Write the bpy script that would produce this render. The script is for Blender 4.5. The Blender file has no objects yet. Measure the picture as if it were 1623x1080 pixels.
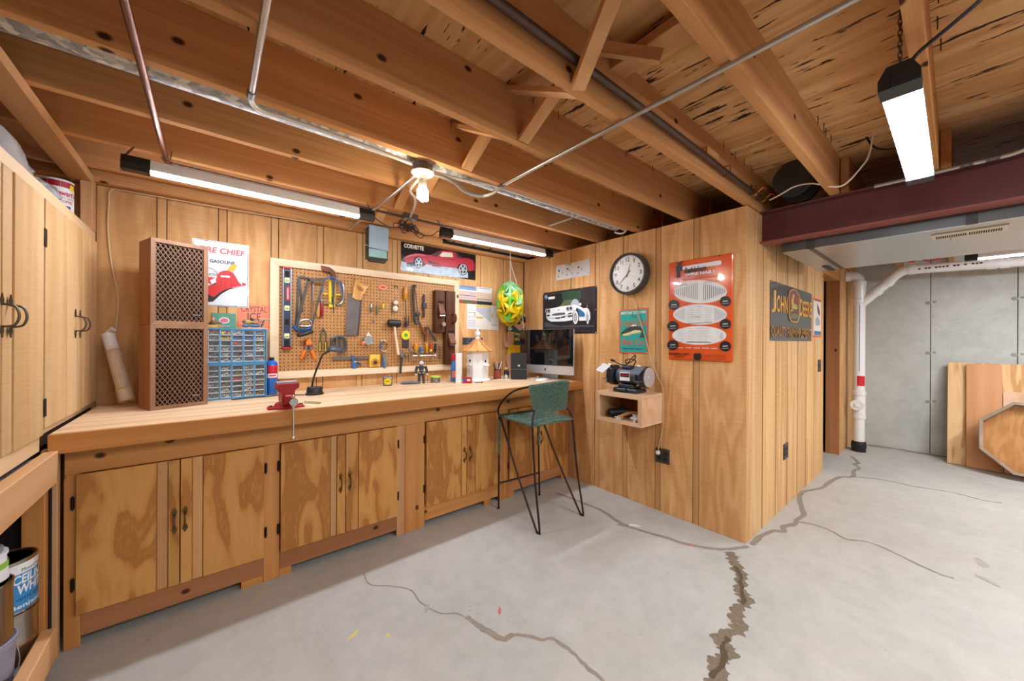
import bpy, bmesh, math, random
from mathutils import Vector, Matrix, Euler
random.seed(7)
PI = math.pi
SC = bpy.context.scene
COL = SC.collection

# ------------------------------------------------------------------ camera
cam_d = bpy.data.cameras.new('camera'); cam = bpy.data.objects.new('camera', cam_d); COL.objects.link(cam)
cam_d.sensor_fit = 'HORIZONTAL'; cam_d.sensor_width = 36.0
cam_d.lens = 36.0 * 580.0 / 1623.0
cam_d.clip_start = 0.02
YAW, PITCH, ROLL = math.radians(39.48), math.radians(-0.02), math.radians(0.27)
def cam_matrix():
    cy, sy, cp, sp = math.cos(YAW), math.sin(YAW), math.cos(PITCH), math.sin(PITCH)
    f = Vector((sy*cp, cy*cp, sp)); r = Vector((cy, -sy, 0)); u = r.cross(f)
    r2 = math.cos(ROLL)*r + math.sin(ROLL)*u; u2 = -math.sin(ROLL)*r + math.cos(ROLL)*u
    m = Matrix((r2, u2, -f)).transposed().to_4x4(); m.translation = (0, 0, 1.33)
    return m
cam.matrix_world = cam_matrix()
SC.camera = cam

# ------------------------------------------------------------------ world, lights, exposure
SC.view_settings.view_transform = 'Standard'; SC.view_settings.look = 'None'
SC.view_settings.gamma = 1.0; SC.view_settings.use_curve_mapping = False
SC.view_settings.exposure = 0.19
LED = 108.0          # emission strength of the shop light diffusers
BULB = 120.0
w = bpy.data.worlds.new('world'); SC.world = w; w.use_nodes = True
w.node_tree.nodes['Background'].inputs[0].default_value = (0.02, 0.02, 0.022, 1)
w.node_tree.nodes['Background'].inputs[1].default_value = 0.3
def area(name, loc, size, energy, rot=(0, 0, 0), col=(0.97, 0.98, 1.0)):
    d = bpy.data.lights.new(name, 'AREA'); d.shape = 'RECTANGLE'; d.size, d.size_y = size
    d.energy = energy; d.color = col
    o = bpy.data.objects.new(name, d); COL.objects.link(o); o.location = loc; o.rotation_euler = rot
    return o
# unseen fill lamps added behind and beside the camera, standing for more shop lights
area('area_fill_lamp', (0.6, -0.75, 2.15), (1.2, 0.1), 30)
area('area_fill_lamp', (2.2, -1.5, 2.15), (1.2, 0.1), 34)
area('area_fill_lamp', (4.6, -1.2, 2.1), (1.2, 0.1), 46)
def point_fill(loc, energy, col=(1, 0.95, 0.9)):
    d = bpy.data.lights.new('point_fill_lamp', 'POINT'); d.energy = energy; d.color = col; d.shadow_soft_size = 0.05
    o = bpy.data.objects.new('point_fill_lamp', d); COL.objects.link(o); o.location = loc
# unseen point fills added behind the camera to brighten the ceiling
point_fill((0.45, -1.1, 2.08), 19); point_fill((2.3, -1.5, 2.08), 21); point_fill((4.6, -1.8, 2.08), 20)

# ------------------------------------------------------------------ materials
def srgb(h):
    h = h.lstrip('#'); out = []
    for i in (0, 2, 4):
        v = int(h[i:i+2], 16)/255.0
        out.append(v/12.92 if v <= 0.04045 else ((v+0.055)/1.055)**2.4)
    return (*out, 1.0)
MATS = {}
class NT:
    def __init__(s, name):
        m = bpy.data.materials.new(name); m.use_nodes = True; s.m = m; s.t = m.node_tree
        s.bsdf = s.t.nodes['Principled BSDF']
    def n(s, typ, **kw):
        nd = s.t.nodes.new(typ)
        for k, v in kw.items(): setattr(nd, k, v)
        return nd
    def l(s, a, b): s.t.links.new(a, b)
    def math(s, op, a, b=None, c=None):
        nd = s.n('ShaderNodeMath', operation=op)
        for i, v in enumerate((a, b, c)):
            if v is None: continue
            if isinstance(v, (int, float)): nd.inputs[i].default_value = v
            else: s.l(v, nd.inputs[i])
        return nd.outputs[0]
    def vmath(s, op, a, b):
        nd = s.n('ShaderNodeVectorMath', operation=op)
        for i, v in enumerate((a, b)):
            if isinstance(v, (tuple, list)): nd.inputs[i].default_value = v
            else: s.l(v, nd.inputs[i])
        return nd.outputs[0]
    def noise(s, vec, scale, detail=3, rough=0.55, dist=0.0):
        nd = s.n('ShaderNodeTexNoise'); s.l(vec, nd.inputs['Vector'])
        nd.inputs['Scale'].default_value = scale; nd.inputs['Detail'].default_value = detail
        nd.inputs['Roughness'].default_value = rough; nd.inputs['Distortion'].default_value = dist
        return nd.outputs['Fac']
    def ramp(s, fac, stops):
        nd = s.n('ShaderNodeValToRGB'); s.l(fac, nd.inputs[0]); e = nd.color_ramp.elements
        while len(e) < len(stops): e.new(0.5)
        for i, (p, c) in enumerate(stops):
            e[i].position = p; e[i].color = srgb(c) if isinstance(c, str) else (c, c, c, 1)
        return nd.outputs[0]
    def mix(s, fac, a, b, blend='MIX'):
        nd = s.n('ShaderNodeMix', data_type='RGBA', blend_type=blend)
        for key, v in ((0, fac), (6, a), (7, b)):
            if isinstance(v, (int, float)): nd.inputs[key].default_value = v
            elif isinstance(v, str): nd.inputs[key].default_value = srgb(v)
            else: s.l(v, nd.inputs[key])
        return nd.outputs[2]
    def bump(s, h, strength=0.2, dist=0.01):
        nd = s.n('ShaderNodeBump'); nd.inputs['Strength'].default_value = strength; nd.inputs['Distance'].default_value = dist
        s.l(h, nd.inputs['Height']); s.l(nd.outputs[0], s.bsdf.inputs['Normal'])
    def coord(s, rnd=True):
        tc = s.n('ShaderNodeTexCoord').outputs['Object']
        if not rnd: return tc
        r = s.n('ShaderNodeObjectInfo').outputs['Random']
        cmb = s.n('ShaderNodeCombineXYZ')
        for i, k in enumerate((37.1, 53.7, 19.3)): s.l(s.math('MULTIPLY', r, k), cmb.inputs[i])
        return s.vmath('ADD', tc, cmb.outputs[0])
def plain(name, col, rough=0.5, metal=0.0, var=0.10, scale=18.0, bump=0.0, alpha=1.0, trans=0.0, emit=None, spec=None, coat=0.0):
    if name in MATS: return MATS[name]
    k = NT(name); b = k.bsdf
    v = k.coord()
    f = k.noise(v, scale, 4)
    c = srgb(col)
    dk = tuple(max(0, x*(1-var)) for x in c[:3]); lt = tuple(min(1, x*(1+var)) for x in c[:3])
    nd = k.n('ShaderNodeMix', data_type='RGBA'); nd.inputs[6].default_value = (*dk, 1); nd.inputs[7].default_value = (*lt, 1)
    k.l(f, nd.inputs[0]); k.l(nd.outputs[2], b.inputs['Base Color'])
    b.inputs['Roughness'].default_value = rough; b.inputs['Metallic'].default_value = metal
    if spec is not None: b.inputs['Specular IOR Level'].default_value = spec
    if coat: b.inputs['Coat Weight'].default_value = coat
    if trans: b.inputs['Transmission Weight'].default_value = trans
    if alpha < 1: b.inputs['Alpha'].default_value = alpha
    if bump: k.bump(f, bump, 0.004)
    if emit: b.inputs['Emission Color'].default_value = srgb(emit[0]); b.inputs['Emission Strength'].default_value = emit[1]
    MATS[name] = k.m
    return k.m
def wood(name, lo, mid, hi, axis='z', scale=1.0, K=7.0, stretch=0.07, fiber=0.35, knots=0.0, rough=0.6, saw=0.0, dark=None, bump=0.12, tone=0.12, flame=False):
    """procedural timber: contour-like growth rings drawn out along one axis, fine fibres, optional knots and cracks"""
    k = NT(name); b = k.bsdf
    v = k.coord()
    st = {'x': (stretch, 1, 1), 'y': (1, stretch, 1), 'z': (1, 1, stretch)}[axis]
    s1 = k.vmath('MULTIPLY', v, tuple(x*scale for x in st))
    big = k.noise(s1, 3.2, 2, 0.5, 0.35)
    ring = k.math('SINE', k.math('MULTIPLY', big, K*6.283))
    ring = k.math('MULTIPLY_ADD', ring, 0.5, 0.5)
    ring2 = k.math('MULTIPLY_ADD', k.noise(s1, 5.0, 2), 0.9, k.math('MULTIPLY', ring, 0.45))
    if flame: col = k.ramp(k.math('MULTIPLY_ADD', k.noise(s1, 42.0, 3), 0.30, k.math('MULTIPLY', ring, 0.74)), [(0.10, hi), (0.50, mid), (0.66, lo), (0.86, lo), (0.97, mid)])
    else: col = k.ramp(ring2, [(0.22, hi), (0.55, mid), (0.95, lo)])
    st2 = {'x': (0.012, 1, 1), 'y': (1, 0.012, 1), 'z': (1, 1, 0.012)}[axis]
    fib = k.noise(k.vmath('MULTIPLY', v, st2), 260.0, 2, 0.6)
    col = k.mix(fiber, col, k.ramp(fib, [(0.25, lo), (0.5, mid), (0.8, hi)]))
    h = fib
    if saw:
        sw = {'z': (0.05, 0.05, 1), 'x': (1, 0.05, 0.05), 'y': (0.05, 1, 0.05)}[axis]
        sn = k.noise(k.vmath('MULTIPLY', v, sw), 170.0, 2, 0.5)
        col = k.mix(saw, col, k.ramp(sn, [(0.38, lo), (0.62, hi)]))
        h = k.math('ADD', fib, sn)
    # every board its own tone
    r = k.n('ShaderNodeObjectInfo').outputs['Random']
    t = k.math('MULTIPLY_ADD', r, 2*tone, 1.0-tone)
    hs = k.n('ShaderNodeHueSaturation'); k.l(t, hs.inputs['Value']); k.l(col, hs.inputs['Color']); col = hs.outputs[0]
    if knots:
        sp = k.n('ShaderNodeSeparateXYZ'); k.l(v, sp.inputs[0]); a_ = 'xyz'.index(axis); o1, o2 = [i for i in range(3) if i != a_]
        cb = k.n('ShaderNodeCombineXYZ'); k.l(k.math('MULTIPLY', sp.outputs[a_], 0.7), cb.inputs[0]); k.l(k.math('ADD', sp.outputs[o1], sp.outputs[o2]), cb.inputs[1])
        vo = k.n('ShaderNodeTexVoronoi', voronoi_dimensions='2D'); k.l(cb.outputs[0], vo.inputs['Vector']); vo.inputs['Scale'].default_value = knots
        kd = k.math('MULTIPLY', vo.outputs['Distance'], 1.0/knots)
        kk = k.ramp(kd, [(0.009, 0.95), (0.015, 0.0)])
        col = k.mix(kk, col, '#3a1c0e')
    if dark:
        ds, dt, dc = dark
        d = k.noise(k.vmath('MULTIPLY', v, {'x': (0.07, 1, 1), 'y': (1, 0.13, 1), 'z': (1, 1, 0.07)}[axis]), ds, 3, 0.7, 0.3)
        dm = k.ramp(d, [(dt, 0.0), (dt+0.025, 1.0)])
        col = k.mix(dm, col, dc)
        h = k.math('SUBTRACT', h, k.math('MULTIPLY', dm, 3.0))
    k.l(col, b.inputs['Base Color']); b.inputs['Roughness'].default_value = rough
    b.inputs['Specular IOR Level'].default_value = 0.3 if rough < 0.8 else 0.1
    if bump: k.bump(h, bump, 0.004)
    MATS[name] = k.m
    return k.m

wood('panel_wood', '#be8a52', '#d2a066', '#e0b886', 'z', 2.4, 5, 0.15, 0.2, 0, 0.62, 0.16)
wood('panel_strip', '#ba864e', '#ce9f68', '#dbb484', 'z', 1.3, 3, 0.05, 0.4, 0, 0.65, 0.12)
wood('panel_light', '#c08c52', '#d6aa74', '#e2c092', 'z', 2.2, 4, 0.06, 0.25, 0, 0.62, 0.18)
wood('door_ply', '#a76d34', '#c58c48', '#d19c5a', 'z', 2.5, 3.0, 0.24, 0.15, 0, 0.6, 0.06, flame=True)
wood('cab_light', '#c89c66', '#dab584', '#e6c89a', 'z', 1.8, 3.0, 0.07, 0.25, 0, 0.65, 0.14)
wood('pine_x', '#b8793c', '#c98e50', '#d29c60', 'x', 3.0, 3, 0.03, 0.25, 2.4, 0.5, tone=0.06)
wood('pine_z', '#ae7038', '#c08448', '#cb955a', 'z', 3.0, 3, 0.03, 0.25, 2.4, 0.5, tone=0.06)
wood('red_pine', '#9c6640', '#b07850', '#bf885f', 'x', 1.2, 4, 0.05, 0.3, 1.9, 0.5)
wood('red_pine_z', '#9c6038', '#b07246', '#bf8256', 'z', 3.0, 3, 0.03, 0.25, 2.2, 0.5)
wood('joist_x', '#b27c4c', '#c48e5c', '#d09e6c', 'x', 4.0, 4, 0.022, 0.45, 3.4, 0.85, tone=0.09, bump=0.04)
wood('lumber_y', '#bf8a58', '#cf9e6c', '#dcb286', 'y', 1.2, 4, 0.05, 0.3, 1.7, 0.65)
wood('lumber_z', '#bd8c5e', '#cf9f70', '#dcb286', 'z', 1.2, 5, 0.06, 0.3, 1.5, 0.65)
wood('subfloor_ply', '#b5824c', '#cc9c66', '#dbb07e', 'y', 2.2, 4, 0.10, 0.30, 0, 0.75, 0, (30.0, 0.605, '#2c190c'), 0.25)
wood('bench_ply', '#d3aa7c', '#e6c8a2', '#eed8b8', 'x', 2.6, 4, 0.10, 0.3, 0, 0.5)
wood('light_pine', '#dcbd96', '#e8cfae', '#f0dcc0', 'x', 1.2, 3, 0.06, 0.25, 0.9, 0.55, tone=0.04)
wood('brown_ply', '#8a5a30', '#9c6a3c', '#a87846', 'y', 1.3, 2, 0.1, 0.4, 0, 0.7)
wood('walnut_z', '#7a4a26', '#8f5a30', '#9e6a3c', 'z', 1.6, 4, 0.05, 0.35, 0, 0.45, tone=0.04)
wood('walnut_trim', '#7d583f', '#8f6a50', '#9c785e', 'z', 1.6, 4, 0.05, 0.35, 0, 0.5, tone=0.03)
wood('dark_plane', '#3a1c10', '#54301c', '#6c4128', 'z', 2.0, 4, 0.06, 0.35, 0, 0.4)
wood('handle_wood', '#b9843f', '#d3a25a', '#e0b874', 'z', 4.0, 3, 0.1, 0.3, 0, 0.45)
wood('handle_dark', '#5a3018', '#74422a', '#8a5636', 'z', 4.0, 3, 0.1, 0.3, 0, 0.45)
wood('maple', '#cda27c', '#dab490', '#e4c4a4', 'x', 1.5, 3, 0.06, 0.2, 0, 0.5, tone=0.03)
wood('birch_sheet', '#c08e58', '#d8ae78', '#e2be8c', 'z', 2.2, 5, 0.16, 0.15, 0, 0.6, flame=True)
wood('fir_sheet', '#b98355', '#cb9668', '#d6a67a', 'z', 1.2, 2, 0.06, 0.3, 1.6, 0.55)
wood('oct_panel', '#a87440', '#bb8650', '#c79660', 'z', 2.0, 7, 0.35, 0.2, 0, 0.6)
wood('grey_wood', '#8a7a68', '#a09080', '#b0a294', 'x', 1.5, 3, 0.06, 0.4, 0, 0.7)
plain('dark_void', '#1a120c', 0.9)
plain('wall_core', '#3d2716', 0.85)

def concrete(name, c0, c1, c2, pits, stain=None):
    k = NT(name); b = k.bsdf; v = k.coord(False)
    a = k.noise(v, 1.1, 6, 0.62, 0.3); d = k.noise(v, 9.0, 6, 0.7); e = k.noise(v, 130.0, 3, 0.6)
    f = k.math('ADD', k.math('MULTIPLY', a, 0.5), k.math('ADD', k.math('MULTIPLY', d, 0.35), k.math('MULTIPLY', e, 0.15)))
    col = k.ramp(f, [(0.34, c0), (0.5, c1), (0.66, c2)])
    if stain:
        s1 = k.noise(v, 0.8, 4, 0.6); col = k.mix(k.ramp(s1, [(0.45, 0.0), (0.75, 0.45)]), col, stain)
    vo = k.n('ShaderNodeTexVoronoi'); k.l(v, vo.inputs['Vector']); vo.inputs['Scale'].default_value = pits
    pk = k.ramp(vo.outputs['Distance'], [(0.05, 0.55), (0.10, 0.0)])
    pm = k.ramp(k.noise(v, 3.0, 2), [(0.5, 0.0), (0.6, 1.0)])
    col = k.mix(k.math('MULTIPLY', pk, pm), col, '#6f6a62')
    sv = k.vmath('MULTIPLY', v, (1.0, 0.25, 1.0))
    sc = k.ramp(k.noise(sv, 42.0, 3, 0.7, 1.5), [(0.70, 0.0), (0.76, 0.35)])
    col = k.mix(sc, col, '#8c867d')
    k.l(col, b.inputs['Base Color']); b.inputs['Roughness'].default_value = 0.6
    k.bump(k.math('ADD', d, k.math('MULTIPLY', e, 0.4)), 0.10, 0.006)
    MATS[name] = k.m
concrete('floor_concrete', '#9fa09a', '#b2b2ad', '#c1c1bc', 21.0, '#b0a99c')
concrete('wall_concrete', '#a9aca6', '#c0c3be', '#d0d3ce', 14.0, '#b0b0a4')

# ------------------------------------------------------------------ mesh builder
class G:
    def __init__(s): s.bm = bmesh.new()
    def _xf(s, vs, M):
        if M is not None: bmesh.ops.transform(s.bm, matrix=M, verts=vs)
    def box(s, x0, x1, y0, y1, z0, z1, bev=0.0, M=None, seg=1):
        r = bmesh.ops.create_cube(s.bm, size=1.0); vs = r['verts']
        bmesh.ops.transform(s.bm, matrix=Matrix.Translation(((x0+x1)/2, (y0+y1)/2, (z0+z1)/2)) @ Matrix.Diagonal((abs(x1-x0), abs(y1-y0), abs(z1-z0), 1)), verts=vs)
        if bev:
            es = list({e for v in vs for e in v.link_edges})
            rr = bmesh.ops.bevel(s.bm, geom=es, offset=bev, segments=seg, affect='EDGES', profile=0.5)
            vs = list({v for f in rr['faces'] for v in f.verts} | {v for v in vs if v.is_valid})
        s._xf(vs, M); return s
    def bar(s, a, b, wd, ht, up=(0, 0, 1), bev=0.0):
        a, b = Vector(a), Vector(b); d = (b-a); L = d.length; d.normalize()
        u = Vector(up); x = d.cross(u); x.normalize(); u = x.cross(d)
        M = Matrix((d, x, u)).transposed().to_4x4(); M.translation = (a+b)/2
        return s.box(-L/2, L/2, -wd/2, wd/2, -ht/2, ht/2, bev, M)
    def cyl(s, a, b, r, r2=None, n=16, caps=True):
        a, b = Vector(a), Vector(b); d = b-a; L = d.length
        M = Vector((0, 0, 1)).rotation_difference(d).to_matrix().to_4x4(); M.translation = (a+b)/2
        bmesh.ops.create_cone(s.bm, cap_ends=caps, segments=n, radius1=r, radius2=r if r2 is None else r2, depth=L, matrix=M)
        return s
    def sph(s, c, r, sc=(1, 1, 1), u=14, v=9, M=None):
        m = Matrix.Translation(c) @ Matrix.Diagonal((*sc, 1))
        if M is not None: m = M @ m
        bmesh.ops.create_uvsphere(s.bm, u_segments=u, v_segments=v, radius=r, matrix=m); return s
    def tube(s, pts, r, n=8, closed=False, flat=1.0):
        P = [Vector(p) for p in pts]; m = len(P); rings = []
        up = None
        for i in range(m):
            if closed: t = P[(i+1) % m]-P[i-1]
            else: t = P[min(i+1, m-1)]-P[max(i-1, 0)]
            if t.length < 1e-9: t = Vector((0, 0, 1))
            t.normalize()
            if up is None: up = Vector((0, 0, 1)) if abs(t.z) < 0.9 else Vector((1, 0, 0))
            x = t.cross(up); x.normalize(); up = x.cross(t)
            rr = r[i] if isinstance(r, (list, tuple)) else r
            rings.append([s.bm.verts.new(P[i] + x*(rr*math.cos(2*PI*k/n)) + up*(rr*flat*math.sin(2*PI*k/n))) for k in range(n)])
        for i in range(m if closed else m-1):
            A, B = rings[i], rings[(i+1) % m]
            for k in range(n): s.bm.faces.new((A[k], A[(k+1) % n], B[(k+1) % n], B[k]))
        if not closed:
            s.bm.faces.new(rings[0][::-1]); s.bm.faces.new(rings[-1])
        return s
    def lathe(s, prof, o=(0, 0, 0), n=24, M=None):
        vs = []; rings = []
        for r, z in prof:
            ring = [s.bm.verts.new((o[0]+r*math.cos(2*PI*k/n), o[1]+r*math.sin(2*PI*k/n), o[2]+z)) for k in range(n)] if r > 1e-6 else [s.bm.verts.new((o[0], o[1], o[2]+z))]
            rings.append(ring); vs += ring
        for A, B in zip(rings[:-1], rings[1:]):
            if len(A) == 1 and len(B) == 1: continue
            for k in range(n):
                j = (k+1) % n
                if len(A) == 1: s.bm.faces.new((A[0], B[j], B[k]))
                elif len(B) == 1: s.bm.faces.new((A[k], A[j], B[0]))
                else: s.bm.faces.new((A[k], A[j], B[j], B[k]))
        if len(rings[0]) > 1: s.bm.faces.new(rings[0][::-1])
        if len(rings[-1]) > 1: s.bm.faces.new(rings[-1])
        s._xf(vs, M); return s
    def prism(s, pts, y0, y1, M=None):
        """polygon in local x,z extruded from y0 (front) to y1"""
        A = [s.bm.verts.new((x, y0, z)) for x, z in pts]; B = [s.bm.verts.new((x, y1, z)) for x, z in pts]
        try:
            s.bm.faces.new(A); s.bm.faces.new(B[::-1])
        except ValueError: pass
        m = len(pts)
        for i in range(m): s.bm.faces.new((A[i], B[i], B[(i+1) % m], A[(i+1) % m]))
        s._xf(A+B, M); return s
    def flat(s, pts, y):
        s.bm.faces.new([s.bm.verts.new((x, y, z)) for x, z in pts]); return s
    def rect(s, x0, x1, z0, z1, y): return s.flat([(x0, z0), (x1, z0), (x1, z1), (x0, z1)], y)
    def disc(s, x, z, rx, rz, y, n=28, a0=0): return s.flat([(x+rx*math.cos(a0+2*PI*k/n), z+rz*math.sin(a0+2*PI*k/n)) for k in range(n)], y)
    def ring(s, x, z, rx, rz, t, y, n=32):
        for k in range(n):
            a, b = 2*PI*k/n, 2*PI*(k+1)/n
            s.flat([(x+rx*math.cos(a), z+rz*math.sin(a)), (x+rx*math.cos(b), z+rz*math.sin(b)), (x+(rx-t)*math.cos(b), z+(rz-t)*math.sin(b)), (x+(rx-t)*math.cos(a), z+(rz-t)*math.sin(a))], y)
        return s
    def line(s, pts, wd, y):
        for (x0, z0), (x1, z1) in zip(pts[:-1], pts[1:]):
            d = math.hypot(x1-x0, z1-z0) or 1; nx, nz = -(z1-z0)/d*wd/2, (x1-x0)/d*wd/2
            s.flat([(x0+nx, z0+nz), (x1+nx, z1+nz), (x1-nx, z1-nz), (x0-nx, z0-nz)], y)
        return s
    def text(s, body, x0, x1, z0, z1, y, shear=0.0, bold=0.0, arc=0.0, M=None):
        cu = bpy.data.curves.new('txt', 'FONT'); cu.body = body; cu.size = 1.0; cu.offset = bold; cu.resolution_u = 3; cu.shear = shear
        ob = bpy.data.objects.new('txt', cu); COL.objects.link(ob)
        dg = bpy.context.evaluated_depsgraph_get(); me = bpy.data.meshes.new_from_object(ob.evaluated_get(dg))
        xs = [v.co.x for v in me.vertices]; ys = [v.co.y for v in me.vertices]
        ax, bx, ay, by = min(xs), max(xs), min(ys), max(ys)
        for v in me.vertices:
            u = (v.co.x-ax)/(bx-ax); q = (v.co.y-ay)/((by-ay) or 1)
            v.co = (x0+u*(x1-x0), y, z0+q*(z1-z0) + arc*(1-(2*u-1)**2))
        if M is not None: me.transform(M)
        s.bm.from_mesh(me); bpy.data.meshes.remove(me); bpy.data.objects.remove(ob); bpy.data.curves.remove(cu)
        return s
    def mesh(s, name, mat, smooth=False):
        me = bpy.data.meshes.new(name)
        if smooth is not None: bmesh.ops.recalc_face_normals(s.bm, faces=s.bm.faces)
        s.bm.to_mesh(me); s.bm.free()
        me.materials.append(MATS[mat] if isinstance(mat, str) else mat)
        if smooth:
            me.polygons.foreach_set('use_smooth', [True]*len(me.polygons)); me.set_sharp_from_angle(angle=math.radians(40))
        return me
    def build(s, name, mat, parent=None, smooth=False, loc=None, rot=None, **tags):
        o = bpy.data.objects.new(name, s.mesh(name, mat, smooth)); COL.objects.link(o)
        if parent is not None: o.parent = parent
        if loc is not None: o.location = loc
        if rot is not None: o.rotation_euler = rot
        for k, v in tags.items(): o[k] = v
        return o
def thing(name, label, cat, loc=(0, 0, 0), rotz=0.0, group=None, rot=None):
    o = bpy.data.objects.new(name, None); COL.objects.link(o); o.empty_display_size = 0.1
    o.location = loc; o.rotation_euler = rot or (0, 0, rotz); o['label'] = label; o['category'] = cat
    if group: o['group'] = group
    return o
def tag(o, label, cat, group=None):
    o['label'] = label; o['category'] = cat
    if group: o['group'] = group
    return o
def dup(o, loc=None, rotz=None, parent=None, label=None):
    c = o.copy(); COL.objects.link(c)
    if parent is not None: c.parent = parent
    if loc is not None: c.location = loc
    if rotz is not None: c.rotation_euler = (0, 0, rotz)
    if label: c['label'] = label
    for ch in list(o.children): dup(ch, parent=c)
    return c
def inst(name, me, parent, loc, rot=None, scale=None):
    o = bpy.data.objects.new(name, me); COL.objects.link(o); o.parent = parent; o.location = loc
    if rot: o.rotation_euler = rot
    if scale: o.scale = scale
    return o
def smoothpath(pts, k=4):
    """Catmull-Rom through the points"""
    P = [Vector(p) for p in pts]; out = []
    for i in range(len(P)-1):
        p0, p1, p2, p3 = P[max(i-1, 0)], P[i], P[i+1], P[min(i+2, len(P)-1)]
        for j in range(k):
            t = j/k
            out.append(0.5*((2*p1)+(p2-p0)*t+(2*p0-5*p1+4*p2-p3)*t*t+(3*p1-p0-3*p2+p3)*t**3))
    out.append(P[-1]); return out

# key planes of the room (metres)
YA, XB, YC, XF = 3.093, 2.716, 0.874, 6.62      # back wall, partition wall, its side, concrete wall
ZJ, ZS = 2.23, 2.465                             # underside of joists, underside of subfloor
BT = 0.952                                       # bench top

# ================================================================== THE ROOM
fl = G().box(-1.1, 6.9, -3.7, 3.3, -0.12, 0).build('floor', 'floor_concrete', kind='structure')
plain('crack_fill', '#8f857b', 0.9, var=0.3, scale=60, bump=0.4)
plain('crack_dark', '#776a58', 0.95, var=0.5, scale=70, bump=0.5)
plain('crack_thin', '#8d8375', 0.9, var=0.3, scale=60)
CR = [
 ('crack_fill', 0.030, [(2.33,2.22),(2.35,2.05),(2.361,1.904),(2.37,1.75),(2.328,1.616),(2.31,1.507),(2.339,1.382),(2.383,1.251),(2.4,1.147),(2.451,1.044),(2.528,.946),(2.639,.88),(2.70,.858)], 0.35),
 ('crack_dark', 0.060, [(2.53,.915),(2.50,.88),(2.45,.85),(2.404,.819),(2.302,.767),(2.203,.726),(2.146,.692),(2.08,.685),(1.981,.666),(1.907,.648),(1.824,.653),(1.758,.649),(1.708,.624),(1.645,.613),(1.594,.606),(1.523,.609),(1.42,.58),(1.3,.56)], 0.6),
 ('crack_thin', 0.007, [(.677,2.141),(.673,2.019),(.758,1.933),(.826,1.836),(.826,1.719),(.865,1.594),(.924,1.546),(.947,1.494)], 0.4),
 ('crack_thin', 0.028, [(.947,1.494),(.967,1.425),(.986,1.348),(1.007,1.278),(1.064,1.266)], 0.6),
 ('crack_thin', 0.016, [(1.065,1.265),(1.111,1.216),(1.141,1.163),(1.181,1.142),(1.193,1.065),(1.193,1.002),(1.188,.937),(1.188,.882),(1.16,.78)], 0.5),
 ('crack_fill', 0.034, [(2.73,.845),(2.869,.845),(2.953,.835),(3.059,.812),(3.104,.765),(3.182,.785),(3.29,.743),(3.376,.752),(3.528,.745),(3.726,.804),(3.925,.855),(4.073,.85),(4.288,.776),(4.486,.764),(4.765,.725),(4.896,.647),(5.128,.665),(5.269,.645),(5.403,.701),(5.513,.682),(5.762,.776)], 0.35),
 ('crack_thin', 0.016, [(3.355,.738),(3.388,.649),(3.376,.556),(3.313,.469),(3.367,.387),(3.37,.309),(3.344,.27),(3.309,.196),(3.264,.127),(3.23,.056),(3.239,.002)], 0.45),
 ('crack_thin', 0.018, [(4.896,.647),(4.989,.517),(5.02,.385),(5.009,.268),(5.038,.148),(5.077,.024),(5.05,-.084),(5.028,-.17),(5.073,-.246)], 0.3),
]
def ribbon(pts, wd, jag, z=0.0009):
    P = smoothpath([(x, y, 0) for x, y in pts], 12); g = G(); prev = None
    ph = [(random.uniform(0, 6.28), random.uniform(.10, .22)*(1.7**q), 0.6/(1.35**q)) for q in range(5)]
    nz = lambda i, s: sum(a*math.sin(f*i+p0+s) for p0, f, a in ph)
    P = [p+Vector((nz(i, 4.0), nz(i, 9.0), 0))*wd*jag*0.16 for i, p in enumerate(P)]
    for i, p in enumerate(P):
        t = (P[min(i+7, len(P)-1)]-P[max(i-7, 0)]).normalized(); n = Vector((-t.y, t.x, 0))
        end = min(1.0, 0.25+min(i, len(P)-1-i)*0.35)
        a = p + n*wd*0.5*end*max(0.12, 1+jag*nz(i, 0.0)*0.9+random.uniform(-jag, jag)*0.18)
        b = p - n*wd*0.5*end*max(0.12, 1+jag*nz(i, 2.0)*0.9+random.uniform(-jag, jag)*0.18)
        va, vb = g.bm.verts.new((a.x, a.y, z)), g.bm.verts.new((b.x, b.y, z))
        if prev: g.bm.faces.new((prev[0], prev[1], vb, va))
        prev = (va, vb)
    return g
for m, wd, pts, jag in CR: ribbon(pts, wd, jag).build('crack', m, fl, None)
g = ribbon([(2.4,.82),(2.3,.767),(2.2,.728),(2.14,.694),(2.08,.686)], 0.020, 0.6, 0.0016); g.build('crack', plain('crack_black', '#544836', 0.95, var=0.5, scale=90), fl, None)
g = ribbon([(1.80,.65),(1.758,.649),(1.708,.626),(1.645,.614),(1.594,.607),(1.53,.608)], 0.022, 0.6, 0.0016); g.build('crack', 'crack_black', fl, None)
def blot(x, y, rx, ry, rot, mat, z=0.0011):
    g = G(); n = 14; c, s = math.cos(rot), math.sin(rot); vs = []
    for k in range(n):
        r = random.uniform(0.7, 1.15); a = 2*PI*k/n; u, v = rx*r*math.cos(a), ry*r*math.sin(a)
        vs.append(g.bm.verts.new((x+u*c-v*s, y+u*s+v*c, z)))
    g.bm.faces.new(vs); g.build('stain', mat, fl)
plain('stain_red', '#c06a62', 0.8, var=0.2); plain('stain_yellow', '#cfc36a', 0.8); plain('stain_grey', '#a3a09c', 0.8); plain('stain_white', '#dcdcda', 0.8)
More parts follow.
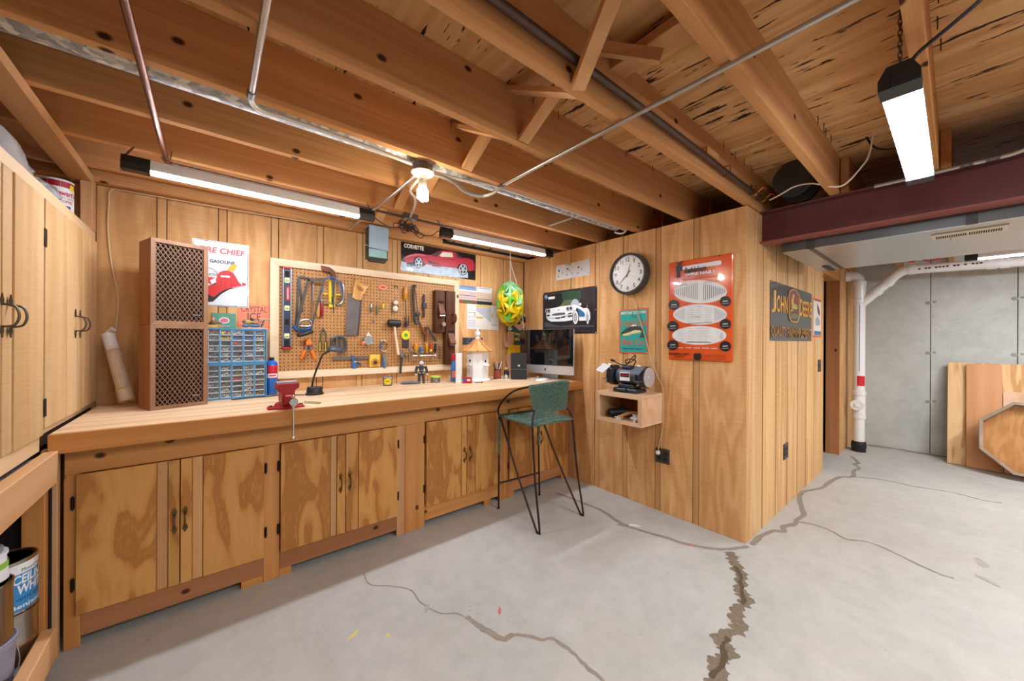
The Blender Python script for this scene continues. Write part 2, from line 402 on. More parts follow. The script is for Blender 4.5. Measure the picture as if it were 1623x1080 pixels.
for a in ((1.10,1.42,.03,.008,.9,'stain_red'),(2.42,1.10,.018,.009,.4,'stain_red'),(.62,1.62,.012,.012,0,'stain_yellow'),(.50,1.72,.035,.01,.5,'stain_yellow'),(.83,1.66,.03,.012,.8,'stain_grey'),
          (2.36,1.47,.05,.02,-.9,'stain_white'),(2.30,1.52,.05,.02,-.9,'crack_fill'),(.31,1.32,.03,.008,.6,'stain_red'),(3.6,-.1,.07,.025,.3,'stain_grey'),(3.35,-.12,.06,.02,.9,'stain_grey')):
    blot(*a)

# ceiling: plywood subfloor with the joists, bridging and blocking under it
ce = G().box(-1.1, 6.9, -3.7, 3.3, ZS, ZS+0.02).build('ceiling', 'subfloor_ply', kind='structure')
jm = G().box(-2.06, 2.06, -0.019, 0.019, 0, ZS-ZJ-0.0005, 0.0012).mesh('joist', 'joist_x')
jm2 = G().box(-1.95, 1.95, -0.019, 0.019, 0, ZS-ZJ-0.0005, 0.0012).mesh('joist', 'joist_x')
JY = [0.08+0.4005*k for k in range(8)]
for y in JY: inst('joist', jm, ce, (1.01, y, ZJ))
for y in JY[:2]: inst('joist', jm2, ce, (4.95, y-0.042, ZJ))
for y in JY[2:]: inst('joist', jm2, ce, (5.06, y, ZJ))
for k in range(1, 9):
    inst('joist', jm, ce, (1.01, 0.08-0.4005*k, ZJ)); inst('joist', jm2, ce, (4.95, 0.038-0.4005*k, ZJ))
def brace(a, b, wd=0.06, th=0.02): G().bar(a, b, th, wd, (1, 0, 0), 0.001).build('bridging_brace', 'lumber_y', ce)
# crossed 1x3 bridging between the joists, around x = 1
def xbr(x, y0, y1, flip=False, w1=0.06):
    G().bar((x, y0, ZJ+0.012), (x, y1, ZS-0.02), w1, 0.019, (0, -1, 1), 0.001).build('bridging_brace', 'lumber_y', ce)
    G().bar((x+0.068, y1, ZJ+0.012), (x+0.068, y0, ZS-0.02), w1, 0.019, (0, 1, 1), 0.001).build('bridging_brace', 'lumber_y', ce)
for i in range(2, 7): xbr({2: 1.03, 3: 0.98, 4: 0.945, 5: 0.93, 6: 0.93}[i], JY[i]+0.019, JY[i+1]-0.019)
# loose braces left between the two wider bays near the duct
G().bar((1.005, JY[2]-0.019, ZJ-0.004), (0.86, JY[1]+0.03, ZS-0.03), 0.06, 0.019, (0, 1, 1), 0.001).build('bridging_brace', 'lumber_y', ce)
G().bar((1.08, JY[2]-0.02, ZS-0.05), (1.22, JY[2]-0.22, ZJ+0.10), 0.022, 0.045, (0, 0, 1), 0.001).build('bridging_brace', 'lumber_y', ce)
G().box(1.20, 1.29, JY[1]+0.0195, JY[2]-0.0195, ZS-0.075, ZS-0.037, 0.002).build('blocking_board', 'lumber_y', ce)
G().box(1.99, 2.13, JY[2]-0.057, JY[2]-0.0195, 2.312, 2.35, 0.002).build('blocking_board', 'lumber_y', ce)

def plank_run(wall, seams, z0, z1, strip=0.045, mat='panel_wood', smat='panel_strip', gap=0.004, th=0.013):
    """boards between grooves: a wide board and a narrow recessed strip per groove, each an object"""
    cache = {}
    def m(wd, t0, mt):
        key = (round(wd, 3), t0, mt)
        if key not in cache: cache[key] = G().box(-wd/2, wd/2, t0, th, z0, z1, 0.0015).mesh('plank', mt)
        return cache[key]
    gm = None
    if strip == 0.0: gm = G().box(-gap/2+.0002, gap/2-.0002, 0.0012, th, z0, z1).mesh('groove_strip', plain('groove_shade', '#4a2e18', 0.9))  # dark strip puts the shade of the groove into colour
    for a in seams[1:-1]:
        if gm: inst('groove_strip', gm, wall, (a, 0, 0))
    for a, b in zip(seams[:-1], seams[1:]):
        w1 = (b-a)-strip-gap if (b-a) > 2.2*strip else (b-a)-gap
        inst('plank', m(w1, 0.0, mat), wall, (a+gap/2+w1/2, 0, 0))
        if (b-a) > 2.2*strip:
            w2 = strip-gap; inst('plank', m(w2, 0.0035, smat), wall, (b-gap/2-w2/2-0.0, 0, 0))
wa = G().box(-1.1, 6.9, 0.0132, 0.15, 0, ZS).build('wall_back', 'wall_core', kind='structure'); wa.location = (0, YA, 0)
plank_run(wa, [-0.96, -0.795, -0.5025, -0.21, 0.0825, 0.375, 0.6675, 0.96, 1.2525, 1.545, 1.8375, 2.13, 2.4225, 2.715], 0.0, 2.198)
G().box(-0.95, 2.716, -0.062, 0.0, 2.200, 2.229, 0.002).build('top_plate', 'joist_x', wa)
G().box(-0.95, 1.66, -0.062, -0.024, 2.2295, ZS-0.001, 0.001).build('rim_board', 'joist_x', wa)
# partition wall facing the bench side (runs along y) and its return running on to the right
wb = G().box(-YA, -YC-0.014, 0.0132, 0.09, 0, 2.226).build('wall_right', 'wall_core', kind='structure'); wb.location = (XB, 0, 0); wb.rotation_euler = (0, 0, -PI/2)
plank_run(wb, [-3.09, -2.94, -2.646, -2.352, -2.058, -1.764, -1.47, -1.176], 0.0, 2.224)
G().box(-1.174, -0.8755, 0.0, 0.013, 0.0, 2.224, 0.0015).build('plank', 'panel_wood', wb)
wc = G().box(XB+0.013, 4.88, 0.0132, 0.09, 0, 2.226).build('wall_partition', 'wall_core', kind='structure'); wc.location = (0, YC, 0)
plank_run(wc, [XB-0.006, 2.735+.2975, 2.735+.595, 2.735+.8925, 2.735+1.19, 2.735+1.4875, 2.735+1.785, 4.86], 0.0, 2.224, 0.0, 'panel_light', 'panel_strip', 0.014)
G().box(4.861, 4.885, -0.002, 0.1, 0, 2.05, 0.002).build('door_jamb', 'lumber_z', wc)
wd = G().box(5.72, XF, 0.0132, 0.12, 0, 2.226).build('wall_corner', 'wall_core', kind='structure'); wd.location = (0, YC, 0)
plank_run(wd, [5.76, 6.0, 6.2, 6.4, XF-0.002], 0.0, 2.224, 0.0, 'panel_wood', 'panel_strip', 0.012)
G().box(5.70, 5.7195, -0.004, 0.122, 0, 2.05, 0.002).build('door_jamb', 'red_pine_z', wd)
G().box(4.885, 5.72, 0.0, 0.12, 2.05, 2.226, 0.002).build('door_header', 'pine_x', wd)
# poured concrete wall with form joints
wf = G().box(XF+0.014, XF+0.2, -3.7, 3.3, 0, ZS).build('wall_far', 'wall_core', kind='structure')
ys = [3.2, YC+0.1, 0.195, -0.415, -1.025, -1.635, -2.245, -2.855, -3.6]
for a, b in zip(ys[:-1], ys[1:]): G().box(XF, XF+0.014, b+0.003, a-0.003, 0, ZS, 0.002).build('concrete_panel', 'wall_concrete', wf)
plain('tie_patch', '#98978e', 0.8, var=0.25, scale=50, bump=0.4)
for y in (0.195, -0.415):
    for z in (0.62, 1.20, 1.80):
        G().sph((XF+0.002, y+0.02, z), 0.022, (0.25, 1.3, 1), 10, 6).build('tie_hole_patch', 'tie_patch', wf, True); G().sph((XF+0.002, y-0.03, z+0.01), 0.016, (0.25, 1.2, 1), 10, 6).build('tie_hole_patch', 'tie_patch', wf, True)
ribbon([(6.57, .72), (6.585, .5), (6.575, .3), (6.60, .0), (6.59, -.4)], 0.09, 0.5, 0.0012).build('mortar_patch', 'crack_fill', wf, None)
plain('rear_paint', '#c9b79c', 0.8)
G().box(-1.1, -0.952, -3.7, YA, 0, ZS).build('wall_left', 'brown_ply', kind='structure')
G().box(-1.1, 6.9, -3.7, -3.55, 0, ZS).build('wall_rear', 'wall_concrete', kind='structure')

# ------------------------------------------------------------------ steel beam, duct, lumber at the left
plain('beam_paint', '#5f3134', 0.5, var=0.25, scale=9, bump=0.15); plain('beam_edge', '#8a4a42', 0.6, var=0.4, scale=30)
bm_ = thing('steel_beam', 'dark red painted steel I-beam carrying the joists above the duct', 'beam', (3.005, 0, 2.013))
Y0, Y1 = -3.5, 0.872
G().box(-0.004, 0.004, Y0, Y1, 0.009, 0.206).build('web', 'beam_paint', bm_)
G().box(-0.065, 0.065, Y0, Y1, 0.207, 0.2165, 0.0015).build('flange', 'beam_paint', bm_)
G().box(-0.065, 0.065, Y0, Y1, 0, 0.0085, 0.0015).build('flange', 'beam_edge', bm_)
plain('galv_dull', '#5c5e5e', 0.45, 0.6, 0.15, 6); plain('galv_light', '#c3c7c7', 0.34, 0.85, 0.10, 3); plain('tape_grey', '#3f4142', 0.6, 0.2)
du = thing('supply_duct', 'wide flat sheet metal trunk duct behind the steel beam', 'duct', (3.6, 0, 1.95))
G().box(-0.515, 0.53, -3.5, 0.775, 0.0, 0.27, 0.002).build('casing', 'galv_light', du)
G().box(-0.5185, -0.5155, -3.5, 0.775, 0.003, 0.27).build('side_wrap', 'galv_dull', du)
for y in (0.62, -0.05): G().box(-0.524, -0.519, y-0.02, y+0.02, 0.0, 0.27).build('cleat', 'tape_grey', du)
G().box(-0.515, 0.53, 0.60, 0.628, -0.004, -0.0005).build('cleat', 'galv_dull', du); G().box(0.25, 0.53, 0.66, 0.70, -0.006, -0.0005).build('cleat', 'tape_grey', du)
G().box(-0.515, 0.53, -0.32, -0.30, -0.003, -0.0005).build('cleat', 'galv_light', du)
plain('vent_cream', '#d8cdb8', 0.5); 
rg = thing('vent_register', 'cream slotted vent register screwed to the underside of the duct', 'vent', (3.28, -0.04, 1.9495))
G().box(-0.075, 0.075, -0.135, 0.135, -0.008, 0.0, 0.002).build('plate', 'vent_cream', rg)
for s in (0, 1):
    for k in range(14):
        y = (-0.115 if s == 0 else 0.006) + k*0.0082
        G().box(-0.035, 0.035, y, y+0.0045, -0.0095, -0.0081).build('slot', 'dark_void', rg)
G().box(0.05, 0.056, 0.06, 0.066, -0.03, -0.008).build('lever', 'vent_cream', rg)
# 2x4 plate and post over the tall cabinets
lp = thing('soffit_frame', 'pine two by four plate and post above the tall cabinets', 'frame', (-0.54, 0, 2.185))
G().box(-0.05, 0.04, 0.2, 3.085, 0.0, 0.043, 0.003).build('plate', 'lumber_y', lp)
G().box(-0.005, 0.04, 2.995, 3.085, -0.26, -0.001, 0.003).build('post', 'lumber_z', lp)
G().box(-0.35, -0.02, 2.80, 2.82, 0.005, 0.044).build('ledger', 'lumber_y', lp)

# ================================================================== BENCH
wbt = thing('workbench_top', 'long plywood workbench top with pine nose board and apron rail', 'workbench', (0, YA, BT))
G().box(-0.489, XB-0.002, -0.831, -0.002, -0.022, 0, 0.002).build('top_slab', 'bench_ply', wbt)
G().box(-0.489, XB-0.002, -0.848, -0.8315, -0.079, -0.0005, 0.002).build('nose_board', 'pine_x', wbt)
G().box(-0.476, 2.66, -0.6955, -0.676, -0.204, -0.0225, 0.002).build('apron_rail', 'pine_x', wbt)
plain('brass_antique', '#6f5a36', 0.4, 0.85, 0.35, 60); plain('hinge_black', '#2a2320', 0.45, 0.7)
YF = 2.40
def spade(g, x, y, z, s, h):
    pts = [(0, 0.034*h), (0.006, 0.022*h), (0.011, 0.014*h), (0.0085, 0.004*h), (0.006, -0.004*h), (-0.006, -0.004*h), (-0.0085, 0.004*h), (-0.011, 0.014*h), (-0.006, 0.022*h)]
    P = [(x+a, z+s*b) for a, b in pts]
    if s < 0: P = P[::-1]
    g.prism(P, y-0.003, y)
def handle(parent, x, z, y=0.0, mat='brass_antique', H=0.062, pr=0.026):
    g = G(); spade(g, x, y, z+H/2, 1, 1); spade(g, x, y, z-H/2, -1, 1)
    g.tube(smoothpath([(x, y-0.002, z+H/2), (x, y-pr*0.8, z+H/2-0.008), (x, y-pr, z), (x, y-pr*0.8, z-H/2+0.008), (x, y-0.002, z-H/2)], 4), 0.0042, 8)
    g.sph((x, y-0.004, z+H/2+0.012), 0.003, u=8, v=5).sph((x, y-0.004, z-H/2-0.012), 0.003, u=8, v=5)
    return g.build('handle', mat, parent, True)
def hinge(parent, x, z, y=0.0):
    g = G().box(x-0.006, x+0.006, y-0.003, y, z-0.024, z+0.024, 0.001).cyl((x, y-0.004, z-0.024), (x, y-0.004, z+0.024), 0.0035, n=8)
    g.sph((x, y-0.004, z+0.027), 0.004, u=8, v=5).sph((x, y-0.004, z-0.027), 0.004, u=8, v=5)
    return g.build('hinge', 'hinge_black', parent, True)
ZD0, ZD1 = 0.145, 0.745
def cab_unit(label, x0, x1, doors, stiles, rail=(None, None), blocks=()):
    t = thing('base_cabinet', label, 'cabinet', (0, YF, 0), group='base cabinets under the workbench')
    G().box(x0, x1, 0.02, 0.66, 0.05, 0.72).build('body', 'wall_core', t)
    for a, b, mt in stiles: G().box(a, b, 0.0, 0.0195, 0.0, 0.7475, 0.002).build('stile', mt, t)
    ra, rb, rm = rail
    G().box(ra, rb, 0.001, 0.0185, 0.042, ZD0+0.006, 0.002).build('bottom_rail', rm, t)
    for a, b in blocks: G().box(a, b, 0.006, 0.04, 0.0, 0.0415).build('foot_block', 'pine_x', t)
    for pieces, hx, hgx in doors:
        a, b = pieces[0][0], pieces[-1][1]
        d = G().box(a+0.002, b-0.002, -0.006, 0.0, ZD0, ZD1).build('door', 'panel_strip', t)
        for pa, pb, kind in pieces:
            if kind == 'p': G().box(pa+0.002, pb-0.002, -0.018, -0.0065, ZD0-0.001, ZD1+0.001, 0.0015).build('plank', 'door_ply', d)
            else: G().box(pa+0.002, pb-0.002, -0.0125, -0.0065, ZD0, ZD1, 0.001).build('plank', 'panel_strip', d)
        handle(d, hx, 0.455, -0.018)
        for z in (0.275, 0.625): hinge(d, hgx, z, -0.004)
    return t
cab_unit('wide base cabinet with bold flame grain doors at the left end below the speakers', -0.443, 0.265,
    [([(-0.443, -0.193, 'p'), (-0.193, -0.154, 's'), (-0.154, -0.111, 'p')], -0.131, -0.452), ([(-0.111, -0.067, 'p'), (-0.067, -0.027, 's'), (-0.027, 0.228, 'p')], -0.092, 0.236)],
    [(-0.478, -0.430, 'pine_z'), (0.226, 0.301, 'pine_z')], (-0.43, 0.226, 'red_pine'), [(0.13, 0.226)])
cab_unit('base cabinet with bright brass pulls below the red vise and desk lamp', 0.302, 1.05,
    [([(0.302, 0.558, 'p'), (0.558, 0.593, 's'), (0.593, 0.643, 'p')], 0.615, 0.294), ([(0.643, 0.719, 'p'), (0.719, 0.974, 'p')], 0.668, 0.982)],
    [(0.975, 1.031, 'lumber_z'), (1.032, 1.179, 'pine_z')], (0.302, 0.974, 'red_pine'), [(0.302, 0.36)])
cab_unit('base cabinet left of the green bar stool, below the birdhouse', 1.18, 1.90,
    [([(1.182, 1.473, 'p'), (1.473, 1.52, 'p')], 1.497, 1.174), ([(1.52, 1.599, 'p'), (1.599, 1.838, 'p')], 1.548, 1.846)],
    [(1.839, 1.941, 'pine_z')], (1.181, 1.838, 'pine_x'), [(1.70, 1.76)])
cab_unit('base cabinet at the right end by the partition wall, behind the bar stool', 1.942, 2.70,
    [([(1.945, 2.20, 'p'), (2.20, 2.285, 'p')], 2.262, 1.937), ([(2.285, 2.36, 'p'), (2.36, 2.629, 'p')], 2.308, 2.637)],
    [(2.629, 2.70, 'pine_z')], (1.942, 2.629, 'red_pine'), [(1.942, 2.01), (2.60, 2.629)])

# ================================================================== LEFT: tall cabinets and open shelf stand
tc_ = thing('wall_cabinet', 'tall pale rough sawn plank cabinets along the left wall above the bench', 'cabinet', (-0.517, 0, 0))
# local: x out of the wall is +x, boards stand along y
G().box(-0.40, -0.0005, 0.3, 3.085, 0.90, 1.875).build('body', 'wall_core', tc_)
G().box(-0.40, 0.014, 0.3, 3.085, 1.876, 1.925, 0.002).build('top_trim', 'light_pine_y' if 'light_pine_y' in MATS else wood('light_pine_y', '#d4b083', '#e2c298', '#ecd2ac', 'y', 1.2, 3, 0.06, 0.25, 0, 0.55, tone=0.04), tc_)
G().box(0.0, 0.010, 0.3, 2.243, 0.893, 0.953, 0.002).build('bottom_trim', 'light_pine_y', tc_)
G().box(0.0, 0.010, 2.247, 3.085, BT+0.0005, BT+0.022, 0.001).build('bottom_trim', 'light_pine_y', tc_)
plain('iron_pull', '#5a554c', 0.4, 0.85, 0.2, 40)
def lhandle(parent, y, z, H=0.07, pr=0.034):
    g = G(); spade(g, 0, 0, z+H/2, 1, 1.0); spade(g, 0, 0, z-H/2, -1, 1.0)
    g.tube(smoothpath([(0, -0.002, z+H/2), (0, -pr*0.75, z+H/2-0.006), (0, -pr, z), (0, -pr*0.75, z-H/2+0.006), (0, -0.002, z-H/2)], 5), 0.0034, 8)
    o = g.build('handle', 'iron_pull', parent, True, loc=(0.0215, y, 0), rot=(0, 0, PI/2)); return o
for a, bs, b, hy, hgy in ((1.45, (), 1.878, 1.862, 1.45), (1.885, (1.961,), 2.238, 1.925, 2.243), (2.250, (2.542,), 2.688, 2.655, 2.246), (2.694, (2.794,), 3.083, 2.735, 3.08)):
    d = G().box(0.0, 0.004, a, b, 0.975 if a > 2.2 else 0.958, 1.872).build('door', 'wall_core', tc_)
    e = [a, *bs, b]
    for p, q in zip(e[:-1], e[1:]):
        off = 0.004 if q < 2 else 0.0
        G().box(0.0045, 0.021-off, p+0.003, q-0.003, (0.977 if a > 2.2 else 0.957)+random.uniform(-.003, .003), 1.874, 0.0015).build('plank', 'cab_light', d)
    lhandle(d, hy, 1.40)
for y in (2.244,):
    for z in (1.06, 1.72):
        g = G().box(-0.003, 0.0, -0.014, 0.014, z-0.035, z+0.035, 0.001).cyl((-0.004, 0, z-0.033), (-0.004, 0, z+0.033), 0.004, n=8)
        g.build('hinge', 'hinge_black', tc_, True, loc=(0.024, y, 0), rot=(0, 0, 0))
st = thing('shelf_stand', 'open pine shelf stand full of paint cans under the tall cabinets', 'shelf', (-0.70, 1.6, 0))
G().box(0.20, 0.24, -1.0, 0.643, 0.765, 0.889, 0.004).build('rail', 'lumber_y', st)
G().box(0.20, 0.24, -1.0, 0.63, 0.085, 0.205, 0.004).build('rail', 'lumber_y', st)
plain('shelf_grey', '#9aa2a6', 0.5)
G().box(-0.2, 0.199, -1.0, 0.68, 0.845, 0.862, 0.001).build('shelf_board', 'shelf_grey', st)
G().box(-0.2, 0.199, -1.0, 0.68, 0.12, 0.138, 0.001).build('shelf_board', 'shelf_grey', st)
G().box(0.165, 0.212, 0.772, 0.808, 0.0, 0.87, 0.003).build('post', 'lumber_z', st)
G().box(0.135, 0.195, 0.70, 0.738, 0.139, 0.844, 0.003).build('post', 'pine_z', st)
G().box(-0.2, 0.2, 0.74, 0.76, 0.0, 0.844).build('shade_panel', 'dark_void', st)  # near-black sheet, painted in for the shade deep inside the stand
# paint cans
plain('tin', '#b5ada0', 0.22, 1.0, 0.05); plain('tin_rim', '#8d8f90', 0.3, 1.0, 0.05); plain('white_label', '#e4e6e8', 0.45); plain('blue_label', '#2f86c4', 0.45); plain('dark_text', '#20242c', 0.6)
plain('green_label', '#86c440', 0.5); plain('grey_lid', '#7d8288', 0.45); plain('lavender_pail', '#8d8a9c', 0.5, var=0.15); plain('brown_label', '#6e4029', 0.5)
def band(g, r, a0, a1, z0, z1, n=14):
    for k in range(n):
        t0, t1 = a0+(a1-a0)*k/n, a0+(a1-a0)*(k+1)/n
        vs = [g.bm.verts.new((r*math.cos(t), r*math.sin(t), z)) for t, z in ((t0, z0), (t1, z0), (t1, z1), (t0, z1))]; g.bm.faces.new(vs)
    return g
def curvetext(g, body, r, a_mid, width, z0, z1, **kw):
    """print wrapped on a can: text laid flat and bent round the z axis"""
    h = G(); h.text(body, -width/2, width/2, z0, z1, 0, **kw)
    for v in h.bm.verts:
        a = a_mid + v.co.x/r; v.co = Vector((r*math.cos(a), r*math.sin(a), v.co.z))
    me = bpy.data.meshes.new('x'); h.bm.to_mesh(me); h.bm.free(); g.bm.from_mesh(me); bpy.data.meshes.remove(me); return g
def can(name, label, x, y, z, r, h, body, cat='paint can', lid='tin_rim', group='paint cans on the shelf stand'):
    t = thing(name, label, cat, (x, y, z), group=group)
    G().lathe([(r, 0), (r*1.02, 0.002), (r*1.02, 0.006), (r, 0.009), (r, h-0.01), (r*1.025, h-0.008), (r*1.025, h-0.001), (r*0.97, h), (r*0.95, h-0.006)], n=32).build('body', body, t, True)
    G().lathe([(r*0.945, h-0.006), (r*0.9, h-0.002), (r*0.85, h-0.006), (0, h-0.007)], n=32).build('lid', lid, t, True)
    return t
t = can('paint_can', 'lower plain silver paint can at the back of the shelf stand', -0.585, 2.216, 0.139, 0.082, 0.19, 'tin')
t = can('paint_can', 'blue and white ceiling white paint can stacked on a plain silver can', -0.585, 2.216, 0.331, 0.08, 0.19, 'tin')
band(G(), 0.0806, -1.9, 0.9, 0.008, 0.178).build('label_white', 'white_label', t, True)
band(G(), 0.0809, -1.9, 0.9, 0.008, 0.142).build('label_blue', 'blue_label', t, True)
g = G(); curvetext(g, 'CEILING', 0.0813, -0.35, 0.115, 0.105, 0.138, bold=0.03, shear=0.1); g.build('lettering', 'white_label', t); g = G(); curvetext(g, 'WHITE', 0.0813, -0.30, 0.10, 0.068, 0.102, bold=0.03, shear=0.1); g.build('lettering', 'white_label', t); g = G(); curvetext(g, 'Benjamin', 0.0813, -0.45, 0.11, 0.012, 0.032, bold=0.02)
g.build('lettering', 'white_label', t)
g = G(); curvetext(g, 'VINYL LATEX', 0.0813, -0.35, 0.10, 0.045, 0.055); g.build('lettering', 'dark_text', t); g = G(); curvetext(g, 'MoorCraft', 0.0813, -0.35, 0.07, 0.148, 0.16); g.build('lettering', 'dark_text', t)
t = thing('paint_pail', 'lavender grey plastic pail at the bottom of the front stack', 'pail', (-0.602, 2.036, 0.139)); G().lathe([(0.085, 0), (0.092, 0.16), (0.097, 0.162), (0.097, 0.178), (0.092, 0.18), (0.088, 0.176), (0, 0.176)], n=32).build('body', 'lavender_pail', t, True)
G().tube([(0.098*math.cos(a), 0.098*math.sin(a)*1.0, 0.15-0.09*math.sin((a+1.6)/2.6*PI)) for a in [-1.6+2.6*k/16 for k in range(17)]], 0.002, 6).build('bail_handle', 'tin_rim', t, True)
t = can('paint_can', 'plain silver paint can standing on the lavender pail', -0.602, 2.036, 0.3195, 0.086, 0.19, 'tin')
t = thing('plaster_tub', 'small white tub with green label and grey lid on top of the front stack', 'tub', (-0.59, 2.05, 0.5095)); G().lathe([(0.05, 0), (0.062, 0.006), (0.056, 0.085), (0.06, 0.088), (0.06, 0.098)], n=28).build('body', 'white_label', t, True)
G().lathe([(0.05, 0.098), (0.05, 0.112), (0.046, 0.116), (0, 0.116)], n=28).build('lid', 'grey_lid', t, True); band(G(), 0.0605, -1.2, 0.8, 0.045, 0.065).build('label', 'green_label', t, True)
t = can('paint_can', 'white paint can with brown top band at the back under the ledge', -0.752, 2.21, 0.139, 0.075, 0.27, 'white_label'); band(G(), 0.0756, -1.9, 1.0, 0.20, 0.26).build('label', 'brown_label', t, True)
t = can('paint_can', 'brown topped white can stacked highest behind the ceiling paint', -0.752, 2.21, 0.4095, 0.075, 0.19, 'white_label'); band(G(), 0.0756, -1.9, 1.0, 0.13, 0.18).build('label', 'brown_label', t, True)
# coffee can and plastic bags on top of the tall cabinets
ZT = 1.925
t = thing('coffee_can', 'red tartan and white coffee can on top of the tall cabinets', 'can', (-0.572, 2.755, ZT))
G().lathe([(0.052, 0), (0.052, 0.155), (0.054, 0.157), (0.054, 0.162), (0.05, 0.164), (0, 0.162)], n=32).build('body', 'white_label', t, True)
plain('tartan', '#a5142a', 0.5, var=0.5, scale=90); plain('crimson', '#b3123c', 0.5); plain('yellow_flash', '#e8d21c', 0.5); plain('navy_print', '#26336e', 0.5)
band(G(), 0.0524, -2.6, 1.0, 0.126, 0.154).build('tartan_band', 'tartan', t, True)
band(G(), 0.0527, -0.55, -0.12, 0.118, 0.146).build('price_flash', 'yellow_flash', t, True); band(G(), 0.0524, -1.6, 0.5, 0.0, 0.018).build('tartan_band', 'tartan', t, True)
g = G(); curvetext(g, 'COFFEE', 0.0528, -0.8, 0.05, 0.052, 0.066, bold=0.02); g.build('lettering', 'crimson', t); g = G(); curvetext(g, "Stewart's", 0.0528, -0.9, 0.085, 0.085, 0.112, bold=0.03, shear=0.15); g.build('lettering', 'crimson', t)
g = G(); curvetext(g, 'PRIVATE BLEND', 0.0528, -0.85, 0.07, 0.072, 0.08); g.build('print', 'dark_text', t)
g = band(G(), 0.0527, -1.1, -0.5, 0.02, 0.04); g.build('emblem', 'navy_print', t, True)
plain('cloudy_plastic', '#9fa6ab', 0.18, 0.0, 0.25, 14, 0.6, coat=0.6); plain('dark_plastic', '#3f4449', 0.35, 0.0, 0.3, 14, 0.5)
def lump(name, label, cat, x, y, z, sx, sy, sz, mat, seed, rotz=0.0, amp=0.22, group=None, sub=2):
    """crumpled bag: an icosphere pushed in and out and flattened at the base"""
    random.seed(seed); g = G(); r = bmesh.ops.create_icosphere(g.bm, subdivisions=sub+1, radius=1.0)
    dirs = [Vector((random.uniform(-1, 1), random.uniform(-1, 1), random.uniform(-1, 1))).normalized() for _ in range(16)]
    for v in g.bm.verts:
        n = v.co.copy(); d = 1.0
        for i, q in enumerate(dirs): d += amp*0.5*math.sin(4.5*n.dot(q)*2+i)*(0.5 if i % 2 else 0.28)
        v.co = Vector((n.x*sx*d, n.y*sy*d, max(-1, n.z*d)*sz if n.z > -0.5 else -0.5*sz*1.0))
    mz = min(v.co.z for v in g.bm.verts)
    for v in g.bm.verts: v.co.z -= mz
    o = g.build(name, mat, None, True, loc=(x, y, z), rot=(0, 0, rotz)); tag(o, label, cat, group); return o
lump('plastic_bag', 'long cloudy plastic bag bundle on top of the tall cabinets, nearest the camera', 'bag', -0.592, 2.10, ZT, 0.075, 0.23, 0.085, 'cloudy_plastic', 3)
lump('plastic_bag', 'small twisted clear bag next to the coffee can', 'bag', -0.575, 2.51, ZT, 0.055, 0.12, 0.055, 'cloudy_plastic', 5)
lump('dark_bundle', 'dark plastic bundle behind the cloudy bag on the tall cabinets', 'bag', -0.76, 2.20, ZT, 0.07, 0.26, 0.20, 'dark_plastic', 8)

# ================================================================== LAMPS
plain('lamp_black', '#17191c', 0.4); plain('lamp_white', '#dcdfe2', 0.4)
def emis(name, col, st):
    k = NT(name); b = k.bsdf; b.inputs['Base Color'].default_value = srgb('#f2f4f6'); b.inputs['Roughness'].default_value = 0.4
    f = k.noise(k.coord(), 3.0, 1); c = k.ramp(f, [(0.0, col), (1.0, col)])
    k.l(c, b.inputs['Emission Color']); b.inputs['Emission Strength'].default_value = st; MATS[name] = k.m
emis('led_glow', '#eff4ff', LED); emis('led_glow_wide', '#eff4ff', LED*0.5); emis('bulb_glow', '#fff0d6', BULB)
plain('chain_steel', '#4a4a4a', 0.4, 0.9)
def chain(parent, a, b, pitch=0.016, r=0.0016, lw=0.0045):
    a, b = Vector(a), Vector(b); d = b-a; n = max(2, int(d.length/pitch)); g = G()
    u = d.normalized(); s1 = u.cross(Vector((0.3, 0.9, 0.1))).normalized(); s2 = u.cross(s1)
    for k in range(n):
        c = a + d*((k+0.5)/n); s = s1 if k % 2 else s2; L = d.length/n*0.72
        g.tube([c+u*(L*math.cos(t))+s*(lw*math.sin(t)) for t in [2*PI*j/10 for j in range(10)]], r, 5, True)
    return g.build('chain', 'chain_steel', parent, True)
def shop_light(label, loc, L, rotz=0.0, wd=0.085, cap=0.075, chains=(), pulls=True):
    t = thing('shop_light', label, 'light', loc, rotz, 'hanging LED shop lights')
    h = 0.055; prof = [(-wd/2, 0.006), (-wd/2, 0.022), (-wd*0.28, h), (wd*0.28, h), (wd/2, 0.022), (wd/2, 0.006)]
    M = Matrix.Rotation(PI/2, 4, 'Z')
    G().prism(prof, -L/2+cap, L/2-cap, M).build('housing', 'lamp_white', t)
    dp = [(-wd/2+0.001, 0.0055), (-wd*0.46, -0.003), (-wd*0.3, -0.006), (0, -0.007), (wd*0.3, -0.006), (wd*0.46, -0.003), (wd/2-0.001, 0.0055)]
    G().prism(dp, -L/2+cap, L/2-cap, M).build('diffuser', 'led_glow' if wd < 0.08 else 'led_glow_wide', t)
    cp = [(-wd/2-0.001, -0.008), (-wd/2-0.001, 0.023), (-wd*0.3, h+0.002), (wd*0.3, h+0.002), (wd/2+0.001, 0.023), (wd/2+0.001, -0.008)]
    for s in (-1, 1): G().prism(cp, s*L/2, s*(L/2-cap+0.0005), M).build('end_cap', 'lamp_black', t)
    for x, dx, dz in chains: chain(t, (x, 0, h), (x+dx, 0.075 if dz < 0.14 else 0, dz))
    if pulls:
        g = G(); x = -L/2-0.004
        for k in range(10): g.sph((x, 0.012, 0.04-k*0.006), 0.0022, u=6, v=4)
        g.build('pull_chain', 'chain_steel', t, True)
    return t
shop_light('long LED shop light glowing over the speakers and pegboard', (0.248, 2.385, 2.100), 1.12, 0.0, wd=0.047, cap=0.095, chains=[(-0.55, 0.02, 0.129), (0.54, 0.0, 0.129)])
